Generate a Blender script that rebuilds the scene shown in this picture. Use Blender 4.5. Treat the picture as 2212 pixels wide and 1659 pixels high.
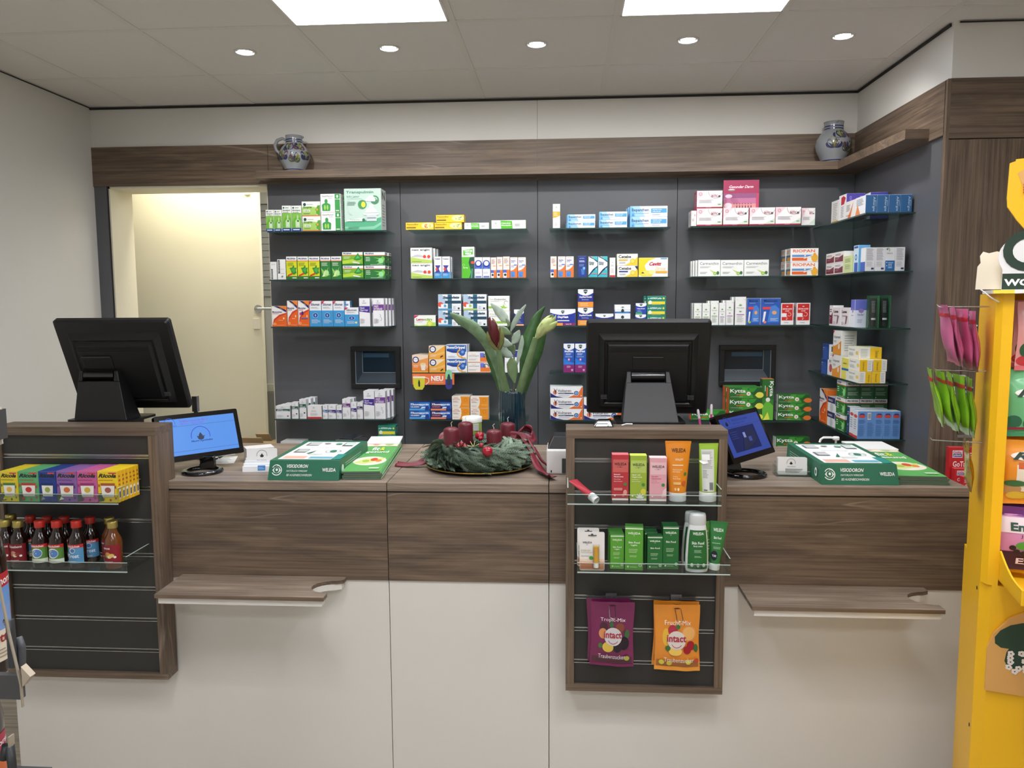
import bpy, math, random
from mathutils import Vector, Matrix
random.seed(7)
PI = math.pi
SC = bpy.context.scene
COL = SC.collection
for o in list(bpy.data.objects): bpy.data.objects.remove(o)

# ------------------------------------------------------------------ camera
FPX = 1703.0; YAW, PITCH, ROLL = .0655, .1022, -.0055
CAM = Vector((0, 0, 1.56))
fw = Vector((-math.sin(YAW)*math.cos(PITCH), math.cos(YAW)*math.cos(PITCH), -math.sin(PITCH)))
_r = Vector((math.cos(YAW), math.sin(YAW), 0)); _u = _r.cross(fw)
cr = _r*math.cos(ROLL) + _u*math.sin(ROLL); cu = -_r*math.sin(ROLL) + _u*math.cos(ROLL)
cam = bpy.data.cameras.new('camera'); camo = bpy.data.objects.new('camera', cam); COL.objects.link(camo)
cam.sensor_width = 36; cam.lens = FPX/2212*36; cam.clip_start = .05
camo.matrix_world = Matrix(((cr.x, cu.x, -fw.x, CAM.x), (cr.y, cu.y, -fw.y, CAM.y), (cr.z, cu.z, -fw.z, CAM.z), (0, 0, 0, 1)))
SC.camera = camo
try: SC.cycles.transparent_max_bounces = 24
except Exception: pass

def U(px, py, X=None, Y=None, Z=None):
    """world point on the plane X, Y or Z seen in direction (px, py)"""
    d = cr*((px-1106)/FPX) - cu*((py-829.5)/FPX) + fw
    t = Y/d.y if Y is not None else ((Z-CAM.z)/d.z if Z is not None else X/d.x)
    return CAM + d*t

# ------------------------------------------------------------------ light and exposure
vs = SC.view_settings
vs.view_transform = 'Standard'; vs.look = 'None'; vs.exposure = 0.0; vs.gamma = 1.0; vs.use_curve_mapping = False
W = bpy.data.worlds.new('world'); SC.world = W; W.use_nodes = True
W.node_tree.nodes['Background'].inputs[0].default_value = (.9, .93, 1, 1)
W.node_tree.nodes['Background'].inputs[1].default_value = .05
PANEL_E = 12.5        # ceiling panels
SPOT_W = 14.5        # downlights
DOOR_W = 9.0
FRONT_W = 19.0

# ------------------------------------------------------------------ materials
MATS = {}
def lin(h):
    h = h.lstrip('#')
    if len(h) == 3: h = ''.join(c*2 for c in h)
    c = [int(h[i:i+2], 16)/255 for i in (0, 2, 4)]
    return tuple((x/12.92 if x <= .04045 else ((x+.055)/1.055)**2.4) for x in c) + (1,)
def mat(hexc, rough=.45, metal=0, key='', spec=None, emit=0, coat=0, base=None):
    k = f'{hexc}_{rough}_{metal}_{key}_{emit}_{coat}'
    if k in MATS: return MATS[k]
    m = bpy.data.materials.new('m_'+k); m.use_nodes = True
    b = m.node_tree.nodes['Principled BSDF']
    b.inputs['Base Color'].default_value = lin(base or hexc)
    b.inputs['Roughness'].default_value = rough; b.inputs['Metallic'].default_value = metal
    if spec is not None: b.inputs['Specular IOR Level'].default_value = spec
    if coat: b.inputs['Coat Weight'].default_value = coat; b.inputs['Coat Roughness'].default_value = .1
    if emit:
        b.inputs['Emission Color'].default_value = lin(hexc); b.inputs['Emission Strength'].default_value = emit
    MATS[k] = m; return m
def nodemat(name):
    m = bpy.data.materials.new(name); m.use_nodes = True; nt = m.node_tree
    return m, nt, nt.nodes['Principled BSDF'], nt.nodes, nt.links
def ramp(nt, stops):
    r = nt.nodes.new('ShaderNodeValToRGB'); e = r.color_ramp.elements
    e[0].position, e[0].color = stops[0][0], lin(stops[0][1]); e[1].position, e[1].color = stops[-1][0], lin(stops[-1][1])
    for p, c in stops[1:-1]:
        x = e.new(p); x.color = lin(c)
    return r
def wood(name, axis, c1='5f5046', c2='766453', c3='8b7663', seed=0, s=1.0):
    """dark weathered oak decor, grain running along axis"""
    m, nt, b, N, L = nodemat(name)
    tc = N.new('ShaderNodeTexCoord'); mp = N.new('ShaderNodeMapping')
    k = [8*s]*3; k[axis] = .9*s; mp.inputs['Scale'].default_value = k; mp.inputs['Location'].default_value = (seed*3.1, seed*1.7, seed)
    L.new(tc.outputs['Object'], mp.inputs[0])
    n1 = N.new('ShaderNodeTexNoise'); n1.inputs['Scale'].default_value = 1.3; n1.inputs['Detail'].default_value = 9
    n1.inputs['Roughness'].default_value = .62; n1.inputs['Distortion'].default_value = 1.8; L.new(mp.outputs[0], n1.inputs[0])
    r = ramp(nt, [(.30, c1), (.5, c2), (.72, c3)]); L.new(n1.outputs['Fac'], r.inputs[0])
    mp2 = N.new('ShaderNodeMapping'); k2 = [160*s]*3; k2[axis] = 3*s; mp2.inputs['Scale'].default_value = k2; L.new(tc.outputs['Object'], mp2.inputs[0])
    n2 = N.new('ShaderNodeTexNoise'); n2.inputs['Scale'].default_value = 1; n2.inputs['Detail'].default_value = 4; L.new(mp2.outputs[0], n2.inputs[0])
    r2 = ramp(nt, [(.3, '85807a'), (.62, 'ffffff')]); L.new(n2.outputs['Fac'], r2.inputs[0])
    mx = N.new('ShaderNodeMix'); mx.data_type = 'RGBA'; mx.blend_type = 'MULTIPLY'; mx.inputs[0].default_value = .6
    L.new(r.outputs[0], mx.inputs[6]); L.new(r2.outputs[0], mx.inputs[7])
    # pale cracks that follow the grain
    mp3 = N.new('ShaderNodeMapping'); k3 = [4.5*s]*3; k3[axis] = .55*s; mp3.inputs['Scale'].default_value = k3
    mp3.inputs['Location'].default_value = (seed*2.3+1, seed*.7, seed*1.9); L.new(tc.outputs['Object'], mp3.inputs[0])
    n3 = N.new('ShaderNodeTexNoise'); n3.inputs['Scale'].default_value = 1; n3.inputs['Detail'].default_value = 3; n3.inputs['Distortion'].default_value = .8
    L.new(mp3.outputs[0], n3.inputs[0])
    r3 = ramp(nt, [(.488, '000000'), (.5, 'ffffff'), (.512, '000000')]); L.new(n3.outputs['Fac'], r3.inputs[0])
    mk = N.new('ShaderNodeMath'); mk.operation = 'MULTIPLY'; n4 = N.new('ShaderNodeTexNoise'); n4.inputs['Scale'].default_value = 2.3; L.new(tc.outputs['Object'], n4.inputs[0])
    r4 = ramp(nt, [(.52, '000000'), (.6, 'a0a0a0')]); L.new(n4.outputs['Fac'], r4.inputs[0])
    L.new(r3.outputs[0], mk.inputs[0]); L.new(r4.outputs[0], mk.inputs[1])
    m2 = N.new('ShaderNodeMix'); m2.data_type = 'RGBA'; L.new(mk.outputs[0], m2.inputs[0]); L.new(mx.outputs[2], m2.inputs[6]); m2.inputs[7].default_value = lin('b8a999')
    L.new(m2.outputs[2], b.inputs['Base Color']); b.inputs['Roughness'].default_value = .48
    bp = N.new('ShaderNodeBump'); bp.inputs['Strength'].default_value = .25; bp.inputs['Distance'].default_value = .002
    L.new(n2.outputs['Fac'], bp.inputs['Height']); L.new(bp.outputs[0], b.inputs['Normal'])
    return m
WX, WY, WZ = wood('wood_grain_x', 0, seed=1), wood('wood_grain_y', 1, seed=2), wood('wood_grain_z', 2, seed=3)
WTOP = wood('wood_worktop', 0, '7a6b5f', '948373', 'ac9a89', seed=4)
def paint(name, hexc, rough=.6, amp=.04, scale=3):
    m, nt, b, N, L = nodemat(name)
    n = N.new('ShaderNodeTexNoise'); n.inputs['Scale'].default_value = scale; n.inputs['Detail'].default_value = 5
    tc = N.new('ShaderNodeTexCoord'); L.new(tc.outputs['Object'], n.inputs[0])
    hs = N.new('ShaderNodeHueSaturation'); hs.inputs['Color'].default_value = lin(hexc)
    mr = N.new('ShaderNodeMapRange'); mr.inputs[3].default_value = 1-amp; mr.inputs[4].default_value = 1+amp
    L.new(n.outputs['Fac'], mr.inputs[0]); L.new(mr.outputs[0], hs.inputs['Value']); L.new(hs.outputs[0], b.inputs['Base Color'])
    b.inputs['Roughness'].default_value = rough
    return m
M_WALL = paint('wall_white', 'e2e0da'); M_CEIL = paint('ceiling_tile', 'e8e5e1', .9, .02, 60)
M_DARK = paint('dark_laminate', '5b5c60', .42, .04, 2); M_CREAM = paint('cream_door', 'eee8ce', .5, .02)
M_WHITEFRONT = paint('white_laminate', 'e2dfd8', .4, .015); M_FLOOR = wood('floor_vinyl', 0, 'a3988a', 'b5aa9c', 'c4baac', seed=6, s=.7)
M_SLAT = paint('slat_board', '32312f', .5, .03, 4); M_BLACK = paint('black_plastic', '121314', .42, .1, 200)
M_BLACK2 = paint('grey_black_plastic', '35353 6'.replace(' ', ''), .5, .1, 200)
M_STEEL = mat('c9cac8', .25, 1); M_ALU = mat('9c9c9a', .35, .9); M_GLOSSBLK = mat('0a0a0b', .12, 0, 'gb', coat=.6)
M_YELLOW = paint('yellow_board', 'f6bd10', .45, .03)
def glass(name, tint, gloss=.7):
    m = bpy.data.materials.new(name); m.use_nodes = True; nt = m.node_tree; N, L = nt.nodes, nt.links; N.clear()
    o = N.new('ShaderNodeOutputMaterial'); mx = N.new('ShaderNodeMixShader'); t = N.new('ShaderNodeBsdfTransparent'); g = N.new('ShaderNodeBsdfGlossy')
    t.inputs[0].default_value = lin(tint); g.inputs['Roughness'].default_value = .03; f = N.new('ShaderNodeLayerWeight'); f.inputs[0].default_value = .5; pw = N.new('ShaderNodeMath'); pw.operation = 'POWER'; pw.inputs[1].default_value = 5; ma = N.new('ShaderNodeMath'); ma.operation = 'MULTIPLY_ADD'; ma.inputs[1].default_value = gloss; ma.inputs[2].default_value = .04
    L.new(f.outputs['Facing'], pw.inputs[0]); L.new(pw.outputs[0], ma.inputs[0]); L.new(ma.outputs[0], mx.inputs[0]); L.new(t.outputs[0], mx.inputs[1]); L.new(g.outputs[0], mx.inputs[2]); L.new(mx.outputs[0], o.inputs[0])
    return m
M_GLASS = glass('shelf_glass', 'dfeeea'); M_GEDGE = mat('24413c', .3, 0, 'ge'); M_ACRYL = glass('acrylic', 'f3f7f6', .4); M_AEDGE = mat('b9c9c4', .1, 0, 'ae')

# ------------------------------------------------------------------ mesh builder
TXT = {}
def text_mesh(s, style=''):
    k = (s, style)
    if k in TXT: return TXT[k]
    c = bpy.data.curves.new('t', 'FONT'); c.body = s; c.size = 1; c.resolution_u = 2
    if 'b' in style: c.offset = .022
    if 'B' in style: c.offset = .04
    if 'i' in style: c.shear = .35
    c.fill_mode = 'BOTH'
    o = bpy.data.objects.new('t', c); me = bpy.data.meshes.new_from_object(o)
    V = [(v.co.x, v.co.y) for v in me.vertices]; Fc = [tuple(p.vertices) for p in me.polygons]
    bpy.data.objects.remove(o); bpy.data.curves.remove(c); bpy.data.meshes.remove(me)
    if V:
        x0, x1 = min(v[0] for v in V), max(v[0] for v in V); y0, y1 = min(v[1] for v in V), max(v[1] for v in V)
        V = [((x-x0)/(x1-x0+1e-9), (y-y0)/(y1-y0+1e-9)) for x, y in V]
    TXT[k] = (V, Fc); return TXT[k]

def discw(b, f, u, v, ru, rv, m, lay=.0006):
    n = 20; vs = [f(u, v, lay)]
    for q in (.5, 1): vs += [f(u+ru*q*math.cos(2*PI*i/n), v+rv*q*math.sin(2*PI*i/n), lay) for i in range(n)]
    fs = [(0, 1+i, 1+(i+1) % n) for i in range(n)]+[(1+i, 1+n+i, 1+n+(i+1) % n, 1+(i+1) % n) for i in range(n)]; b.add(vs, fs, m, True)
class MB:
    def __init__(s): s.v = []; s.f = []; s.m = []; s.sm = []; s.mats = []; s.T = Matrix.Identity(4)
    def mi(s, m):
        if isinstance(m, str): m = mat(m)
        if m not in s.mats: s.mats.append(m)
        return s.mats.index(m)
    def add(s, vs, fs, m, smooth=False):
        b = len(s.v); i = s.mi(m)
        s.v += [tuple(s.T @ Vector(v)) for v in vs]
        for f in fs: s.f.append(tuple(b+k for k in f)); s.m.append(i); s.sm.append(smooth)
        return s
    def box(s, x0, y0, z0, x1, y1, z1, m):
        v = [(x0, y0, z0), (x1, y0, z0), (x1, y1, z0), (x0, y1, z0), (x0, y0, z1), (x1, y0, z1), (x1, y1, z1), (x0, y1, z1)]
        return s.add(v, [(3, 2, 1, 0), (4, 5, 6, 7), (0, 1, 5, 4), (1, 2, 6, 5), (2, 3, 7, 6), (3, 0, 4, 7)], m)
    def hexa(s, v, m):   # 8 corners: bottom 4 ccw, top 4 ccw
        return s.add(v, [(3, 2, 1, 0), (4, 5, 6, 7), (0, 1, 5, 4), (1, 2, 6, 5), (2, 3, 7, 6), (3, 0, 4, 7)], m)
    def lathe(s, prof, m, n=24, c=(0, 0), cap=True, sx=1, sy=1, ribs=0, rib=0):
        vs = []; fs = []
        for r, z in prof:
            for k in range(n):
                a = 2*PI*k/n; rr = r*(1+rib*(math.cos(a*ribs))) if ribs else r
                vs.append((c[0]+rr*math.cos(a)*sx, c[1]+rr*math.sin(a)*sy, z))
        for i in range(len(prof)-1):
            for k in range(n):
                a, b = i*n+k, i*n+(k+1) % n; fs.append((a, b, b+n, a+n))
        s.add(vs, fs, m, True)
        if cap:
            for i in (0, len(prof)-1):
                if prof[i][0] > 1e-5: s.add(vs[i*n:(i+1)*n], [tuple(range(n))[::(-1 if i == 0 else 1)]], m)
        return s
    def cyl(s, c, r, z0, z1, m, n=20): return s.lathe([(r, z0), (r, z1)], m, n, c)
    def tube(s, pts, r, m, n=8, cap=True):
        P = [Vector(p) for p in pts]; R = r if isinstance(r, (list, tuple)) else [r]*len(P)
        vs = []; up = None
        for i, p in enumerate(P):
            t = ((P[min(i+1, len(P)-1)]-P[max(i-1, 0)])).normalized()
            if up is None: up = Vector((0, 0, 1)) if abs(t.z) < .9 else Vector((1, 0, 0))
            a = t.cross(up).normalized(); b = t.cross(a); up = -b
            for k in range(n): q = 2*PI*k/n; vs.append(p + a*R[i]*math.cos(q) + b*R[i]*math.sin(q))
        fs = [(i*n+k, i*n+(k+1) % n, (i+1)*n+(k+1) % n, (i+1)*n+k) for i in range(len(P)-1) for k in range(n)]
        s.add(vs, fs, m, True)
        if cap: s.add(vs[:n], [tuple(range(n))], m); s.add(vs[-n:], [tuple(range(n))[::-1]], m)
        return s
    def sphere(s, c, r, m, n=14, sz=1, dent=0):
        k = max(4, n//2); pr = []
        for i in range(k+1):
            a = -PI/2+PI*i/k; rr = math.cos(a); z = math.sin(a)*sz
            if dent: z -= dent*max(0, z)*(max(0, 1-rr*2.2))
            pr.append((max(rr*r, 1e-4), c[2]+z*r))
        return s.lathe(pr, m, n, (c[0], c[1]), cap=False)
    def prism(s, poly, y0, y1, m, mside=None):  # polygon in XZ, extruded along Y
        n = len(poly); vs = [(x, y0, z) for x, z in poly]+[(x, y1, z) for x, z in poly]
        s.add(vs, [tuple(range(n)), tuple(range(2*n-1, n-1, -1))], m)
        return s.add(vs, [(i, i+n, (i+1) % n+n, (i+1) % n) for i in range(n)], mside or m)
    def slab(s, poly, z0, z1, m, mside=None):   # polygon in XY, extruded along Z
        n = len(poly); vs = [(x, y, z0) for x, y in poly]+[(x, y, z1) for x, y in poly]
        s.add(vs, [tuple(range(n))[::-1], tuple(range(n, 2*n))], m)
        return s.add(vs, [(i, (i+1) % n, (i+1) % n+n, i+n) for i in range(n)], mside or m)
    def grid(s, fn, nu, nv, m, smooth=True):
        vs = [fn(i/nu, j/nv) for j in range(nv+1) for i in range(nu+1)]
        fs = [(j*(nu+1)+i, j*(nu+1)+i+1, (j+1)*(nu+1)+i+1, (j+1)*(nu+1)+i) for j in range(nv) for i in range(nu)]
        return s.add(vs, fs, m, smooth)
    def dec(s, O, Uv, Vv, w, h, ops, step=.00022, warp=None):
        """printed artwork on the face at O spanned by unit vectors Uv, Vv; sizes w x h; u, v in 0..1"""
        O, Uv, Vv = Vector(O), Vector(Uv), Vector(Vv); Nn = Uv.cross(Vv); lay = 0
        for op in ops:
            lay += 1; off = step*lay
            def P(u, v):
                if warp: return warp(u, v, off)
                return O+Uv*(u*w)+Vv*(v*h)+Nn*off
            k = op[0]
            if k == 'r':
                _, a, b, c, d, m = op
                if warp:
                    s.grid(lambda i, j: P(a+(c-a)*i, b+(d-b)*j), 8, 8, m, False)
                else: s.add([P(a, b), P(c, b), P(c, d), P(a, d)], [(0, 1, 2, 3)], m)
            elif k in 'ce':
                _, a, b, r, m = op[:5]; ry = op[5] if len(op) > 5 else r*w/h; n = 20
                if warp: discw(s, lambda u, v, o: P(u, v), a, b, r, ry, m); continue
                s.add([P(a+r*math.cos(2*PI*i/n), b+ry*math.sin(2*PI*i/n)) for i in range(n)], [tuple(range(n))], m)
            elif k == 'p':
                s.add([P(u, v) for u, v in op[1]], [tuple(range(len(op[1])))], op[2])
            elif k == 'a':   # arc band: centre, radius, width, angles, colour
                _, a, b, r, t, a0, a1, m = op; n = 16; q = w/h; L = []
                for i in range(n+1):
                    g = math.radians(a0+(a1-a0)*i/n)
                    L.append((P(a+(r-t)*math.cos(g), b+(r-t)*q*math.sin(g)), P(a+r*math.cos(g), b+r*q*math.sin(g))))
                s.add([x for y in L for x in y], [(2*i, 2*i+1, 2*i+3, 2*i+2) for i in range(n)], m)
            elif k == 't':
                _, a, b, c, d, tx, m = op[:7]; st = op[7] if len(op) > 7 else 'b'
                V, Fc = text_mesh(tx, st)
                if 'v' in st: s.add([P(a+(c-a)*y, d-(d-b)*x) for x, y in V], Fc, m)
                else: s.add([P(a+(c-a)*x, b+(d-b)*y) for x, y in V], Fc, m)
            elif k == 'l':   # lines of fine print
                _, a, b, c, d, n, m = op; rnd = random.Random(int(a*97+b*31+n))
                for i in range(n):
                    y = d-(d-b)*(i+.5)/n; hh = (d-b)/n*.2; e = c-(c-a)*rnd.uniform(0, .3)
                    if warp: s.grid(lambda p_, q_: P(a+(e-a)*p_, y-hh+2*hh*q_), 6, 1, m, False)
                    else: s.add([P(a, y-hh), P(e, y-hh), P(e, y+hh), P(a, y+hh)], [(0, 1, 2, 3)], m)
        return s
    def mesh(s, name):
        me = bpy.data.meshes.new(name); me.from_pydata(s.v, [], s.f)
        for m in s.mats: me.materials.append(m)
        me.polygons.foreach_set('material_index', s.m); me.polygons.foreach_set('use_smooth', s.sm); me.update()
        return me
    def build(s, name, parent=None, loc=None, rot=0, bevel=0, seg=2):
        o = bpy.data.objects.new(name, s.mesh(name)); COL.objects.link(o)
        if loc is not None: o.location = loc
        if rot: o.rotation_euler = rot if isinstance(rot, (tuple, list)) else (0, 0, rot)
        if parent: o.parent = parent
        if bevel:
            b = o.modifiers.new('bevel', 'BEVEL'); b.width = bevel; b.segments = seg; b.limit_method = 'ANGLE'; b.angle_limit = math.radians(40)
        return o
def tag(o, label, cat, group=None, kind=None):
    o['label'] = label; o['category'] = cat
    if group: o['group'] = group
    if kind: o['kind'] = kind
    return o
def thing(name, label, cat, loc=(0, 0, 0), rot=0, group=None):
    o = bpy.data.objects.new(name, None); COL.objects.link(o); o.empty_display_size = .05
    o.location = loc; o.rotation_euler = rot if isinstance(rot, (tuple, list)) else (0, 0, rot)
    return tag(o, label, cat, group)
def struct(mb, name, label=None, cat=None, **k):
    o = mb.build(name, **k); o['kind'] = 'structure'
    o['label'] = label or name.replace('_', ' '); o['category'] = cat or name.split('_')[0]
    return o
# ================================================================== the room
YB, XL, XR, ZC, YR, YF = 4.29, -2.59, 1.51, 2.636, 3.285, -3.2
GX0, GY0, GS = -1.676, 3.133, .625
XE = 3.6
FZ = -.13
struct(MB().box(XL-.1, YF, FZ-.1, XE, 6.6, FZ, M_FLOOR), 'floor', 'grey brown wood look floor beside the counter end')
struct(MB().box(XL-.1, YF, ZC+.003, XE, 6.6, ZC+.1, M_CEIL), 'ceiling', 'suspended ceiling of square off white mineral tiles')
b = MB(); mb_bar = mat('e4e1db', .6)
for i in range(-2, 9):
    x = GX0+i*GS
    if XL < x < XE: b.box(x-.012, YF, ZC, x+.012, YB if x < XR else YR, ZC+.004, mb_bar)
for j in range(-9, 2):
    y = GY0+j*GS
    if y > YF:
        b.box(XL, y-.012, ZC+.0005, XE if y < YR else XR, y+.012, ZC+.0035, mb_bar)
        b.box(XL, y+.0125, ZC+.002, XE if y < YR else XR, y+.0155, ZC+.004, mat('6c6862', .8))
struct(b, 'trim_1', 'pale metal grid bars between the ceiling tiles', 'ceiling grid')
struct(MB().box(XL-.1, YF, FZ, XL, YB+.0, ZC+.012, M_WALL), 'wall_left', 'plain off white side wall left of the doorway')
struct(MB().box(XL-.1, YF-.1, FZ, XE, YF, ZC+.012, M_WALL), 'wall_front', 'plain wall behind the viewer')
struct(MB().box(XE, YF, FZ, XE+.1, YR+.1, ZC+.012, M_WALL), 'wall_right', 'plain side wall beyond the yellow display')
gp = mat('2c2a28', .8)
b = MB(); b.box(XL+.0005, YB-.008, ZC-.012, XR, YB-.001, ZC-.001, gp); b.box(XL+.0005, YF, ZC-.004, XL+.006, YB-.008, ZC-.001, gp); b.box(XR-.008, YR+.02, ZC-.012, XR-.001, YB-.008, ZC-.001, gp); b.box(XR+.02, YR-.006, ZC-.006, XE, YR+.0, ZC-.001, gp)
struct(b, 'trim_10', 'thin dark shadow gap where the ceiling meets the walls', 'ceiling trim')
# back wall
dl, dr, dz = -2.515, -1.612, 2.212
b = MB()
b.box(XL, YB, 2.42, XR, YB+.11, ZC+.012, M_WALL)
b.box(XL, YB+.005, dz, XR, YB+.11, 2.42, M_WALL)
b.box(XL-.1, YB+.02, FZ, dl, YB+.11, dz, M_WALL); b.box(dr, YB+.02, FZ, XR, YB+.11, dz, M_WALL)
b.box(-.1405, YB-.0008, 2.42, -.1385, YB, ZC, '8e8a82'); b.box(dr+.01, YB+.0185, FZ, XR, YB+.0199, 2.3, '1a1a1a')
struct(b, 'wall_back', 'white upper wall over the wood band behind the counter')
b = MB(); b.box(XL+.0, YB-.004, FZ, dl, YB+.02, dz, M_DARK); b.box(dl-.002, YB-.006, FZ, dl+.004, YB+.02, dz, '1d1d1f')
struct(b, 'trim_2', 'narrow dark grey panel strip left of the doorway', 'wall panel')
b = MB()
xs = [dr, -.88, -.139, .599, XR]
for i in range(4): b.box(xs[i]+.0015, YB-.004, FZ, xs[i+1]-.0015, YB+.018, 2.30, M_DARK)
struct(b, 'trim_3', 'dark grey wall cladding in four panels behind the glass shelves', 'wall panel')
b = MB()
for x0, x1 in ((XL, -1.60), (-1.598, -.1405), (-.1385, XR)): b.box(x0, YB-.012, dz if x0 < -1.61 else dz, x1, YB+.005, 2.422, WX)
struct(b, 'trim_4', 'horizontal dark wood band above the doorway and shelves', 'wood band')
# niche side wall (faces left) and the wood wall right of it
b = MB(); b.box(XR, YR+.1, 2.42, XR+.12, YB+.11, ZC+.012, M_WALL)
struct(b, 'wall_niche', 'white upper side wall of the shelf niche')
struct(MB().box(XR, YR+.02, FZ, XR+.12, YB+.1, 2.30, M_DARK), 'trim_5', 'dark grey side cladding of the shelf niche', 'wall panel')
struct(MB().box(XR-.012, YR+.02, dz, XR, YB-.012, 2.422, WY), 'trim_6', 'dark wood band on the niche side wall', 'wood band')
b = MB(); b.box(XR, YR, FZ, XE, YR+.02, 2.19, WZ); b.box(XR-.0, YR-.001, 2.194, XE, YR+.02, 2.422, WX); b.box(XR-.012, YR+.0, FZ, XR-.0, YR+.024, 2.422, WZ)
struct(b, 'trim_7', 'tall dark wood wall cladding behind the yellow display', 'wood cladding')
struct(MB().box(XR, YR+.002, 2.424, XE, YR+.1, ZC+.012, M_WALL), 'wall_bulkhead', 'white wall above the tall wood cladding')
b = MB(); b.box(XR+.2, YR-.004, .62, XE, YR, .64, M_ALU); b.box(XR+.09, YR-.004, 1.005, XE, YR, 1.017, M_ALU); b.box(XR+.09, YR-.003, 1.02, XR+.093, YR, 1.02+.5, '3a3029')
struct(b, 'trim_8', 'aluminium hook rail in the wood cladding', 'rail')
# jug shelf
zs0, zs1 = 2.222, 2.262
poly = [(-1.622, 4.15), (1.345, 4.15), (1.408, 3.42), (XR-.012, 3.42), (XR-.012, YB-.012), (-1.622, YB-.012)]
poly = [(-1.622, 4.15), (1.375, 4.15), (1.402, 3.43), (XR-.012, 3.43), (XR-.012, YB-.012), (-1.622, YB-.012)]
o = MB().slab(poly, zs0, zs1, WX).build('wall_shelf'); tag(o, 'long dark wood shelf under the ceiling carrying two stoneware jugs', 'shelf')
# doorway: reveal, door leaf, room behind
b = MB(); rv = mat('e6e0cc', .6)
b.box(dl, YB+.11, FZ, dl+.004, YB+.24, dz, rv); b.box(dl-.1, YB+.11, dz, dr+.1, YB+.3, dz+.02, rv); b.box(dl+.003, YB+.0, FZ, dl+.012, YB+.11, dz, rv)
b.box(dr-.004, YB+.0, FZ, dr+.0, YB+.11, dz, rv); b.box(dl, YB, dz-.012, dr, YB+.11, dz, rv)
struct(b, 'trim_9', 'cream lining of the open doorway', 'door lining')
yd = 4.93
xr_ = U(557, 450, Y=yd).x
d = thing('door_1', 'wide cream door leaf standing inside the doorway', 'door', (xr_, yd, 0)); d['kind'] = 'structure'
MB().box(-1.6, 0, FZ, 0, .045, 2.6, M_CREAM).build('door_leaf', d, bevel=.004)
h = MB(); hz = U(565, 667, Y=yd).z
h.lathe([(.025, 0), (.025, .01)], M_STEEL, 18); o = h.build('handle_rose', d, (-.02, -.001, hz), (PI/2, 0, 0))
MB().tube([(-.02, -.01, hz), (-.02, -.05, hz), (0.0, -.055, hz), (.085, -.05, hz)], .009, M_STEEL, 10).build('door_handle', d)
MB().box(-.055, -.012, hz-.13, -.015, 0, hz-.06, 'efe9d6').build('lock_plate', d, bevel=.003)
p = U(534, 411, Y=yd); MB().box(p.x-.02-xr_, -.02, p.z-.03, p.x+.02-xr_, 0, p.z+.03, 'f2ecd6').build('door_sensor', d, bevel=.003)
struct(MB().box(-3.4, 6.4, FZ, -.4, 6.5, 3, M_CREAM), 'wall_backroom', 'pale wall of the back room')
struct(MB().box(-3.4, YB+.1, dz+.25, -.4, 6.4, dz+.3, M_CEIL), 'ceiling_backroom', 'low ceiling of the back room', 'ceiling')
struct(MB().box(-.5, YB+.11, FZ, -.4, 6.4, dz+.3, M_WALL), 'wall_backroom_side', 'side wall of the back room', 'wall')
struct(MB().box(-3.4, YB+.11, FZ, -3.3, 6.4, dz+.3, M_WALL), 'wall_backroom_left', 'left wall of the back room', 'wall')
ya = 5.6
c0, c1 = U(560, 450, Y=ya), U(640, 450, Y=ya); za, zb = U(575, 840, Y=ya).z, U(575, 440, Y=ya).z; zc = U(575, 640, Y=ya).z
t = thing('roller_cabinet', 'grey cabinet with slatted shutter seen through the doorway', 'cabinet', (c0.x, ya, 0))
wc = 1.0
MB().box(0, 0, FZ, wc, .5, za-.02, '8e9088').build('base_cabinet', t, bevel=.003)
MB().box(0, .0, za-.02, wc, .5, za+.035, 'c9ccb9').build('ledge', t, bevel=.003)
MB().box(0, .03, za+.035, wc, .5, zc, 'c8cac6').build('cabinet_body', t)
b = MB()
for k in range(14):
    z0 = zc+(zb-zc)*k/14; b.box(0, .02, z0, wc, .5, z0+(zb-zc)/14-.004, 'b4b7b4')
b.box(0, .03, zc, wc, .5, zb, '9a9d9a').build('shutter', t)
MB().box(0, .0, zb, wc, .5, zb+.13, 'd8d8d2').build('top_box', t, bevel=.003)
for k, (px, py, w, hh, rz, c) in enumerate(((566, 960, .14, .16, .25, 'b59a72'), (592, 956, .09, .2, -.3, 'b9a07c'))):
    ybx = 4.72+.34*k; p = U(px, py, Y=ybx)
    b = MB().box(-w/2, -.12, FZ, w/2, .12, p.z-.0, c); b.T = Matrix.Translation((0, -.12, p.z)) @ Matrix.Rotation(.7, 4, 'X'); b.box(-w/2, -.002, 0, w/2, .002, hh*.6, c)
    o = b.build('cardboard_box', loc=(p.x, ybx, 0), rot=0); tag(o, ('brown cardboard box with raised flap in the doorway', 'tall brown cardboard box right behind the door leaf')[k], 'box')
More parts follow.
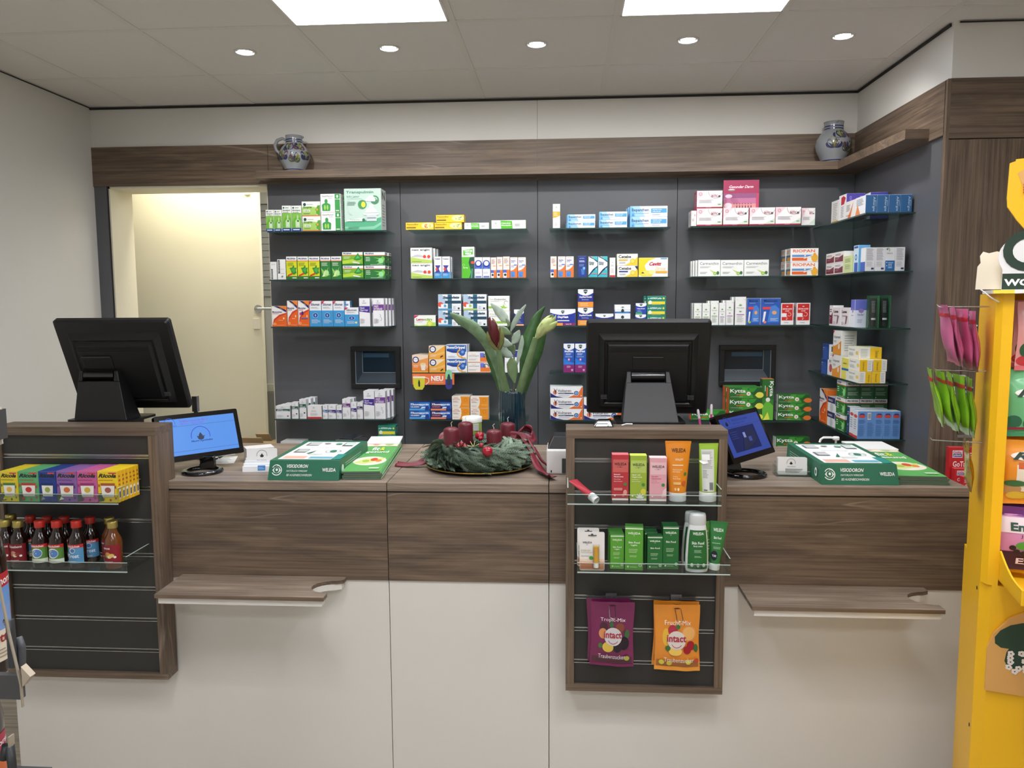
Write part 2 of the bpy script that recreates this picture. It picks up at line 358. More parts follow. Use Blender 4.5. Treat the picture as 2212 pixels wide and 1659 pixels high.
# ceiling panels and downlights
def panel(i, j, lab):
    x, y = GX0+i*GS, GY0+j*GS
    t = thing('ceiling_light', lab, 'ceiling light', (x+GS/2, y-GS/2, ZC), 0, 'square ceiling panels')
    g = GS/2-.014; m = mat('f3f7ff', .4, emit=PANEL_E, key='panel')
    MB().box(-g, -g, -.001, g, g, .009, m).build('diffuser', t)
    b = MB(); q = g+.002
    for s0 in (((-q, -q), (q, -g+.006)), ((-q, g-.006), (q, q)), ((-q, -g), (-g+.006, g)), ((g-.006, -g), (q, g))):
        b.box(s0[0][0], s0[0][1], -.003, s0[1][0], s0[1][1], .004, 'f1efe9')
    b.build('frame', t)
panel(1, 0, 'left glowing square ceiling panel above the counter'); panel(3, 0, 'right glowing square ceiling panel above the counter')
k = 0
for (i, j) in ((-1, 0+0), ) [:0]: pass
for (i, j) in ((1, -3), (3, -3), (5, -3), (1, -6), (3, -6), (1, -9)):
    k += 1; panel(i, j, f'glowing square ceiling panel in the {("first", "second", "third", "fourth", "fifth", "sixth")[k-1]} place behind the viewer')
names = ('leftmost', 'second from left', 'middle', 'second from right', 'rightmost')
DL = [(GX0+(k+.5)*GS, GY0+GS/2-.02, f'{names[k]} of the five round recessed downlights', SPOT_W, 22, 150) for k in range(5)]
for r_, yy_ in enumerate((GY0-3.5*GS+.35, GY0-6.5*GS)):
    for q_ in range(3): DL.append((GX0+(1.5+2*q_)*GS-.0, yy_, f'round recessed downlight in the {("near", "far")[r_]} row behind the viewer, {("left", "middle", "right")[q_]}', FRONT_W, 0, 160))
for x, y, lb_, pw_, tl_, sz_ in DL:
    t = thing('downlight', lb_, 'downlight', (x, y, ZC+.0035), 0, 'recessed downlights')
    MB().lathe([(.047, 0), (.047, -.004), (.038, -.006), (.036, -.001), (.036, .0)], mat('e4e2dc', .3, .3), 28, cap=False).build('trim_ring', t)
    MB().lathe([(.036, -.0005), (.02, .004)], mat('cfcfcf', .2, .8), 24).build('reflector', t)
    b = MB(); b.lathe([(.001, -.004), (.026, -.003), (.03, 0)], mat('f4f6ff', .4, emit=60, key='bulb'), 20); b.build('bulb', t, (0, 0, -.0012))
    L_ = bpy.data.lights.new('spot', 'SPOT'); L_.energy = pw_; L_.spot_size = math.radians(sz_); L_.spot_blend = .9; L_.shadow_soft_size = .025; L_.color = (1, .98, .945)
    lo = bpy.data.objects.new('downlight_beam', L_); COL.objects.link(lo); lo.location = (0, 0, -.03); lo.parent = t; lo.rotation_euler = (math.radians(tl_), 0, 0)
# warm lamp in the back room
L_ = bpy.data.lights.new('door_lamp', 'AREA'); L_.shape = 'RECTANGLE'; L_.size = 1.1; L_.size_y = .10; L_.energy = DOOR_W; L_.color = (1, .95, .80)
lo = bpy.data.objects.new('backroom_lamp', L_); COL.objects.link(lo); lo.location = (-2.1, 4.66, dz+.24)
L_ = bpy.data.lights.new('room2_lamp', 'AREA'); L_.size = .5; L_.energy = 10; L_.color = (1, .97, .9)
lo = bpy.data.objects.new('backroom_lamp', L_); COL.objects.link(lo); lo.location = (-1.4, 5.2, dz+.24)

# dispensing hatches in the cladding
def hatch(px0, py0, px1, py1, lab, flip):
    a, c = U(px0, py0, Y=YB), U(px1, py1, Y=YB); w, h = c.x-a.x, a.z-c.z
    t = thing('dispensing_hatch', lab, 'hatch', ((a.x+c.x)/2, YB-.004, c.z), 0, 'dispensing hatches'); W2 = w/2; f = .026
    b = MB(); k = M_BLACK
    b.box(-W2, -.03, 0, W2, 0, f, k); b.box(-W2, -.03, h-f, W2, 0, h, k); b.box(-W2, -.03, f, -W2+f, 0, h-f, k); b.box(W2-f, -.03, f, W2, 0, h-f, k)
    b.build('frame', t, bevel=.002)
    MB().box(-W2+f, -.004, f, W2-f, -.001, h-f, mat('1d2c38', .15, key='hb')).build('back_plate', t)
    b = MB(); s = -1 if flip else 1
    x0, x1 = (-W2+f, W2-f); xi = x0+.035 if s > 0 else x1-.035
    gm = mat('39424c', .25, key='hg'); ln = mat('9aa2a8', .3, key='hl')
    e = (x1 if s > 0 else x0)
    b.add([(x0, -.026, f), (x1, -.026, f), (e if s > 0 else xi, -.006, f+.06), (xi if s > 0 else e, -.006, f+.06)], [(0, 1, 2, 3)], gm)
    b.add([((x0 if s > 0 else x1), -.026, f), (xi, -.006, f+.06), (xi, -.006, h-f), ((x0 if s > 0 else x1), -.026, h-f)], [(0, 1, 2, 3)], mat('2c3842', .25, key='hh'))
    b.build('chute', t)
    b = MB(); b.box(min(xi, e), -.009, f+.06, max(xi, e), -.007, f+.0622, ln); b.box(xi-.001, -.009, f+.06, xi+.001, -.007, h-f, ln)
    b.box(x0, -.0285, f, x1, -.0265, f+.002, ln); q = (x0 if s > 0 else x1-.002); b.box(q, -.0285, f, q+.002, -.0265, h-f, ln)
    b.build('glass_edge', t)
    for j in range(3): pass
    b = MB(); b.box(x0+.04, -.0065, h-f-.035, x1-.04, -.0045, h-f-.012, mat('35536a', .2, key='hs')); b.build('slot', t)
hatch(760, 748, 868, 838, 'black framed dispensing hatch left of the price banner', False)
hatch(1553, 745, 1671, 833, 'black framed dispensing hatch above the green ointment boxes', True)

# glass shelves
SH = {}
ZR = [1.94, 1.69, 1.442, 1.198, .949, .70]
ORD = ['top', 'second', 'third', 'fourth', 'fifth', 'lowest']
def gshelf(x0, x1, z, lab):
    t = thing('glass_shelf', lab, 'glass shelf', (x0, 4.09, z-.006), 0, 'glass wall shelves'); w = x1-x0
    MB().box(0, .001, 0, w, YB-.004-4.09, .006, M_GLASS).build('glass_pane', t)
    MB().box(0, 0, 0, w, .0015, .006, M_GEDGE).build('front_edge', t)
    for x in (): MB().box(x-.006, .17, -.012, x+.006, YB-.004-4.09, .0, '2a2b2c').build('bracket', t)
BX = [(-1.545, -.912), (-.800, -.187), (-.072, .540), (.648, 1.268)]
BN = ['leftmost bay', 'second bay', 'third bay', 'fourth bay']
for k, (x0, x1) in enumerate(BX):
    for j, z in enumerate(ZR):
        if (k, j) in ((0, 3), (3, 3)) : continue
        gshelf(x0, x1, z, f'{ORD[j]} narrow glass shelf in the {BN[k]}')
CX, CY0, CY1 = 1.302, 3.55, 4.28
for j, z in enumerate(ZR[:5]):
    t = thing('glass_shelf', f'{ORD[j]} corner glass shelf on the niche side wall', 'glass shelf', (CX, CY0, z-.006), 0, 'corner glass shelves')
    MB().box(.0015, .0015, 0, XR-CX, CY1-CY0, .006, M_GLASS).build('glass_pane', t)
    MB().box(0, 0, 0, XR-CX, .0015, .006, M_GEDGE).box(0, 0, 0, .0015, CY1-CY0, .006, M_GEDGE).build('front_edge', t)

# ================================================================== counter
CZ, CYF, CYB = .978, 2.5, 3.21
def counter(x0, x1, lab, endr=False, endl=False):
    t = thing('counter', lab, 'counter', ((x0+x1)/2, CYF, 0), 0, 'counter units'); w = (x1-x0)/2-.0012
    MB().box(-w, 0, CZ-.028, w, CYB-CYF, CZ, WTOP).build('worktop', t, bevel=.001)
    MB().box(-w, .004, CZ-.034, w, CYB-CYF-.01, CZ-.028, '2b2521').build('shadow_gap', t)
    MB().box(-w, 0, .648, w, .022, CZ-.034, WX).build('wood_front', t)
    MB().box(-w, .006, FZ, w, .024, .646, M_WHITEFRONT).build('white_front', t)
    MB().box(-w, .03, FZ, w, CYB-CYF-.03, CZ-.036, M_WHITEFRONT).build('cabinet_body', t)
counter(-1.905, -.577, 'left counter unit with wood front and pull out bag ledge')
counter(-.577, -.047, 'narrow middle counter unit below the wreath')
counter(-.047, 1.268, 'right counter unit reaching to the yellow display')

def ledge(px, lab):
    (ax, ay), (bx, by), (cx_, cy_), (dx, dy) = px       # back left, back right, front left, front right
    a, b_ = U(ax, ay, Y=CYF), U(bx, by, Y=CYF); z = (a.z+b_.z)/2; yf = 2.312
    t = thing('bag_ledge', lab, 'ledge', (a.x, CYF, z), 0, 'bag ledges'); w = b_.x-a.x; dY = CYF-yf
    R = .055; yc = -dY*.5; arc = []
    for k in range(13):
        g = math.radians(-90+(-180)*k/12); arc.append((w+.0+R*math.cos(g)*1.2, yc+R*math.sin(g)))
    def outline(ins): return [(ins, -dY+ins), (w-ins-.02, -dY+ins), (w-.02-ins, yc-R)]+[(x-.02, y) for x, y in arc[1:-1]]+[(w-.02-ins, yc+R), (w+.0-ins, yc+R+.01), (w-ins, 0), (ins, 0)]
    MB().slab(outline(0), -.012, 0, WTOP, WX).build('board', t)
    MB().slab(outline(.008), -.032, -.012, M_WHITEFRONT).build('support_board', t)
ledge(((395, 1241), (748, 1245), (340, 1284), (717, 1291)), 'wood topped bag ledge with half round notch, left counter')
ledge(((1595, 1259), (1995, 1272), (1626, 1308), (2040, 1318)), 'wood topped bag ledge with half round notch, right counter')

# slatwall display panels in front of the counter
PY = 2.43
def slat(x0, x1, lab, yb):
    t = thing('slatwall_display', lab, 'display panel', (x0, PY, .318), 0, 'slatwall display panels'); w = x1-x0; H = .85; f = .036
    MB().box(0, 0, H-.028, w, yb-PY, H, WX).build('top_board', t, bevel=.0008)
    MB().box(0, 0, 0, w, .069, f*.6, WX).build('bottom_board', t, bevel=.0008)
    for x in (0, w-f*.75):
        b = MB(); b.box(x, 0, f*.6, x+f*.75, .069, H-.028, WZ); b.box(x, .069, CZ-.318+.001, x+f*.75, yb-PY, H-.028, WZ); b.build('side_board', t, bevel=.0008)
    x0_, x1_ = f*.75, w-f*.75
    zs = [.414, .521, .628, .742, .857, .966, 1.07]
    b = MB(); prev = f*.6
    for z in zs+[None]:
        top = (z-.318-.006) if z else H-.028
        b.box(x0_, .012, prev, x1_, .03, top, M_SLAT); prev = top+.012
    b.box(x0_, .03, f*.6, x1_, .034, H-.028, '1b1b1a'); b.build('slat_board', t)
    for z in zs:
        b = MB(); q = z-.318; b.box(x0_, .0105, q+.0045, x1_, .013, q+.0065, M_STEEL); b.box(x0_, .0105, q-.0065, x1_, .013, q-.0045, M_STEEL); b.box(x0_, .02, q-.006, x1_, .0295, q+.006, M_ALU)
        b.build('groove_rail', t)
slat(-1.868, -1.312, 'black slatted display panel framed in wood, left, with sweets and juice bottles', 2.545)
slat(.008, .505, 'black slatted display panel framed in wood, centre, with creams and sweet bags', 2.545)
def tray(x0, x1, z, lab, hgt=.03, y0=2.295):
    t = thing('acrylic_tray', lab, 'tray', (x0, y0, z), 0, 'clear acrylic trays'); w = x1-x0; d = PY-.0006-y0
    MB().box(0, 0, 0, w, d, .0035, M_ACRYL).build('tray_floor', t)
    b = MB(); b.box(0, 0, .0035, w, .003, hgt, M_ACRYL); b.box(0, 0, 0, .003, d, hgt+.02, M_ACRYL); b.box(w-.003, 0, 0, w, d, hgt+.02, M_ACRYL); b.build('tray_rim', t)
    b = MB(); b.box(0, -.0006, -.0004, w, .0006, .0034, M_AEDGE); b.box(0, -.0004, hgt, w, .0034, hgt+.0012, M_AEDGE); b.box(0, 0, hgt+.02, .003, d, hgt+.021, M_AEDGE); b.box(w-.003, 0, hgt+.02, w, d, hgt+.021, M_AEDGE); b.build('polished_edge', t)
    MB().box(w-.1, .1, -.012, w-.05, d-.0, -.0, M_ACRYL).build('clip', t)
TZ = {}
tray(-1.90, -1.368, .949, 'clear acrylic tray holding cartons of herb sweets'); tray(-1.90, -1.352, .733, 'clear acrylic tray holding small juice bottles')
tray(.012, .462, .965, 'clear acrylic tray with hand creams, upper of the centre panel'); tray(.042, .492, .757, 'clear acrylic tray with green boxes, lower of the centre panel')
# ================================================================== printed cartons
G1 = 'a9aaac'
def leafp(u, v, s, c, n=5, q=1.0):   # small fan of leaves
    o = []
    for k in range(n):
        a = math.radians(20+140*k/(n-1)); x, y = math.cos(a), math.sin(a)
        o.append(('p', [(u, v), (u+s*(x*.5-y*.16), v+s*q*(y*.5+x*.16)), (u+s*x, v+s*q*y), (u+s*(x*.5+y*.16), v+s*q*(y*.5-x*.16))], c))
    return o
def shield(u, v, s, q): return [('p', [(u-s, v+s*q*.8), (u, v+s*q), (u+s, v+s*q*.8), (u+s*.8, v-s*q*.2), (u, v-s*q), (u-s*.8, v-s*q*.2)], '1c3f38'), ('r', u-s*.7, v+s*q*.05, u+s*.7, v+s*q*.35, 'dfe8e4')]
def torso(u, v, s, q, c, c2='dff0d8'): return [('p', [(u-s*.9, v-s*q), (u-s, v+s*q*.1), (u-s*.85, v+s*q*.3), (u-s*.3, v+s*q*.5), (u-s*.2, v+s*q*.65), (u+s*.2, v+s*q*.65), (u+s*.3, v+s*q*.5), (u+s*.85, v+s*q*.3), (u+s, v+s*q*.1), (u+s*.9, v-s*q)], c), ('e', u, v+s*q*.85, s*.36, c, s*q*.42), ('e', u-s*.3, v-s*q*.35, s*.22, c2, s*q*.5), ('e', u+s*.3, v-s*q*.35, s*.22, c2, s*q*.5)]
def T(a, b, c, d, s, m, st='b'): return ('t', a, b, c, d, s, m, st)
D = {}
def des(k, desc, base, side, top, ops, sops=None): D[k] = (desc, base, side, top, ops, sops if sops is not None else [('l', .2, .15, .85, .85, 7, 'b9b9bb')])
syr = lambda c: [('r', 0, .12, 1, .72, '86c34f'), ('p', [(0, .12), (1, .12), (1, .5), (.5, .62), (0, .35)], '6fb23c'), ('e', .18, .92, .09, '17504a', .035), ('l', .35, .89, .9, .95, 1, '6d8f8a'), T(.1, .78, .9, .85, 'Bronchipret' if c else 'Sinupret', '1d5a3a'), T(.12, .71, .75, .76, 'Tropfen' if not c else 'Saft', '2d6a4a', '')]+torso(.62, .36, .26, .85, 'b9dfa0')+[('e', .66, .40, .1, '2f5f2a', .035), ('r', 0, 0, 1, .12, '1f3f8f'), ('r', .12, .04, .8, .08, 'e8ecf8')]
des('syrS', 'small green syrup carton with navy foot', 'f4f6f2', 'e8ece6', 'f4f6f2', syr(0))
des('syrL', 'tall green syrup carton with navy foot', 'f4f6f2', 'e8ece6', 'f4f6f2', syr(1))
des('sinu', 'white sinus tablet carton with green face profile', 'f4f6f2', 'e8ece6', 'f4f6f2', [('r', 0, 0, 1, .07, 'f08a3c'), ('e', .15, .8, .08, '14504c', .11), ('l', .28, .77, .75, .83, 1, '6d8f8a'), ('p', [(0, .07), (.8, .07), (.8, .6), (.4, .68), (0, .6)], 'a9d56b'), T(.07, .50, .55, .68, 'Sinupret', '1d5a2c'), ('r', .08, .3, .45, .44, 'fafafa'), T(.1, .32, .42, .42, 'e xtract', '4a8a32'), ('l', .08, .13, .5, .22, 2, '5a7a52'), ('p', [(1, .07), (1, .75), (.86, .72), (.80, .55), (.72, .42), (.8, .36), (.78, .2), (.9, .07)], '5da835'), ('e', .84, .45, .06, 'f0a050', .08)])
des('myrt', 'white chest capsule carton with green torso', 'f6f7f5', 'dfe4df', 'f4f6f2', [('r', .72, 0, .98, .7, '3fa053'), ('r', .72, .73, .98, 1, '3fa053'), ('e', .85, .86, .05, 'eef7ee', .08), T(.06, .82, .62, .92, 'GeloMyrtol', '6f7a74', ''), ('l', .4, .75, .62, .79, 1, G1)]+torso(.28, .36, .22, 1.3, '3fa053', 'a8dc60')+[('r', .76, .05, .94, .11, 'dff0e0')])
des('inhal', 'large pale green inhaler carton', 'c9e2d6', 'dfe6e2', 'eef5f1', [('p', [(0, 0), (1, 0), (1, .32), (.75, .24), (.3, .26), (0, .20)], '5cb68c'), ('p', [(0, .1), (.4, .08), (.8, .1), (1, .2), (1, .14), (.8, .03), (.4, .03), (0, .05)], '8fd0b0'), T(.05, .87, .80, .95, 'Transpulmin', '4f9078'), T(.07, .79, .42, .84, 'Inhalator', '6fae98'), ('l', .08, .75, .5, .77, 1, '9fc4b6'), ('e', .49, .62, .12, '4d9a63', .11), ('e', .52, .62, .06, 'e3e04a', .07), ('e', .83, .73, .12, '4f8f66', .105), ('a', .83, .73, .08, .03, 0, 200, 'b9d8c4'), ('a', .36, .58, .30, .03, 110, 230, 'c5ddd3'), ('p', [(.55, .42), (.62, .52), (.68, .55), (.8, .55), (.86, .5), (.93, .42)], 'eceff2'), ('e', .74, .58, .07, 'e4e7ec', .05), ('p', [(.56, .73), (.68, .82), (.78, .84), (.86, .74), (.84, .69), (.6, .7)], 'f1f3f6'), ('p', [(.53, .37), (.93, .37), (.94, .41), (.52, .41)], 'f6f8fa'), ('r', .6, .22, .88, .37, 'd5dfe2'), ('r', .62, .28, .86, .31, '8e9aa0'), ('p', [(.06, .25), (.5, .30), (.5, .22), (.06, .22)], 'f8faf8'), T(.14, .235, .42, .275, 'Transpulmin', '3c7a62', 'i'), ('e', .52, .25, .04, '2f7a58'), ('l', .08, .6, .35, .7, 3, '8fb3a5'), ('l', .1, .04, .45, .09, 2, '3f8a6a')], [T(.2, .75, .8, .95, 'N', '46504a', 'b'), ('l', .2, .1, .8, .65, 8, 'a8aeb0')])
des('blkA', 'slim white carton with black side lettering', 'f3f3f1', 'e6e6e4', 'f3f3f1', [('r', .1, .02, .36, .6, '1c1c1c'), T(.14, .06, .32, .56, 'Umckaloabo', 'f0f0f0', 'v'), ('e', .4, .86, .07, 'f3f3f1'), ('a', .3, .86, .1, .03, 0, 360, '888888'), ('a', .65, .86, .1, .03, 0, 360, '7a9a6a')])
des('blkB', 'white herbal carton with black lettering and seeds', 'f3f3f1', 'e6e6e4', 'f3f3f1', [('r', .06, .3, .3, .97, '1c1c1c'), T(.09, .34, .27, .93, 'Umckaloabo', 'f0f0f0', 'v')]+[('e', .45+.09*((k*7) % 5), .3+.07*((k*3) % 6), .025, '55554f') for k in range(9)]+[('e', .6, .15, .12, '8a9070', .04)])
pros = lambda bg, hi: [('r', 0, .82, 1, 1, 'f6f6f6'), T(.08, .87, .88, .95, 'PROSPAN', '1d2a6a', 'B'), ('r', 0, .795, 1, .825, 'e2502f'), ('r', 0, 0, 1, .795, bg), ('r', 0, 0, 1, .14, '2f7a30'), ('l', .12, .58, .8, .74, 4, hi)]
des('proY', 'yellow cough syrup carton with green leaf', 'd8dc2c', '3e8a3a', 'f4f4f4', pros('dcde2a', '5a7a20')+[('p', [(.3, .5), (.55, .52), (.72, .64), (.78, .5), (.98, .52), (.9, .38), (.97, .28), (.7, .2), (.5, .28), (.42, .4)], '2f8f35'), ('p', [(.45, .42), (.72, .52), (.88, .4), (.7, .28)], '4fb04c'), ('p', [(.1, .12), (.6, .22), (.6, .3), (.1, .19)], 'd8402c'), ('r', .55, .04, .95, .08, 'f2f2f2')])
des('proG', 'green cough drops carton with white headline', '2f7d3c', '2f6d3c', 'f4f4f4', pros('2f7d3c', 'cfe6c8')+[('p', [(.05, .5), (.5, .3), (.8, .55), (.6, .25), (.95, .2), (.5, .1), (.2, .25)], '8fd060'), ('e', .62, .28, .2, 'b9e89a', .12), ('p', [(.15, .1), (.5, .45), (.45, .12)], 'd8f0a8')])
des('proWY', 'wide yellow green cough lozenge carton', '7fb83a', '3e8a3a', 'f4f4f4', [('r', 0, .8, 1, 1, 'f6f6f6'), T(.05, .84, .45, .96, 'PROSPAN', '1d2a6a', 'B'), ('r', 0, .76, 1, .8, 'e2502f'), ('r', 0, 0, 1, .76, '7fb62e'), ('p', [(0, .1), (.9, .3), (.9, .55), (0, .35)], 'b9d842'), ('r', 0, 0, 1, .12, '2f7a34'), ('p', [(.55, .45), (.68, .75), (.78, .95), (.84, .72), (.98, .6), (.88, .4), (.7, .36)], '2f9040'), ('p', [(.64, .5), (.76, .78), (.86, .55)], '5cc060'), ('p', [(.5, .2), (.85, .12), (.86, .2), (.52, .3)], 'ececec'), ('l', .08, .5, .45, .68, 2, 'e8f2d8')])
des('proWG', 'wide dark green cough tablet carton', '2d7a3a', '2f5f3c', 'f4f4f4', [('r', 0, .78, 1, 1, 'f6f6f6'), T(.06, .83, .46, .96, 'PROSPAN', '1d2a6a', 'B'), ('r', 0, .74, 1, .78, 'e2502f'), ('r', 0, 0, 1, .74, '2d7a3a'), ('p', [(.45, .6), (.75, .45), (.55, .3), (.8, .3), (.6, .08), (.9, .15), (1, .5), (.9, .7), (.8, .55)], '7cc850'), ('e', .8, .35, .12, '9be0a0', .2), ('l', .08, .3, .35, .66, 3, 'd4ecd0'), ('l', .3, .03, .9, .09, 1, 'e8f2e8')], [('r', 0, .78, 1, 1, 'e9e9e9'), T(.1, .83, .9, .95, 'PROSPAN', '26262c', 'B'), ('r', 0, .74, 1, .78, 'a83a34'), ('r', 0, 0, 1, .74, '2f5f3c'), ('l', .1, .5, .9, .66, 2, '8fb090'), ('l', .1, .2, .9, .42, 3, 'a8c0a8'), ('e', .12, .08, .04, 'e0e8e0')])
muco = lambda n: [('p', [(0, 0), (1, 0), (1, .62), (.55, .5), (.2, .3)], 'f0691f'), ('p', [(0, 0), (.2, .3), (.55, .5), (1, .62), (1, .68), (.5, .58), (.12, .36)], 'd8432a'), ('p', [(.35, 1), (1, 1), (1, .78)], 'f58a30'), ('p', [(.15, 1), (.4, 1), (1, .72), (1, .8)], '2a2c80'), ('p', [(.15, 1), (.24, 1), (1, .7), (1, .74)], '2a2c80'), T(.04, .68, .7, .76, 'Mucosolvan', '2a2c80'), ('l', .06, .62, .6, .66, 1, 'd8432a'), ('e', .82, .4, .06, 'ffd8b0', .05), ('l', .45, .28, .85, .34, 1, 'ffc090'), ('e', .18, .12, .13, 'ff9a60', .07), ('l', .3, .04, .9, .08, 1, 'ffc090')]
des('mucW', 'square orange and white cough tablet carton', 'f8f5f0', 'e9702a', 'f8f5f0', muco(0)); des('mucT', 'tall orange and white cough syrup carton', 'f8f5f0', 'e9702a', 'f8f5f0', muco(1))
des('mucC', 'tall orange cough syrup carton with child figures', 'f8f5f0', 'e9702a', 'f8f5f0', muco(2)+[('e', .22, .5, .1, 'd03a6a', .06), ('e', .4, .53, .1, '3a2f80', .07), ('r', .3, .3, .9, .34, '5a6ac8')])
silo = [('r', 0, 0, 1, .63, '3f9edc'), ('p', [(0, 1), (.28, 1), (0, .86)], 'd8324f'), T(.12, .82, .88, .92, 'Silomat', '26306a'), ('l', .14, .70, .8, .78, 2, 'b8b8c0'), ('e', .5, .44, .24, 'a8d4f2', .11), ('e', .5, .44, .20, '26408f', .09), ('e', .5, .44, .07, '9cc0f0', .05), ('l', .15, .12, .9, .28, 4, 'd4e8f8')]
des('silo', 'tall white and blue cough carton with round emblem', 'f6f6f8', '4a90c8', 'f6f6f8', silo); des('siloS', 'short white and blue cough carton with round emblem', 'f6f6f8', '4a90c8', 'f6f6f8', silo+[('e', .82, .2, .08, 'e8e89a')])
def pur(desc, band, top=.72, h=.22, txt=('Nasen', 'Spray'), sw=True, extra=[]):
    return (desc, 'f4f3f6', 'c9cace', 'f4f3f6', [('p', [(0, top-h+.03), (1, top-h-.02 if sw else top-h+.03), (1, top), (0, top)], band), T(.08, top-h*.42, .5, top-h*.14, txt[0], 'f4f0fa'), T(.08, top-h*.82, .85, top-h*.5, txt[1], 'f4f0fa'), ('e', .45, .9, .08, 'cfd0d4', .035), ('l', .3, .81, .7, .85, 1, '9a9aa0'), ('l', .08, .1, .55, .28, 5, 'b4b4ba')]+extra, [('l', .15, .05, .85, .95, 16, 'a8a8ae')])
sq = [('a', .6, .26, .2, .03, -60, 60, '8a94a0'), ('a', .5, .38, .2, .03, -50, 50, '8a94a0'), ('a', .42, .2, .14, .03, 120, 220, 'b0b8c0')]
D['purA'] = pur('tall white carton with slanted purple band', '4a2f96'); D['purB'] = pur('tall white carton with purple band and pale swirl', '7a3f94', .78, .24, ('ZWEITE', 'NATTERNLAUB'), False, sq)
D['grnW'] = pur('wide white carton with dark green band', '1f6048', .76, .2, ('ARNICA', 'Kugeln'), False, [('e', .85, .2, .06, '3a3a3a', .05)])
D['grnN'] = pur('slim white carton with dark green band', '1f6048', .76, .22, ('ARNICA', 'Gel'), False, [('e', .75, .3, .12, '3a3a3a', .04)])
des('redF', 'square white carton with red foot', 'f4f2f2', 'dcdcde', 'f4f2f2', [('r', 0, 0, 1, .14, 'd0363a'), ('e', .45, .86, .07, 'd4d4d6'), T(.3, .6, .6, .66, 'Kalium', '8a8a90', ''), T(.25, .52, .65, .58, 'phosphoricum', '8a8a90', ''), ('l', .2, .24, .75, .44, 4, 'c4c4c8')])
D['tealN'] = pur('slim white carton with teal blue band', '2070a8', .66, .2, ('Arnica', 'Gel')); D['vioN'] = pur('small white carton with violet band', '3a2a86', .66, .22, ('Hautsalbe', '')[:1]+('akut',))
D['pinkP'] = pur('pinkish white carton with plum band and swirl', '6f2f7c', .78, .22, ('WELEDA', 'NATTERNLAUB'), False, sq)
D['drkN'] = pur('slim white carton with dark violet square', '33285a', .78, .22, ('HAUT', 'TONIKUM'), False)
yel = [('p', [(0, 0), (1, 0), (1, 1), (0, 1)], 'fbd22c'), ('e', .78, .55, .22, 'fdf0a8', .42), T(.04, .66, .46, .88, 'Passionflor', '9a7420'), ('l', .04, .42, .4, .52, 1, 'c07830'), ('r', .02, .22, .36, .34, '5a4430')]
des('yelL', 'flat yellow sleep tablet carton with orange flower', 'fbd22c', 'eebb20', 'fbd22c', yel+[('a', .74, .5, .07, .025, 60, 330, 'e8703c'), ('p', [(.68, .35), (.76, .7), (.74, .4)], 'e8602c'), ('l', .84, .3, .92, .75, 4, 'e8c040')])
des('yelH', 'yellow sleep tablet carton with green blades', 'fbd22c', 'eebb20', 'fbd22c', yel+[('p', [(.7, .7), (.73, .4), (.74, .28), (.71, .4)], '4a7a3a'), ('p', [(.78, .55), (.95, .8), (.9, .62)], '4a7a3a'), ('p', [(.77, .4), (.9, .42), (.86, .34)], '4a7a3a')])
salb = [('p', [(.28, 0), (.62, 0), (.6, .92), (.26, .98)], '5cbf2c'), T(.28, .58, .56, .76, 'Calendula', 'f4faf0'), T(.28, .32, .58, .5, 'Wundsalbe', 'f4faf0'), ('e', .12, .66, .035, 'c8ccc8'), T(.05, .28, .2, .36, 'WELEDA', '8a8a8a', ''), ('l', .68, .25, .88, .65, 5, 'c8c8c8')]
des('salS', 'small flat white carton with green middle', 'f6f7f4', 'a8d888', 'f6f7f4', salb); des('salL', 'long flat white carton with green middle', 'f6f7f4', 'a8d888', 'f6f7f4', salb)
des('neo', 'white throat tablet carton with two red dots', 'f8f8f6', 'd4d6d4', 'f8f8f6', [('p', [(0, 0), (1, 0), (1, .18), (.5, .26), (0, .4)], 'c2dc6a'), ('p', [(0, .42), (.3, .56), (.5, .52), (1, .22), (.6, .38)], 'c8cacc'), T(.06, .78, .90, .93, 'neo angin', '3a3d42'), ('c', .66, .42, .075, 'e84a30'), ('c', .86, .42, .075, 'e84a30'), ('l', .06, .07, .55, .12, 1, '6a8a3a')])
des('tumP', 'slim throat spray carton with purple neck picture', 'f2f4f8', 'd0d4dc', 'f2f4f8', [('p', [(0, 0), (1, 0), (1, .3), (0, .3)], '3f9ad8'), ('p', [(.1, .6), (.85, .6), (.6, .44), (.85, .25), (.1, .25), (.35, .44)], '4a3f9a'), ('e', .32, .42, .16, 'e8503c', .07), T(.08, .86, .85, .92, 'Tonsipret', '2f3a5a', 'B'), ('l', .1, .1, .8, .22, 3, 'c8e4f8')])
des('tant', 'tall bright green throat spray carton', '5cc22c', 'c8ccc8', 'f4f6f2', [('r', 0, .68, 1, 1, 'f6f8f4'), ('p', [(.12, .72), (.9, .76), (.9, .94), (.12, .9)], '5cc22c'), T(.2, .835, .84, .905, 'TANTUM', 'ffffff', 'B'), T(.25, .755, .78, .82, 'VERDE', 'ffffff', 'B'), ('p', [(1, 0), (.6, 0), (.75, .2), (.55, .5), (.65, .66), (1, .68)], '1f4f44'), ('e', .88, .5, .15, 'e8503c', .045), ('p', [(.7, .0), (.78, .3), (.9, .3), (.84, 0)], '5a9a88'), T(.1, .30, .5, .36, 'Spray', 'e8f8d8'), ('a', .15, .42, .1, .03, 0, 360, 'a8e880')])
des('ring', 'white nasal spray carton with blue ring', 'f4f5f9', 'd8dae2', 'f4f5f9', [('r', 0, .44, 1, .72, '3f66c8'), ('c', .5, .7, .47, '1f2f9a'), ('c', .5, .71, .32, 'fbfbfd'), T(.32, .695, .68, .725, 'sanofi', '8a8ac0', ''), ('l', .2, .46, .8, .49, 1, 'c0ccf0'), ('r', 0, 0, 1, .44, 'eef0f6'), ('l', .1, .2, .9, .3, 2, 'b8bcc8'), ('r', .1, .02, .9, .09, '5f76c8')])
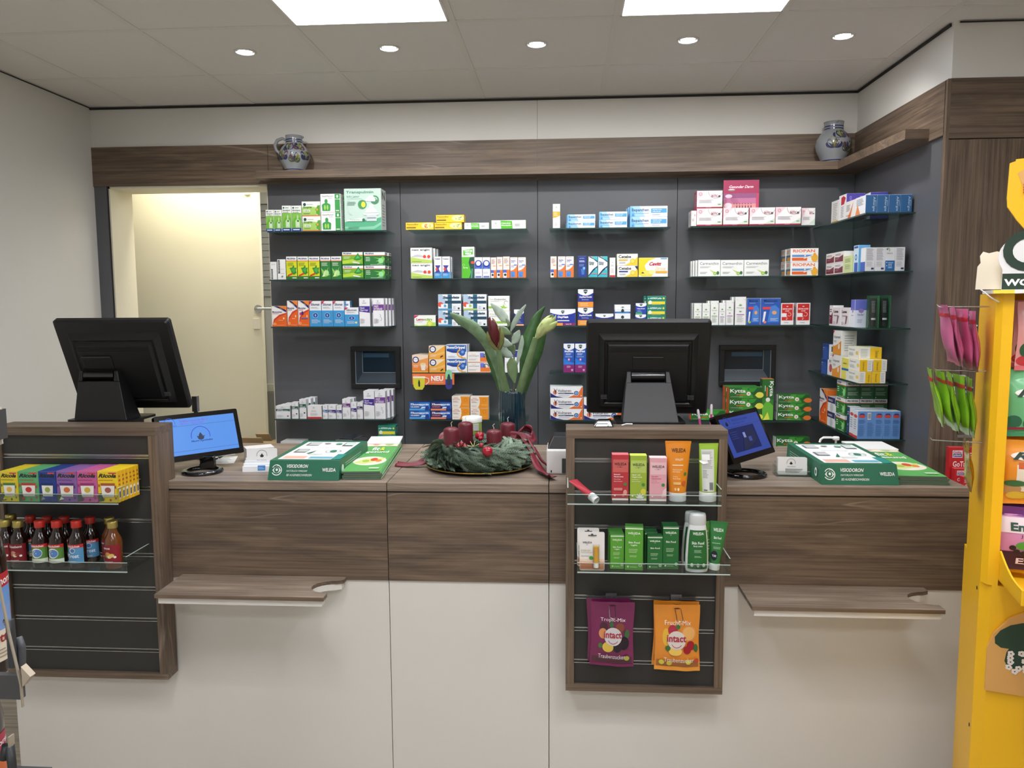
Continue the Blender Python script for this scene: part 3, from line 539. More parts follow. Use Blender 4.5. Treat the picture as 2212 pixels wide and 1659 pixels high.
pk = [('r', 0, 0, 1, .38, 'f07a2c'), ('r', .0, .0, .55, .38, '4a6ac8'), ('r', 0, 0, .55, .24, 'f4f0ee'), ('e', .32, .14, .2, '2a2a30', .06), ('l', .15, .68, .8, .92, 5, 'b89a94'), ('r', .4, .58, .9, .61, 'f0a060')]
des('pink', 'slim pinkish nasal spray carton with orange foot', 'f8e8e0', 'eccfc0', 'f8ece6', pk)
des('nasO', 'white nasal spray carton with orange curve', 'f8f6f6', 'ec8038', 'f8f6f6', [('p', [(0, .34), (.4, .38), (.75, .48), (1, .62), (1, 0), (0, 0)], 'f07a2c'), ('r', .06, .03, .66, .3, '4f90dc'), ('a', .36, .12, .16, .04, 100, 340, '26508f'), T(.12, .80, .75, .87, 'NasenDuo', '4a5aa0'), T(.12, .73, .55, .785, 'Spray', '4a5aa0'), ('l', .1, .5, .6, .62, 3, 'b4b4bc'), ('r', .5, .6, .95, .65, '5f8ad8'), ('l', .15, .93, .85, .96, 1, 'd08a5a')])
des('lemo', 'flat white lime lozenge carton', 'f8faf4', '5a6a70', 'f8faf4', [('p', [(0, .72), (0, 1), (.22, 1)], 'd82a5a'), T(.1, .52, .46, .74, 'Lemo', 'b83a4a', 'B'), T(.46, .52, .84, .74, 'cin', '8fbf2c', 'B'), ('p', [(0, 0), (1, 0), (1, .34), (.8, .36), (.55, .12), (.2, .04), (0, .16)], 'b8dc5a'), ('c', .72, .24, .13, 'cfe02c'), ('c', .72, .24, .09, 'e8f07a'), ('l', .1, .38, .5, .46, 1, 'b8c0b4')])
sep = lambda c: [('p', [(0, .25), (.3, .35), (.32, .8), (.15, 1), (0, 1)], 'b4cce4'), ('e', .1, .36, .12, 'e85a44', .16), ('r', .42, 0, .60, 1, '2f6a84'), ('r', .3, .42, 1, .60, '22485f'), ('r', .12, .15, .42, .38, 'fafcfc'), ('e', .3, .27, .06, c), ('r', 0, .0, .6, .1, c), ('r', .64, 0, 1, .34, 'eef2f6'), T(.2, .70, .93, .9, 'Septolete', '2c4a66', 'Bi'), ('r', .86, .05, .94, .16, '2a2a2a'), ('l', .66, .05, .8, .25, 3, 'a8b0b8')]
des('sepA', 'throat lozenge carton with teal cross and blue stripe', 'f2f6fa', 'cdd2d6', 'f6f8fa', sep('5aa0d0')); des('sepB', 'throat lozenge carton with teal cross and lime stripe', 'f2f6fa', 'cdd2d6', 'f6f8fa', sep('b0cc60'))
des('dobe', 'white lozenge carton with green sweep', 'f8f9f6', 'd8dad6', 'f8f9f6', [('r', 0, .16, .7, .3, '8fc83c'), ('p', [(.68, .18), (.72, .46), (.8, .26), (.93, .24), (.8, .14)], 'a8d850'), T(.06, .74, .26, .84, 'Dolo', 'b8c8a8', ''), T(.3, .72, .84, .84, 'Dobendan', '56604f', ''), ('a', .85, .54, .1, .02, 20, 250, 'a8a8a8'), ('l', .1, .62, .6, .68, 1, 'c4c8c0')])
vick = lambda body, foot, tx: [('r', 0, 0, 1, .8, body), ('p', [(0, 1), (1, 1), (1, .80), (.85, .72), (.65, .66), (.5, .65), (.35, .66), (.15, .72), (0, .8)], 'f6f8fa')]
des('vickS', 'small dark blue cold remedy carton with shield', '26357f', '1f2a66', 'f0f2f6', vick('22347f', 0, 0)+[('r', 0, 0, 1, .1, 'f4b088'), ('l', .2, .42, .8, .6, 2, 'f0f2fa'), ('l', .15, .16, .85, .34, 4, '8fa0d8')]+shield(.5, .86, .14, .55))
des('drink', 'orange hot drink carton with blue ring and mug', 'f3a05a', 'd88a50', 'f6e0c8', [('p', [(0, 1), (1, 1), (1, .85), (0, .6)], 'f8dcc4'), ('p', [(0, 0), (1, 0), (1, .3), (0, .4)], 'ef8a3c'), ('c', .22, .73, .2, '26266a'), ('c', .22, .73, .14, 'f8f8fa'), ('r', .1, .74, .34, .76, 'a8a8c0'), ('p', [(.5, .5), (.85, .5), (.8, .12), (.58, .12)], 'f4e8dc'), ('a', .84, .32, .1, .03, -90, 90, 'f4e8dc'), ('e', .67, .5, .17, 'f2d890', .06), ('l', .08, .28, .45, .42, 4, 'f8e8d8'), ('r', 0, 0, 1, .06, 'f0c040')])
des('hotO', 'yellow orange cold tablet carton with blue ring', 'f5ae3c', 'd89040', 'f6e4c8', [('p', [(0, 1), (1, 1), (.4, .5), (0, .5)], 'f8e2b8'), ('p', [(.2, .3), (1, .6), (1, .4), (.3, .2)], 'f8c068'), ('c', .24, .75, .21, '26266a'), ('c', .24, .75, .145, 'f8f8fa'), ('r', .14, .74, .34, .77, 'a8a8c0'), ('p', [(.68, .14), (.84, .3), (.9, .22), (.74, .1)], '4a3028'), ('l', .08, .15, .5, .36, 4, 'f8e8d0')])
des('boxa', 'white and blue flu tablet carton with globe', 'f4f6fa', 'c8d0dc', 'f4f6fa', [('p', [(.02, .98), (.98, .98), (.98, .5), (.6, .4), (.3, .42), (.02, .56)], '2860b0'), ('p', [(.02, .56), (.3, .42), (.6, .4), (.6, .52), (.02, .66)], '1d3f8f'), T(.04, .66, .92, .92, 'BoxaGrippal', 'fafafc', 'B'), ('c', .78, .42, .15, '2f62b8'), ('a', .72, .38, .2, .06, 100, 290, 'f0b040'), ('e', .8, .48, .07, '7fa8e0'), ('l', .1, .08, .5, .2, 3, 'b0b8c8'), ('r', .72, .02, .95, .08, 'f0b040')])
des('rati', 'cream cold tablet carton with orange corner', 'f6f2ee', 'e0d8d0', 'f6f2ee', [('r', .56, .08, 1, .5, 'f08030'), ('r', .56, .5, .74, .95, '6f7ae0'), ('a', .82, .62, .12, .03, -20, 200, '3a3a4a'), ('p', [(.74, .5), (.78, .9), (.8, .5)], '2a2a38'), T(.04, .58, .5, .72, 'ratioGrippal', '4a5058', ''), ('l', .16, .8, .4, .85, 1, 'c88a70'), ('l', .05, .2, .45, .36, 3, 'c0bcb8'), ('r', 0, 0, 1, .04, 'f08030')])
des('bluW', 'white and blue cold carton behind the flowers', 'f6f6fa', 'd0d0d8', 'f6f6fa', [('r', 0, .7, 1, 1, '2f3f9a'), ('l', .1, .2, .8, .5, 4, 'b0b0b8')])
tho = lambda n, c, f: [('p', [(0, 0), (1, 0), (1, 1), (0, 1)], '1f5cb0' if n == 'CLASSIC' else '2a2f6a'), ('p', [(.45, 1), (1, 1), (1, .2), (.6, .3)], '2f80d8' if n == 'CLASSIC' else '2a62b8'), ('r', 0, .02, .75, .24, f), T(.05, .58, .94, .88, 'Thomapyrin', 'f8faff', 'Bi'), T(.06, .38, .5, .54, n, c, 'Bi'), ('e', .7, .38, .13, 'e8f4fc', .09), ('e', .86, .34, .09, '1c3f96', .26), ('p', [(.5, .2), (.6, .34), (.68, .4), (.64, .24)], 'bfe0f6')]
des('thoC', 'blue headache tablet carton with pale blue foot', '1f5cb0', '1c4a90', '244f96', tho('CLASSIC', 'f4f8ff', '5aa8ea')); des('thoI', 'navy headache tablet carton with salmon foot', '2a2f6a', '1c3a80', '1f3f7a', tho('INTENSIV', 'e07a80', 'f08a60'))
des('ibu', 'cream and orange pain tablet carton', 'f8f0e6', 'e8d8c8', 'f8ece0', [('p', [(.48, 1), (1, 1), (1, 0), (.42, 0), (.5, .25), (.53, .5), (.52, .8)], 'f59a24'), ('a', .78, .7, .1, .015, 0, 360, 'c87418'), ('l', .6, .2, .95, .34, 2, 'f8c070'), T(.05, .66, .45, .8, 'IBU-LYSIN', 'd87a70', ''), ('l', .06, .46, .4, .6, 2, 'a89a90'), ('l', .06, .12, .38, .24, 2, 'c8bcb0'), ('r', .12, .86, .36, .9, 'd89a80')])
des('cyl', 'tall slim white carton with orange middle', 'f7f6f2', 'e2e0dc', 'f7f6f2', [('p', [(0, .42), (.5, .45), (1, .52), (1, .69), (0, .69)], 'f3b02c'), ('l', .12, .5, .7, .66, 3, 'fbe8b8'), ('e', .5, .87, .12, 'c8c4c0', .04), T(.25, .76, .78, .79, 'WELEDA', '8a8a8a', ''), ('l', .2, .08, .7, .24, 5, 'c8c8c4')])
bep = [('p', [(0, 0), (.4, 0), (.25, 1), (0, 1)], 'a6d4f2'), ('p', [(0, 0), (.14, 0), (.06, 1), (0, 1)], '7cc0ee'), T(.04, .42, .5, .8, 'Bepanthen', '2f5a8a', 'b'), ('r', .04, .3, .5, .33, '3a7ac0'), ('r', .56, .36, .98, .78, '56a8e0'), T(.6, .61, .85, .72, 'WUND-UND', 'e8f4fc'), T(.6, .43, .82, .54, 'HEILSALBE', 'e8f4fc'), ('c', .07, .14, .03, '4a90d0'), ('l', .58, .12, .85, .26, 2, 'b8c8d8')]
for k, dd in (('bepS', 'small flat white and sky blue ointment carton'), ('bepM', 'medium flat white and sky blue ointment carton'), ('bepL', 'large white and sky blue ointment carton')): des(k, dd, 'f6f9fc', '8fc8ee', 'eef4fa', bep, [('r', 0, 0, 1, 1, '8cc6ee')])
des('navS', 'navy saltwater spray carton', '26408f', '1f3070', '26408f', [('r', .05, .02, .95, .97, '26408f'), ('l', .15, .7, .9, .8, 2, 'e8ecf8'), T(.2, .87, .75, .91, 'geloSitin', 'd8e0f4'), ('e', .72, .42, .15, '7cc0ea', .07), ('l', .15, .5, .85, .62, 4, '8fa4d8'), ('p', [(.35, .4), (.45, .12), (.75, .12), (.8, .35)], '3f78c8')])
des('rhin', 'turquoise and navy nasal spray carton', 'f2f6f8', '3ab8c4', 'e8f0f4', [('p', [(0, 0), (1, 0), (1, .5), (.5, .3), (0, 0)], '3fbccb'), ('p', [(0, 0), (1, 0), (0, .0), (0, .22)], '3fbccb'), ('p', [(0, .1), (.5, .38), (1, .55), (1, .48), (.5, .28), (0, .02)], '1d2a5a'), ('p', [(.3, 1), (1, 1), (1, .78)], '3fc4d0'), ('p', [(0, 1), (.2, 1), (1, .72), (1, .78), (.4, .93)], '1d2a5a'), T(.08, .68, .62, .76, 'Rhino', '4a5a6a'), T(.08, .57, .6, .67, 'spray', '4a5a6a'), ('p', [(.8, .38), (.9, .34), (.86, .46)], 'f0f0f0'), ('r', .35, .14, .95, .19, 'c88a90')])
des('rdfN', 'very slim white carton with red foot', 'f6f3f2', 'e0dedc', 'f6f3f2', [('r', 0, 0, 1, .09, 'd8363a'), ('e', .5, .76, .13, 'd0c8c8', .03), ('l', .2, .55, .8, .64, 2, 'a8a4a4'), ('l', .2, .2, .8, .45, 5, 'd4d0d0')])
cel = lambda n: [('p', [(.35, 0), (1, 0), (1, .75), (.8, .4)], 'f6d23a'), ('c', .76, .36, .13, 'e8c42c'), ('c', .76, .36, .09, 'f6e06a'), T(.07, .64, .68, .9, 'Cetebe', '2c2c34', 'b'), ('r', .08, .42, .52, .54, 'e8c040' if n else '2c3f90'), ('l', .1, .14, .45, .32, 2, 'b0b0b4')]
des('celA', 'white and yellow vitamin capsule carton', 'f8f8f4', 'e8dca0', 'f8f8f4', cel(1)); des('celB', 'white and yellow vitamin carton with navy bar', 'f8f8f4', 'e8dca0', 'f8f8f4', cel(0)+[('p', [(.85, .95), (1, .98), (1, .6)], '26304a')])
des('cevi', 'wide yellow and white hot lemon carton', 'f9f8f4', 'f0d840', 'f9f8f4', [('p', [(0, .1), (0, 1), (.6, 1), (.35, .85), (.2, .6), (.25, .35), (.5, .15), (.45, .02), (.1, .02)], 'fadc2c'), ('e', .3, .2, .2, 'f8e468', .13), ('e', .45, .24, .1, 'fbf0a0', .12), T(.36, .58, .78, .78, 'Cevitt', 'c83246', 'Bi'), T(.55, .34, .92, .52, 'Zitrone', 'f0d088', 'i'), ('r', .58, .18, .98, .3, 'f4b43c'), ('p', [(.08, .18), (.13, .26), (.2, .18)], '4a4a20'), ('r', .75, .93, .97, .99, '7cb8e0')])
des('dayN', 'wide blue day and night cold carton with shield', '2438a0', 'c8ccd8', 'f0f2f8', vick('2438a0', 0, 0)+[('r', 0, 0, .5, .16, 'f4a040'), ('r', .5, 0, 1, .16, '8a2a6a'), T(.3, .42, .72, .6, 'DayNait', 'fafafe', 'B'), ('r', .28, .27, .76, .33, 'f0e8e0'), T(.62, .03, .84, .13, 'Jetzt 20', 'f0e0ea')]+shield(.5, .83, .07, 1.4))
des('dayM', 'blue cold capsule carton with orange foot', '22348f', '2a3480', '2438a0', vick('22348f', 0, 0)+[('r', 0, 0, 1, .3, 'f59a30'), T(.1, .50, .92, .62, 'DayMed Kombi', 'fafafe', 'B'), ('l', .25, .38, .8, .46, 2, 'a8b8f0'), ('l', .15, .06, .8, .25, 3, 'fbd8a0')]+shield(.5, .86, .14, .9))
des('dayW', 'blue cold remedy carton with white curved top', '22348f', '2a3480', 'e8ecf8', vick('22348f', 0, 0)+[T(.2, .2, .8, .4, 'DayMed', 'fafafe', 'B')]+shield(.5, .82, .07, 1.3))
des('rubL', 'low white and blue chest rub carton', 'f2f5fa', '3a5ab0', 'f8fafc', [('r', 0, 0, 1, .45, '2a5ab8'), ('r', .1, .05, .9, .2, '3fa8d8'), ('e', .5, .7, .1, '1c3f38')])
des('rubT', 'white pastille pack with dark emblem', 'f6f8fa', 'e0e4ea', 'f8fafc', [('p', [(.38, .5), (.5, .62), (.62, .5), (.5, .38)], '26303a'), ('p', [(.42, .15), (.58, .15), (.5, 0)], '1c3f38')])
des('vapo', 'small blue vapour ointment carton with green stripe', '2438a0', '1f2a70', '2438a0', vick('2848b0', 0, 0)+[('r', 0, 0, .6, .14, '4ac060'), T(.12, .42, .85, .55, 'VapoRub', 'fafafe', 'B'), ('l', .15, .2, .6, .34, 2, 'a8c0f0')]+shield(.5, .84, .14, .8))
des('aspi', 'teal pain tablet carton with yellow stripe', '1f8a72', '1c6a58', '1f7a66', [('r', .04, .12, .96, .42, 'f0dc3c'), ('e', .16, .32, .09, 'f4f4e8', .2), T(.12, .62, .78, .84, 'ASPIRIN plus', 'e8f6f0', 'Bi'), ('c', .88, .74, .055, 'e8e05a'), ('e', .07, .73, .03, 'bfe8d8'), ('l', .25, .02, .8, .08, 1, 'bfe8d8')])
des('medi', 'tall blue night cold syrup carton with plum foot', '2a78d8', '26407f', '2a50b0', [('r', 0, 0, 1, 1, '2a7ade'), ('p', [(0, .5), (1, .3), (1, .9), (0, .9)], '2458b8'), ('p', [(0, 1), (1, 1), (1, .85), (.85, .81), (.65, .78), (.5, .77), (.35, .78), (.15, .81), (0, .86)], 'f4f6fa'), ('r', 0, 0, 1, .27, '8a2470'), T(.1, .70, .92, .77, 'MediNait', 'fafafe', 'B'), ('l', .2, .60, .8, .67, 2, 'e0eafc'), ('l', .15, .52, .85, .57, 2, 'a0c4f4'), ('c', .5, .45, .12, 'c85a9a'), ('e', .5, .45, .06, 'f0e0f0', .03), T(.2, .29, .95, .35, '>>>>>', '5aa8f0', ''), ('l', .3, .16, .7, .24, 3, 'e8b8d8'), ('r', .72, .05, .9, .12, 'd8a0c8')]+shield(.5, .9, .16, .42))
volt = [('p', [(0, 0), (.4, 0), (.18, .12), (0, .42)], '20287a'), ('p', [(.55, 0), (1, 0), (1, 1), (.96, .95), (.9, .6), (.78, .3)], 'ee7434'), ('c', .14, .48, .065, 'eb9070'), ('p', [(.1, .9), (.13, .6), (.15, .2), (.17, .6), (.21, .9), (.155, .65)], '3a2a3a'), T(.22, .52, .64, .78, 'Voltaren', '23232e', ''), ('r', .24, .36, .72, .44, '20286a'), T(.25, .375, .45, .425, 'Schmerzgel', 'd8dcf4'), ('c', .80, .42, .085, 'fafafa'), ('c', .80, .42, .07, '2a4a80'), ('c', .80, .42, .045, 'a8c8f0'), ('c', .80, .42, .02, '3a62a8'), ('l', .25, .16, .6, .28, 2, 'b8bcc8'), ('c', .95, .18, .02, 'fae8dc')]
des('volt', 'long white and orange pain gel carton', 'f8f8fa', 'e8e8ec', 'f2f2f4', volt)
bio = [('p', [(0, .4), (.4, 1), (0, 1)], 'fadce2'), ('p', [(.55, .07), (1, .07), (1, .4)], 'd8ecd8'), ('r', 0, 0, 1, .07, 'b02a4a'), ('a', .72, .98, .28, .012, 180, 345, '7a7a80'), ('a', .14, .82, .065, .014, 0, 360, 'b83a58'), ('p', [(.11, .82), (.14, .78), (.18, .86), (.14, .8)], 'b83a58'), T(.58, .78, .74, .84, 'OMNi', 'e0a8b4', 'i'), T(.57, .64, .82, .77, 'BiOTiC', 'a03a52', 'b'), ('c', .88, .68, .045, '56565c'), ('l', .08, .3, .68, .5, 4, 'c4c0c4'), ('r', .82, .2, .94, .23, '6a6a70'), ('l', .35, .02, .6, .05, 1, 'f0c8d0')]
des('biot', 'pink and white powder carton with red foot', 'fbf7f7', 'c04a68', 'faf4f4', bio); des('bioP', 'pale probiotic carton without red foot', 'fbf7f7', 'e8dcdc', 'faf4f4', [o for o in bio if o[0] != 'r'])
des('carm', 'white stomach capsule carton with green fruit', 'f9faf7', 'e6e8e4', 'f9faf7', [T(.07, .70, .93, .88, 'Carmenthin', '3a5060', ''), ('p', [(.5, .42), (.78, .08), (.88, .2)], 'c8e07a'), ('c', .77, .16, .075, '8fc044'), ('c', .77, .16, .05, 'c8e07a'), ('e', .9, .2, .06, '3f7a4a', .11), ('l', .08, .5, .62, .62, 2, 'c4c8c4'), ('l', .08, .14, .42, .28, 2, 'b4b8b4')])
des('riop', 'white and orange stomach gel carton', 'f9f8f5', 'd8d2cc', 'f9f8f5', [T(.08, .70, .88, .92, 'RIOPAN', 'ef6a30', 'b'), ('r', .05, .36, .95, .52, '6a98d0'), ('r', .05, .08, .6, .3, 'ee6a2c'), ('e', .87, .28, .12, 'f6b83c', .3), ('e', .87, .56, .05, 'f6a83c', .1), ('p', [(.46, .2), (.8, .44), (.82, .52), (.5, .3)], 'f8f4ec'), ('e', .52, .45, .03, 'f4f8fc')], [('l', .15, .65, .85, .9, 2, 'e0784a'), ('r', .0, .1, 1, .5, '5a7a90'), ('r', .3, .1, 1, .35, 'e8a03c')])
def ibe(c): return leafp(.48, .68, .2, '6aa83c', 5, .42)+leafp(.48, .5, .17, '5c9a34', 4, -.36)+[('e', .2, .9, .03, 'b8c0b0', .012), ('e', .75, .93, .025, 'a8b0a0', .01), ('e', .9, .9, .06, 'd0d4cc', .02), T(.14, .59, .84, .635, 'Iberogast', '5a6a4a', ''), ('r', .12, .36, .84, .385, c), ('l', .16, .1, .8, .32, 6, 'b8bab6')]
des('ibeG', 'white herbal drops carton with green leaf rosette', 'f5f7f3', 'cfd2ce', 'f5f7f3', ibe('7aa858')); des('ibeP', 'white herbal drops carton with leaves and purple line', 'f5f5f4', 'cfd2ce', 'f5f7f3', ibe('a070b0'))
maa = [('p', [(0, 0), (1, 0), (1, .8), (.6, .78), (0, .84)], '2a5cb8'), ('p', [(.35, .1), (.95, .1), (.95, .6), (.75, .74), (.5, .7)], '4a86d8'), T(.15, .87, .85, .95, 'Maaloxan', '26365a', 'b'), ('e', .7, .46, .12, 'f0a878', .07), ('r', .1, .58, .5, .68, 'e04a50'), ('p', [(.1, .1), (.2, .14), (.28, .5), (.16, .5)], 'f4f6fa'), ('l', .5, .14, .9, .26, 3, 'c8dcf8'), ('l', .2, .8, .7, .83, 1, 'b0b8c8')]
des('maaN', 'blue stomach gel carton with stomach picture', '2a5cb8', 'd8e0f0', 'f4f6fa', maa+[('e', .22, .1, .1, 'a8c040', .05)]); des('maaW', 'wide blue stomach gel carton with stomach picture', '2a5cb8', 'd8e0f0', 'f4f6fa', maa+[('e', .22, .1, .08, 'e88a80', .05)])
des('redR', 'white framed red repair carton', 'f6f4f4', 'c8c4c4', 'f6f4f4', [('r', .06, .2, .94, .97, 'd42a26'), T(.12, .70, .88, .77, 'REPAIR RAPID', 'fadcd8', 'B'), T(.32, .61, .66, .67, 'ACID', 'fadcd8', 'B'), ('r', .42, .83, .56, .87, 'fadcd8'), ('a', .66, .48, .16, .04, -150, 120, 'f4c8c0'), ('a', .52, .34, .08, .025, 90, 320, 'f4c8c0'), ('r', .06, .36, .44, .54, 'f8f0f0'), ('e', .45, .26, .06, 'fadcd8', .02), ('l', .25, .08, .7, .13, 1, 'a8a4a4')])
kyt = lambda c: [('p', [(0, 0), (1, 0), (1, 1), (0, 1)], '2c6e2e'), ('p', [(.3, 0), (.75, 0), (.6, 1), (.4, 1)], '46a038'), ('p', [(.55, .9), (1, 1), (1, .5), (.75, .3), (.65, .5)], '235f2a'), ('p', [(.6, .95), (.85, .98), (.75, .6), (.6, .5)], '3c9a34'), ('e', .93, .3, .12, c, .28), ('p', [(.78, .3), (.95, .5), (1, .3), (.95, .05), (.85, .12)], c), T(.03, .42, .5, .86, 'Kytta', 'fafcf6', 'b'), ('r', .22, .28, .48, .35, 'e8703c'), ('c', .59, .42, .065, 'f4ead8'), ('c', .59, .42, .05, 'faf6ee'), ('e', .59, .42, .02, 'd0704a'), ('l', .05, .1, .45, .15, 1, 'e0ecd8')]
des('kytY', 'long green ointment carton with yellow flower', '2c6e2e', 'e0622a', '3a8a36', kyt('f0ea5a'), [('r', 0, 0, 1, 1, 'e0622a')]); des('kytO', 'long green ointment carton with orange flower', '2c6e2e', 'dcdcd8', '2f6a30', kyt('ee8038'), [('r', 0, 0, 1, 1, 'd8dad6')])
des('kytV', 'green ointment carton standing upright with rotated lettering', '3c8a30', '2c5e2c', 'e0803c', [('p', [(0, 0), (1, 0), (1, .35), (.4, .5), (0, .3)], '6cc040'), ('p', [(.1, 0), (.5, .2), (.7, .02)], 'f0ea5a'), ('p', [(0, 1), (1, 1), (1, .5), (0, .55)], '2c6e2e'), T(.55, .58, .98, .95, 'Kytta', 'fafcf6', 'bv'), ('r', .35, .58, .46, .8, 'e8703c'), ('c', .5, .5, .2, 'faf6ee'), ('l', .2, .6, .26, .95, 1, 'e0ecd8')])
# corner shelf designs (front, then the narrow side that faces the shop)
des('cBlue', 'blue sided skin care carton', 'f4f6f8', '2f6496', 'dfe6ee', [('p', [(0, 0), (.5, 0), (.2, .6)], 'f09050'), ('l', .1, .5, .8, .9, 5, '9aa0a8')], [T(.6, .08, .85, .9, 'Allergie', 'c8dcec', 'v'), ('l', .88, .1, .93, .95, 1, '8ab0d0')])
des('cOrg', 'white carton with orange brush stroke', 'f4f2ee', 'e08a80', 'e0685c', [('p', [(.2, 0), (.5, 0), (.75, .9), (.5, .45)], 'ee8040'), ('l', .05, .1, .5, .2, 2, 'c04a40'), ('l', .08, .4, .5, .8, 5, '8a8a90')])
des('cPur', 'tall violet sided carton with red heart', 'f6f4f4', '4a46a8', 'b8b4d8', [('p', [(.3, .6), (.3, .9), (.6, .95), (.9, .85), (.7, .62)], 'c8303c'), ('l', .3, .1, .7, .55, 7, 'a0a0b0')], [T(.15, .2, .32, .9, 'omnival', 'a8a4e0', 'v'), T(.7, .5, .85, .9, 'Herz', 'a8a4e0', 'v')])
des('cWht', 'plain pale carton with grey print', 'eceae6', 'dedcd8', 'eceae6', [('l', .2, .1, .8, .9, 10, 'a8a8aa'), ('r', .1, .02, .9, .08, 'e0b030')])
des('cBur', 'white carton with burgundy lower half', 'f4f2f2', 'f0eeee', 'f0eeee', [('p', [(.05, .08), (.95, .08), (.95, .7), (.5, .5), (.05, .55)], '7a2440'), ('l', .1, .65, .7, .85, 2, '6a3a48'), ('l', .15, .3, .6, .42, 2, 'c8a0b0')], [])
des('cLim', 'pale lime tube carton', 'd8e6a8', 'c8d890', 'e0ecc0', [('l', .2, .6, .8, .85, 3, '7a9a50'), ('l', .2, .2, .8, .5, 5, 'a0b878')])
des('cEye', 'tall light blue eye care carton', 'd8eaf6', '6ab0e0', '4a90d0', [('e', .5, .55, .25, '3a80c8', .12), ('e', .5, .55, .12, 'd8eaf6', .06), ('r', .2, .0, .9, .35, '3f6ac0'), ('r', .1, .9, .9, .97, '2a60b0')])
fin = [('l', .1, .45, .9, .97, 14, '9a9aa0'), ('l', .1, .18, .9, .4, 5, 'b4b4b8'), ('r', .62, .06, .92, .14, '26306a')]
des('cFin', 'white eye drop carton with fine print side', 'f2f2f3', 'e4e4e6', 'ececee', [('r', 0, 0, 1, .4, '4a6ac0')], fin)
des('cEin', 'white eye drop carton with blue boxed side', 'f2f2f3', 'e4e4e6', 'ececee', [('r', 0, 0, 1, .4, '4a6ac0')], [('r', 0, 0, 1, .44, '2a6aa8'), ('a', .25, .9, .22, .06, -60, 180, '6aa05a'), ('e', .2, .92, .06, '2a2a2a', .03), T(.1, .72, .75, .78, 'THEALOZ', '8a8a8a'), ('l', .3, .1, .9, .38, 4, 'b8d4ec'), ('e', .15, .36, .05, 'e8f0f8', .02), ('e', .15, .22, .05, 'e8f0f8', .02)])
des('cLas', 'white gel carton with pink tinted front', 'f0e8e8', 'f2f2f2', 'eeeeee', [T(.1, .72, .7, .88, 'Lasea', '2a2a2c', 'B'), ('p', [(.5, .1), (.6, .6), (.8, .55), (.65, .15)], '8a6a74'), ('l', .15, .5, .6, .62, 1, '8a8a8a'), ('l', .1, .08, .4, .25, 3, 'b0a8a8')], [])
des('cGry', 'grey topped carton standing in the back', 'c8c8ca', 'b4b4b6', 'c0c0c2', [('l', .1, .3, .9, .9, 6, '9a9a9c')], [('l', .1, .3, .9, .9, 8, '98989a')])
des('cVio', 'violet and white pastille carton with flower', 'eef0f6', 'dfe3f0', '7a84d0', [('r', 0, .62, 1, 1, '6a74cc'), ('e', .5, .6, .16, 'a890c8', .08), ('l', .2, .4, .7, .46, 1, '8a90b8')], [('r', 0, .62, 1, 1, '6a74cc'), ('e', .5, .6, .22, '9a84c4', .08), T(.2, .42, .75, .5, 'Nadler', '8a92b8'), ('l', .2, .15, .7, .3, 3, 'b0b8d0')])
des('cYel', 'white and yellow vitamin carton', 'f6f5ee', 'f2c41e', 'f2e9c0', [T(.08, .68, .62, .84, 'Dekristol', '5a5a50', ''), ('e', .85, .5, .12, 'f4d468', .16), ('l', .1, .2, .6, .5, 4, 'b8b8b0')], [('r', .5, 0, 1, 1, 'f2c41e'), ('r', 0, 0, .5, 1, 'ecebe4'), ('l', .08, .1, .42, .9, 6, 'b8b8b4'), T(.72, .1, .86, .7, 'Dekristol', '6a5020', 'v')])
des('cYe2', 'white and yellow vitamin carton, yellow side first', 'f6f5ee', 'f2c41e', 'f2e9c0', [T(.08, .68, .62, .84, 'Dekristol', '5a5a50', ''), ('e', .85, .5, .12, 'f4d468', .16), ('l', .1, .2, .6, .5, 4, 'b8b8b0')], [('r', 0, 0, .6, 1, 'f2c41e'), ('r', .6, 0, 1, 1, 'ecebe4'), ('l', .66, .1, .94, .9, 6, 'b8b8b4'), T(.22, .1, .36, .8, 'Dekristol', '6a5020', 'v')])
des('cGri', 'white and orange cold capsule carton with red corner', 'f4f2ee', 'ecebe6', 'f0eeea', [('p', [(0, 0), (1, 0), (1, .6), (.6, .45), (.2, .35), (0, .36)], 'f0a040'), ('p', [(0, .85), (0, 1), (.2, 1)], 'd02a50'), T(.08, .66, .85, .8, 'Grippostad', '4a4a50', ''), ('e', .75, .35, .1, 'f4e8d8', .12), ('l', .1, .5, .5, .6, 2, 'a8a8a8')])
des('cGel', 'yellow carton with blue stripe', 'f0e468', 'f0efe8', 'f4f0c0', [('r', 0, .42, 1, .52, '2a7ac0'), ('l', .2, .7, .8, .8, 1, '8a8420'), ('r', .7, 0, 1, .4, 'f4f4ec')])
des('cNvy', 'navy and white sachet carton', '2a4a90', 'eeeeee', '24407f', [('l', .1, .4, .8, .8, 3, 'c8d4ee'), ('e', .5, .3, .4, '3f62b0')], [('r', .1, .06, .9, .94, 'f0f0f0'), ('r', .35, .5, .8, .85, '6a6a6c'), ('l', .2, .1, .8, .4, 3, 'b0b0b0')])
des('cWrd', 'white carton with red round print', 'f2f0f0', 'eeeeee', 'f0f0f0', [('e', .5, .4, .35, 'c8606a'), ('l', .1, .7, .7, .85, 2, '5a3a40')])
des('cOrB', 'tall orange and white cough carton', 'f4f0ea', 'ee7a24', 'f0a060', muco(1), [('r', 0, 0, 1, 1, 'ee7a24')])
des('cAcc', 'navy and white effervescent tablet carton', 'f2f2f4', 'eef0f2', 'c8ccd4', [('r', 0, .6, 1, 1, '26286a'), ('e', .55, .3, .2, 'c8d0d8'), ('l', .1, .7, .8, .85, 2, 'e8ecf4')], [('r', 0, .5, 1, .9, '26286a'), T(.1, .58, .95, .82, 'ACC', 'f4f4f8', 'B')])
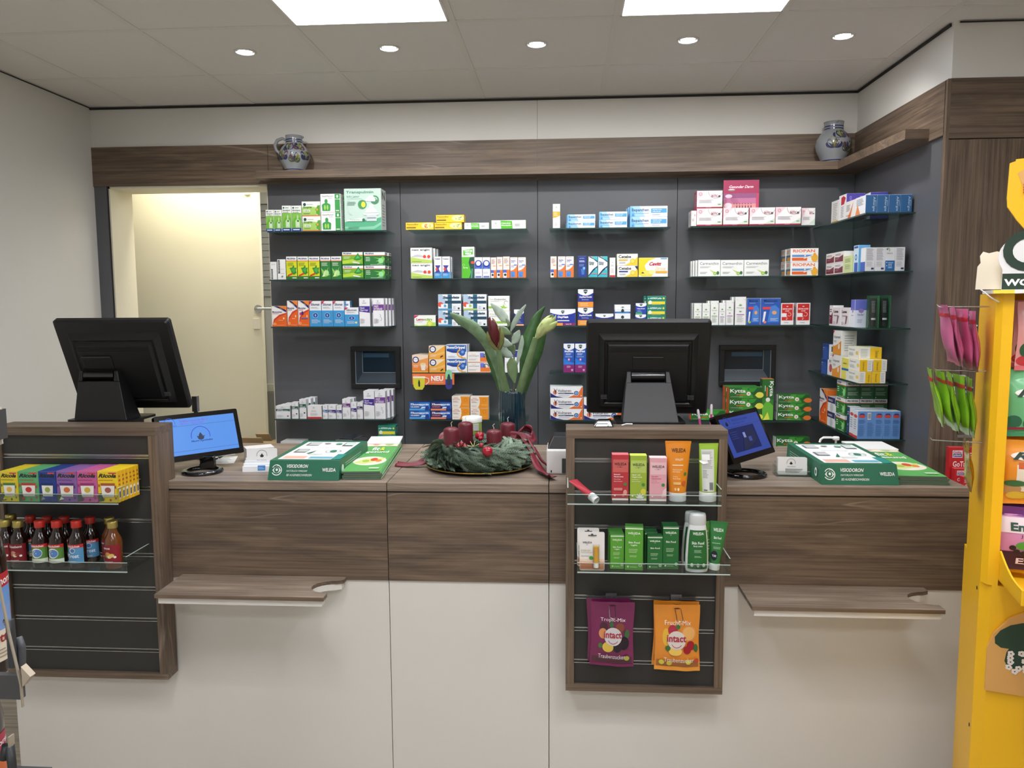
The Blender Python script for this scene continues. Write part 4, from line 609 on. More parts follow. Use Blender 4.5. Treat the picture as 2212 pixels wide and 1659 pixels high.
des('cDkN', 'tall dark navy gel carton', '24406f', '3a3f4a', 'e0e4ea', [('l', .2, .7, .8, .85, 2, 'c8d0e0'), ('e', .5, .35, .2, '6a9ad0', .05), ('l', .2, .1, .8, .25, 3, '6a84b0')], [('l', .1, .1, .9, .9, 16, '8a92a0')])
oct_ = [('p', [(.05, .82), (.25, .88), (.75, .88), (.95, .82), (.75, .76), (.25, .76)], 'd8504a'), ('p', [(.1, .86), (.3, .92), (.7, .92), (.9, .86), (.5, .88)], '20408a'), ('l', .1, .55, .9, .7, 4, '3a6aa8'), ('l', .1, .1, .9, .5, 12, '4a7ab4')]
des('cOct', 'sky blue wound spray carton with red logo', 'e8ecf4', '6a9ad8', 'd8dce0', [('e', .5, .8, .4, 'd8504a', .06), ('r', 0, 0, 1, .1, 'd04a4a'), ('l', .2, .3, .8, .7, 5, 'a0a8c0')], oct_)
des('cOcB', 'sky blue wound spray carton with barcode', 'e8ecf4', '6a9ad8', 'd8dce0', [('e', .5, .8, .4, 'd8504a', .06)], [('r', .12, .7, .55, .95, 'f4f4f4')]+[('r', .16+.045*i, .73, .18+.045*i, .92, '26262a') for i in range(8)]+[('l', .1, .1, .9, .6, 12, '4a7ab4')])

MESHC = {}
def carton_mesh(k, w, h, d):
    key = (k, round(w, 3), round(h, 3), round(d, 3))
    if key in MESHC: return MESHC[key]
    _, base, side, top, ops, sops = D[k]
    b = MB(); W2 = w/2; e = .0006
    b.add([(-W2+e, 0, e), (W2-e, 0, e), (W2-e, 0, h-e), (-W2+e, 0, h-e)], [(0, 1, 2, 3)], base)
    pf = [(-W2+e, 0), (W2-e, 0), (W2, e), (W2, d-e), (W2-e, d), (-W2+e, d), (-W2, d-e), (-W2, e)]
    lo = [(x, y, e) for x, y in pf]; hi = [(x, y, h-e) for x, y in pf]; n = 8
    for i in range(8):
        j = (i+1) % n
        if i == 0: continue
        b.add([lo[i], lo[j], hi[j], hi[i]], [(0, 1, 2, 3)], base if i == 4 else side)
    b.add([(x*(1-e/W2), y*(1-2*e/d)+e, h) for x, y in pf]+hi, [tuple(range(8))]+[(i+8, (i+1) % 8+8, (i+1) % 8, i) for i in range(8)], top)
    b.add([(x*(1-e/W2), y*(1-2*e/d)+e, 0) for x, y in pf]+lo, [tuple(range(8))[::-1]]+[(i, (i+1) % 8, (i+1) % 8+8, i+8) for i in range(8)], side)
    # closing flap seam of the lid
    b.add([(-W2+.0015, -.0001, h-.0016), (W2-.0015, -.0001, h-.0016), (W2-.0015, -.0001, h-.0012), (-W2+.0015, -.0001, h-.0012)], [(0, 1, 2, 3)], 'b8b8b4')
    b.dec((-W2+.0008, -.0001, .0008), (1, 0, 0), (0, 0, 1), w-.0016, h-.0016, ops)
    if sops:
        b.dec((W2+.0001, .0008, .0008), (0, 1, 0), (0, 0, 1), d-.0016, h-.0016, sops)
        b.dec((-W2-.0001, d-.0008, .0008), (0, -1, 0), (0, 0, 1), d-.0016, h-.0016, sops[:3])
    MESHC[key] = b.mesh('carton_'+k); return MESHC[key]
PLACED = []
def put(k, w, h, d, loc, rot=0, place='', lv=0, row=0, name='medicine_carton', xk=None):
    o = bpy.data.objects.new(name, carton_mesh(k, w, h, d)); COL.objects.link(o); o.location = loc; o.rotation_euler = (0, 0, rot)
    PLACED.append((o, k, place, xk if xk is not None else loc[0], lv, row)); return o
def stock(place, z, items, yf=4.105):
    """items: design, px left, px right, px top[, levels, rows behind, depth, row offset]"""
    for it in items:
        k, x0, x1, yt = it[:4]; n = it[4] if len(it) > 4 else 1; nb = it[5] if len(it) > 5 else 0
        d = it[6] if len(it) > 6 else .045; dx = it[7] if len(it) > 7 else .004; y = yf+(it[8] if len(it) > 8 else 0)
        ym = (yt+(500 if z > 1.9 else 600))/2
        a, c = U(x0, (yt+yt)/2+20, Y=y), U(x1, yt+20, Y=y); w = c.x-a.x-.0008; H = U((x0+x1)/2, yt, Y=y).z-z
        h = H/n-.0005
        if nb and y+(nb+1)*(d+.001) > YB-.006: d = (YB-.007-y)/(nb+1)-.001
        for r in range(nb+1):
            for l in range(n):
                jx = random.uniform(-.0015, .0015) if (l or r) and w > .03 else 0
                put(k, w, h, d, ((a.x+c.x)/2+dx*r+jx, y+r*(d+.001)+.001, z+.0003+l*(h+.0005)), 0, place, l, r, xk=(a.x+c.x)/2)
P = 'shelf, leftmost bay'
stock('top '+P, 1.94, [('syrS', 574, 591.5, 453), ('syrS', 592, 608.5, 453), ('syrL', 609, 629, 444), ('syrL', 629.5, 651, 444), ('sinu', 652, 692, 435, 2, 0, .06), ('myrt', 692.5, 736, 418.5, 2, 2, .055, .009), ('inhal', 743, 823, 407, 1, 0, .11)])
stock('second '+P, 1.69, [('blkA', 584, 597.5, 565.5), ('blkB', 599, 617, 560), ('proY', 618, 641.5, 554), ('proY', 642.3, 666, 554), ('proY', 666.5, 690.5, 554), ('proG', 691.5, 714.5, 554), ('proG', 715, 738, 554), ('proWY', 739.5, 784.5, 544.5, 2, 0, .06), ('proWG', 786, 832, 544.5, 2, 1, .06, .006)])
stock('third '+P, 1.442, [('mucW', 587, 619, 661), ('mucT', 620, 642.5, 649.5), ('mucC', 643.5, 667.5, 649.5), ('silo', 668.3, 694, 650), ('silo', 694.5, 719, 650), ('silo', 719.5, 743.5, 650, 1, 1, .04, .022), ('siloS', 744.5, 775, 664), ('purA', 775.5, 799, 644, 1, 1, .045, .01), ('purB', 805, 829.5, 644, 1, 3, .042, .008)])
stock('lowest '+P, .949, [('grnW', 596, 627, 876.7, 1, 2, .05, .006), ('grnN', 630, 644.5, 869), ('grnN', 646.5, 661.5, 862.6, 1, 2, .045, .01), ('redF', 664, 695, 876.7, 1, 0, .06), ('tealN', 697, 708, 875), ('vioN', 708.7, 726, 875), ('vioN', 727, 738.5, 876), ('pinkP', 739.3, 757, 862, 1, 1, .05, .006), ('vioN', 757.8, 770.5, 869.5), ('drkN', 771.3, 784, 870, 1, 1, .05, .0), ('purA', 785, 808.5, 844.6, 1, 1, .05, .004), ('purB', 809.3, 832.5, 844.6, 1, 2, .045, .012)])
P = 'shelf, second bay'
stock('top '+P, 1.94, [('yelL', 876.5, 937.3, 480.5, 1, 0, .06, 0, -.005), ('yelH', 938.4, 998, 480.5, 1, 0, .07), ('salS', 1003, 1056.5, 481, 1, 0, .05), ('salL', 1061.5, 1136, 475.4, 1, 0, .06)])
_a, _c = U(942, 484, Y=4.105), U(1002.5, 484, Y=4.105); _z0 = U(968, 480.5, Y=4.105).z; put('yelH', _c.x-_a.x, U(970, 464, Y=4.105).z-_z0-.001, .07, ((_a.x+_c.x)/2, 4.106, _z0+.0006), 0, 'top '+P, 1, 0, xk=-.6)
stock('second '+P, 1.69, [('neo', 887, 933.5, 535, 2, 2, .055, .007), ('tumP', 937.6, 954.3, 554), ('tumP', 955, 972, 554, 1, 1, .045, .004), ('tant', 997, 1024.5, 533, 1, 0, .055), ('ring', 1025, 1041.7, 555.6), ('ring', 1042.2, 1059, 555.6), ('pink', 1060, 1072.2, 556), ('pink', 1072.9, 1085.7, 555), ('pink', 1086.3, 1101, 554), ('nasO', 1102, 1118, 555.6), ('nasO', 1118.7, 1136, 555.6)])
stock('third '+P, 1.442, [('lemo', 894.6, 941.5, 681, 1, 0, .06), ('sepA', 946, 996, 635.7, 2, 1, .055, .003), ('sepB', 1001, 1051.5, 635.7, 2, 0, .06), ('dobe', 1055, 1101, 639, 2, 0, .06), ('vickS', 1110, 1132, 668.6)])
stock('fourth '+P, 1.198, [('drink', 890, 925.6, 767, 1, 3, .045, .004), ('hotO', 926.4, 961.5, 747, 2, 1, .06), ('boxa', 963.5, 1009, 744.5, 2, 1, .06, .002), ('rati', 1010, 1059, 761, 2, 0, .07), ('bluW', 1090, 1122, 757)])
stock('fifth '+P, .949, [('thoC', 884, 929.3, 869, 2, 0, .06), ('thoI', 930, 975, 869, 2, 1, .06, 0), ('ibu', 976.3, 1014.7, 856, 2, 1, .06, .004), ('ibu', 1016, 1055, 857, 2, 0, .06)])
P = 'shelf, third bay'
stock('top '+P, 1.94, [('cyl', 1194, 1210, 440.4), ('bepS', 1225.5, 1285.7, 463, 2, 2, .045, -.003), ('bepM', 1294, 1355, 457, 2, 0, .06), ('bepL', 1361, 1442, 445, 2, 2, .05, -.006)])
stock('second '+P, 1.69, [('pink', 1189, 1202.5, 553.8), ('nasO', 1205, 1221.5, 553.8), ('nasO', 1222, 1239.5, 553.8), ('navS', 1248, 1267, 552.5), ('rhin', 1271, 1291, 553.8), ('rhin', 1291.7, 1312.4, 553.8), ('rdfN', 1316.8, 1329.4, 556.5), ('celB', 1333, 1378, 573.7, 1, 0, .06), ('cevi', 1379.5, 1443, 556.5, 1, 0, .08)])
_a, _c = U(1332.7, 575, Y=4.105), U(1377.5, 575, Y=4.105); _z0 = U(1355, 573.7, Y=4.105).z; put('celA', _c.x-_a.x, U(1355, 548, Y=4.105).z-_z0-.001, .06, ((_a.x+_c.x)/2, 4.106, _z0+.0004), 0, 'second '+P, 1, 0)
stock('third '+P, 1.442, [('dayN', 1188, 1243.3, 667.7, 1, 0, .06), ('dayM', 1248, 1281.3, 624.5, 2, 1, .055), ('dayW', 1285.7, 1325.5, 677.7, 1, 0, .06), ('vapo', 1372, 1396.3, 654.5, 2, 0, .055), ('aspi', 1397.5, 1438.5, 638.8, 3, 1, .06, -.012)])
_z = 1.4424
for k_, hh in (('rubL', .062), ('rubL', .018), ('rubT', .026)):
    _a, _c = U(1328, 670, Y=4.11), U(1362, 670, Y=4.11); put(k_, _c.x-_a.x, hh, .06, ((_a.x+_c.x)/2, 4.111, _z), 0, 'third '+P, 0 if _z < 1.46 else (1 if k_ == 'rubL' else 0), 0); _z += hh+.0005
stock('fourth '+P, 1.198, [('medi', 1217, 1240.8, 742, 1, 0, .06), ('medi', 1241.8, 1266, 742, 1, 1, .06)])
stock('fifth '+P, .949, [('volt', 1189, 1259.5, 835.3, 3, 1, .05, -.002), ('volt', 1261, 1343, 860, 2, 0, .06)])
P = 'shelf, fourth bay'
stock('top '+P, 1.943, [('bioP', 1493, 1504.5, 455, 1, 0, .09), ('biot', 1505.5, 1561.3, 411.8, 2, 0, .085), ('biot', 1562, 1617.4, 448.7, 1, 0, .085), ('biot', 1619, 1674.5, 448.0, 1, 0, .085), ('biot', 1675.2, 1730.6, 447, 1, 0, .085), ('bioP', 1731.6, 1761, 449, 1, 0, .08, 0, .03)])
stock('second '+P, 1.69, [('carm', 1508, 1556, 561.4, 1, 3, .035, -.007), ('carm', 1556.6, 1606.6, 561.4, 1, 0, .06), ('carm', 1607.4, 1661, 561, 1, 0, .06), ('riop', 1708, 1768.5, 536, 2, 1, .08, -.004)])
stock('third '+P, 1.442, [('ibeG', 1499, 1516, 654.7, 1, 1, .045, -.004), ('ibeG', 1517, 1534, 654.7), ('ibeG', 1535, 1552.7, 649.6, 1, 1, .045, -.006), ('ibeP', 1553.3, 1567.6, 654), ('ibeP', 1568.2, 1585.5, 648.5, 1, 1, .045, -.008), ('ibeP', 1588, 1612, 641, 1, 1, .045, -.008), ('maaN', 1613.2, 1642, 644), ('maaW', 1643, 1686.3, 644), ('redR', 1687, 1714.6, 654.7), ('redR', 1720.5, 1750.5, 654.3, 1, 1, .045, -.012)])
stock('fifth '+P, .951, [('kytY', 1492, 1566.6, 887, 1, 0, .06), ('kytY', 1574, 1646, 836.8, 3, 1, .06, -.006), ('kytV', 1647, 1672, 818.7, 1, 0, .055), ('kytO', 1679, 1750, 851.6, 3, 0, .06)])
stock('lowest '+P, .70, [('kytO', 1676, 1749, 944, 3, 0, .06)])
stock('lowest shelf, leftmost bay', .70, [('aspi', 816.5, 855, 919.5, 4, 0, .07)])
# corner shelves: design, nearest Y, extent along Y, first X, depth in X, count, height, z[, levels]
CROW = {}
def corner(place, z, items):
    for it in items:
        k, y0, w, x0, d, n, h = it[:7]; lv = it[7] if len(it) > 7 else 0
        ys = CROW.setdefault((k, place), []); ys.append(y0) if y0 not in ys else None
        for i in range(n):
            put(k, w, h, d, (x0+i*(d+.001), y0+w/2, z+.0004+lv*(h+.0006) if lv < 5 else lv), -PI/2, place, 0 if lv >= 5 else lv, ys.index(y0), xk=round((x0+i*d-1.3)/.04)*.04 if k == 'cFin' else x0+i*d)
Q = 'corner shelf'
corner('top '+Q, 1.94, [('cBlue', 3.565, .12, 1.304, .048, 4, .077), ('cOrg', 3.69, .13, 1.308, .06, 1, .077), ('cPur', 3.825, .10, 1.312, .085, 1, .118), ('cPur', 3.825, .10, 1.42, .08, 1, .122), ('cWht', 3.93, .11, 1.315, .06, 1, .105)])
corner('second '+Q, 1.69, [('cFin', 3.565, .055, 1.312, .041, 2, .102), ('cEin', 3.565, .055, 1.396, .041, 1, .102), ('cFin', 3.565, .055, 1.438, .041, 1, .102), ('cEye', 3.63, .06, 1.306, .05, 1, .118), ('cFin', 3.63, .055, 1.36, .041, 3, .104), ('cLim', 3.70, .12, 1.306, .05, 1, .078), ('cBur', 3.83, .125, 1.31, .06, 1, .052), ('cBur', 3.83, .125, 1.31, .06, 1, .052, 1), ('cBur', 3.96, .125, 1.312, .06, 1, .052), ('cBur', 3.96, .125, 1.312, .06, 1, .052, 1)])
corner('third '+Q, 1.442, [('cVio', 3.66, .05, 1.31, .055, 1, .125), ('cLas', 3.72, .11, 1.308, .06, 1, .088), ('cLas', 3.835, .11, 1.308, .06, 1, .088), ('cBur', 3.95, .05, 1.31, .05, 1, .098), ('cGry', 3.86, .05, 1.40, .045, 2, .125)])
corner('fourth '+Q, 1.198, [('cYel', 3.565, .13, 1.304, .055, 1, .052), ('cYe2', 3.565, .13, 1.361, .058, 1, .052), ('cYe2', 3.565, .13, 1.306, .055, 1, .052, 1), ('cYe2', 3.565, .13, 1.365, .058, 1, .052, 1), ('cYel', 3.60, .13, 1.312, .1, 1, .052, 2), ('cGel', 3.70, .09, 1.306, .06, 1, .1), ('cGri', 3.80, .115, 1.304, .06, 1, .107), ('cWrd', 3.925, .06, 1.31, .06, 1, .09), ('cNvy', 4.0, .1, 1.31, .055, 1, .075), ('cNvy', 3.995, .1, 1.313, .03, 4, .075, 1)])
put('cGri', .115, .115, .07, (1.304, 3.80+.0575, 1.198+.1085), -PI/2, 'fourth '+Q, 1, 0)
corner('fifth '+Q, .949, [('cOct', 3.562, .055, 1.306, .036, 1, .125), ('cOcB', 3.562, .055, 1.343, .036, 1, .125), ('cOct', 3.562, .055, 1.380, .036, 3, .125), ('cOct', 3.62, .055, 1.31, .036, 4, .127), ('cDkN', 3.68, .035, 1.312, .05, 1, .128)])
corner('fifth '+Q, .949, [('proWG', 3.73, .125, 1.31, .062, 3, .079, lv) for lv in range(3)]+[('cAcc', 3.87, .11, 1.31, .055, 1, .072, lv) for lv in range(2)]+[('cOrB', 4.0, .11, 1.312, .1, 1, .17)])

# labels from place: what sets each carton apart from its look-alikes
def relabel():
    G = {}
    for o, k, place, x, lv, row in PLACED: G.setdefault((k, place), []).append((o, x, lv, row))
    for (k, place), L in G.items():
        desc = D[k][0]; xs = []
        for v in sorted(x for _, x, _, _ in L):
            if not xs or v-xs[-1] > .008: xs.append(v)
        nx = len(xs)
        o1 = {1: ['']}.get(nx) or ({2: ['left', 'right'], 3: ['left', 'middle', 'right'], 4: ['leftmost', 'second from left', 'second from right', 'rightmost']}.get(nx) or ['leftmost', 'second from left']+['third from left', 'fourth from left', 'fifth from left', 'sixth from left', 'seventh from left', 'eighth from left', 'ninth from left'][:nx-3]+['rightmost'])
        mlv = max(l for _, _, l, _ in L); seen = {}
        for o, x, lv, row in L:
            ps = [o1[min(range(nx), key=lambda i: abs(xs[i]-x))]]
            if mlv: ps.append({1: ['lower', 'upper'], 2: ['bottom', 'middle', 'top'], 3: ['lowest', 'lower', 'upper', 'topmost']}[mlv][lv])
            if row: ps.append(['', 'second row', 'third row', 'back row'][row])
            elif any(r for _, xx, _, r in L if abs(xx-x) < .006): ps.append('front row')
            ps = [p for p in ps if p]
            lab = desc+(', '+' '.join(ps) if ps else '')+', '+place
            tag(o, lab, 'medicine box', ('lookalike cartons: '+desc+', '+place) if len(L) > 1 else None)
            if len(lab.split()) > 16: print('LONG', len(lab.split()), lab)
            if lab in seen: print('DUP', lab)
            seen[lab] = 1
relabel()
# ================================================================== things on the counter
def TM(x, y, z, rz=0, rx=0, ry=0): return Matrix.Translation((x, y, z)) @ Matrix.Rotation(rz, 4, 'Z') @ Matrix.Rotation(ry, 4, 'Y') @ Matrix.Rotation(rx, 4, 'X')
def rrect(x0, z0, x1, z1, r, n=4):
    o = []
    for cx, cz, a0 in ((x1-r, z0+r, -90), (x1-r, z1-r, 0), (x0+r, z1-r, 90), (x0+r, z0+r, 180)):
        for k in range(n+1):
            a = math.radians(a0+90*k/n); o.append((cx+r*math.cos(a), cz+r*math.sin(a)))
    return o
def maple(u, v, s, q, c):   # stylised leaf over an arch
    P_ = [(0, -.5), (-.25, -.5), (-.5, -.3), (-.42, -.25), (-.62, .1), (-.3, 0), (-.3, .15), (0, .6), (.3, .15), (.3, 0), (.62, .1), (.42, -.25), (.5, -.3), (.25, -.5)]
    return ('p', [(u+s*x, v+s*q*y) for x, y in P_], c)
def logo(u, v, s, q, c1, c2): return [('a', u, v, s*1.25, s*.09, -12, 192, c2), maple(u, v-s*q*.05, s*.85, q, c1)]

# till monitors seen from behind
def monitor(x, y, zc, w, h, yaw, tilt, lab, sx, sw0, sw1, zb, yb, glossy, mo=0):
    t = thing('till_monitor', lab, 'monitor', (x, yb, zb), 0, 'till monitors')
    M_ = TM(x, y, zc, yaw, -tilt); inv = TM(x, yb, zb).inverted()
    b = MB(); b.T = inv @ M_
    # local: x right, y away from the shop, z up; the housing tapers towards the viewer
    def ring(hw, hh, yy, r): return [(px_, yy, pz_) for px_, pz_ in rrect(-hw, -hh, hw, hh, r)]
    R = [ring(w/2, h/2, .018, .01), ring(w/2, h/2, .0, .01), ring(w/2-.006, h/2-.006, -.008, .01)]
    n = len(R[0]); vs = [p for q in R for p in q]
    fs = [(i*n+k, i*n+(k+1) % n, (i+1)*n+(k+1) % n, (i+1)*n+k) for i in range(2) for k in range(n)]+[tuple(range(2*n, 3*n))[::-1], tuple(range(n))]
    b.add(vs, [tuple(reversed(f)) for f in fs], M_BLACK); hous = b.build('housing', t)
    b = MB(); b.T = inv @ M_
    a0, a1, c0, c1 = -w*.40, w*.40, -h*.42, h*.37
    def fr(i, yy): return [(a0+i, yy, c0+i), (a1-i, yy, c0+i), (a1-i, yy, c1-i), (a0+i, yy, c1-i)]
    L_ = [fr(0, -.008), fr(.016, -.026), fr(.020, -.026), fr(.024, -.023), fr(.028, -.023), fr(.036, -.034)]; vs = [p for q in L_ for p in q]
    fs = [(i*4+k, i*4+(k+1) % 4, (i+1)*4+(k+1) % 4, (i+1)*4+k) for i in range(5) for k in range(4)]+[(20, 21, 22, 23)]
    b.add(vs, fs, M_BLACK)
    for k in range(3): b.box(a0+.04, -.0352+.0, c1-.045-k*.006, a1-.04, -.033, c1-.0435-k*.006, mat('070707'))
    b.build('rear_cover', t)
    b = MB(); b.T = inv @ M_; b.box(mo-.052, -.037, h*.02, mo+.052, -.030, h*.155, M_BLACK); b.box(mo-.05, -.042, h*.145, mo+.05, -.036, h*.158, M_BLACK2); b.build('mount_plate', t, bevel=.0015)
    for s in (-1, 1):
        b = MB(); b.T = inv @ M_
        for k in range(5): b.box(s*w*.355-.011, -.0285, -h*.31+k*.0035, s*w*.355+.011, -.026, -h*.31+k*.0035+.0012, '55565a')
        b.build('vent', t)
    b = MB(); b.T = inv @ M_; b.box(-w/2+.012, .018, -h/2+.012, w/2-.012, .0195, h/2-.012, mat('1a2430', .1, key='scr')); b.build('screen', t)
    # hinge and wedge shaped neck
    hz = (M_ @ Vector((mo, -.045, -h*.04)))
    b = MB(); b.T = inv @ TM(hz.x, hz.y, hz.z, 0, 0, PI/2); b.cyl((0, 0), .0155, -sw0*.39, sw0*.39, M_GLOSSBLK, 20); b.build('hinge', t)
    b = MB(); b.T = inv; zt = hz.z+.016; y0, y1 = hz.y-.012, hz.y+.02; yB0, yB1 = yb-.035, yb+.06
    X0, X1, Q0, Q1 = hz.x-sw0/2, hz.x+sw0/2, sx-sw1/2-.0, sx+sw1/2; g = sw0*.41; zm = hz.z-.02
    def lerp(z): return (z-zb)/(zt-zb)
    def yy(z): k = lerp(z); return (yB0+(y0-yB0)*k, yB1+(y1-yB1)*k)
    def xx(z): k = lerp(z); return (Q0+(X0-Q0)*k, Q1+(X1-Q1)*k)
    ya_, yb_ = yy(zm); xa_, xb_ = xx(zm)
    b.hexa([(Q0, yB0, zb+.004), (Q1, yB0, zb+.004), (Q1, yB1, zb+.004), (Q0, yB1, zb+.004), (xa_, ya_, zm), (xb_, ya_, zm), (xb_, yb_, zm), (xa_, yb_, zm)], glossy)
    for p, q, p1, q1 in ((xa_, hz.x-g, X0, hz.x-g), (hz.x+g, xb_, hz.x+g, X1)):
        b.hexa([(p, ya_, zm), (q, ya_, zm), (q, yb_, zm), (p, yb_, zm), (p1, y0, zt), (q1, y0, zt), (q1, y1, zt), (p1, y1, zt)], glossy)
    b.build('neck', t, bevel=.002)
    b = MB(); b.slab(rrect(-sw1*.62, -.05, sw1*.62, .13, .02), 0, .008, M_BLACK); b.build('base', t, (sx-x, 0, 0), bevel=.002)
    # column under the base
    o = MB().box(-.07, -.03, CZ+.0003, .07, .12, zb-.0005, M_BLACK2).build('monitor_riser', loc=(sx, yb, 0)); tag(o, 'dark riser column hidden behind the '+('left' if sx < 0 else 'centre')+' display panel', 'riser')
pL = U(235, 808, Y=2.66)
monitor(-1.549, 2.68, 1.349, .403, .354, .041, -.427, 'black till monitor seen from behind, left, tilted over the sweets panel', -1.60, .138, .19, 1.158, 2.64, M_BLACK, -.066)
monitor(.29, 2.75, 1.334, .42, .344, -.052, -.27, 'black till monitor seen from behind, centre, over the cream panel', U(1402, 915, Y=2.66).x, .143, .185, 1.158, 2.64, M_BLACK2)

# customer displays
def cdisp(px, x, y, z, yaw, tilt, w, h, lab, on, neck_back, base):
    t = thing('customer_display', lab, 'display screen', (base[0], base[1], CZ), 0, 'customer displays'); inv = TM(base[0], base[1], CZ).inverted()
    M_ = TM(x, y, z, yaw, 0) @ Matrix.Rotation(-tilt, 4, 'X')
    b = MB(); b.T = inv @ M_; b.prism(rrect(-w/2, -h/2, w/2, h/2, .006), 0, .022, M_GLOSSBLK); b.prism(rrect(-w*.36, -h*.34, w*.36, h*.36, .01), .022, .04, M_BLACK); b.build('bezel', t, bevel=.001)
    b = MB(); b.T = inv @ M_; f = .016; sw_, sh_ = w-2*f, h-2*f-.004
    col = mat('62a0fa', .25, emit=.85, key='scr', base='0a0a0c') if on else mat('3a50a8', .25, emit=.8, key='scr2', base='0a0a0c')
    b.box(-sw_/2, -.0008, -sh_/2+.002, sw_/2, -.0001, sh_/2+.002, col)
    d1, d2, d3 = (mat('1d2a4a', emit=.05), mat('2a48c0', emit=.25), mat('7a50c8', emit=.3)) if on else (mat('161a30', emit=.05), mat('20307a', emit=.2), mat('24347f', emit=.3))
    ops = []
    q = sw_/sh_
    if on:
        ops = [('r', 0, .79, 1, .795, d1), ('r', 0, .10, 1, .105, d1)]+logo(.12, .88, .06, q, d1, d2)+logo(.5, .47, .105, q, mat('2c3450', emit=.1), d2)+[
            ('t', .25, .89, .63, .955, 'Willkommen in Ihrer', d3, ''), ('t', .25, .81, .57, .875, 'Ahorn - Apotheke', d3, ''), ('t', .05, .80, .21, .83, 'Ahorn Apotheke', d2, 'b'), ('t', .36, .30, .65, .37, 'Ahorn Apotheke', mat('1d3a80', emit=.15), 'b')]
    else:
        ops = [('r', .1, .1, .78, .72, mat('182258', emit=.25)), ('r', 0, .75, 1, .755, d1)]+logo(.14, .86, .07, q, d1, d2)+[('t', .28, .88, .7, .96, 'Willkommen', d3, ''), ('t', .28, .79, .6, .86, 'Ihrer Apotheke', d3, ''),
            ('p', [(.3, .12), (.4, .4), (.55, .62), (.7, .6), (.74, .3), (.55, .2), (.42, .12)], mat('222a4c', emit=.15)), ('r', .42, .42, .48, .56, mat('7a86c0', emit=.3)), ('r', .52, .3, .6, .42, mat('3a4a90', emit=.3)), ('l', .12, .42, .3, .64, 4, mat('303c80', emit=.2))]
    b.dec((-sw_/2, -.0008, -sh_/2+.002), (1, 0, 0), (0, 0, 1), sw_, sh_, ops, .0002); b.build('screen', t)
    c = M_ @ Vector((0, .03, -h*.2)); B = Vector((base[0], base[1], CZ))
    b = MB(); b.T = inv
    for i in range(1): pass
    if neck_back: P_ = [c, Vector((c.x, c.y+.0, c.z-.05)), B+Vector((0, .04, .05)), B+Vector((0, .045, .008))]
    else: P_ = [c, Vector((c.x-.03, c.y+.02, c.z-.06)), B+Vector((-.04, .05, .055)), B+Vector((-.03, .045, .008))]
    for p, q_ in zip(P_[:-1], P_[1:]):
        wv = .026
        b.hexa([(q_.x-wv, q_.y-.009, q_.z), (q_.x+wv, q_.y-.009, q_.z), (q_.x+wv, q_.y+.009, q_.z), (q_.x-wv, q_.y+.009, q_.z), (p.x-wv, p.y-.009, p.z), (p.x+wv, p.y-.009, p.z), (p.x+wv, p.y+.009, p.z), (p.x-wv, p.y+.009, p.z)], M_GLOSSBLK)
    b.build('neck', t, bevel=.002)
    b = MB(); b.lathe([(.068, .0), (.07, .006), (.066, .012), (.056, .013), (.048, .009), (.048, 0), (.068, 0)], M_GLOSSBLK, 40, cap=False); b.build('ring_base', t)
cdisp(0, -1.282, 2.68, 1.101, .854, .296, .298, .165, 'customer display with bright blue welcome screen on ring foot, left counter', True, True, (-1.256, 2.63))
cdisp(0, .62, 2.7, 1.11, .876, .464, .299, .17, 'customer display with dark blue screen on ring foot, right counter', False, False, (.614, 2.66))

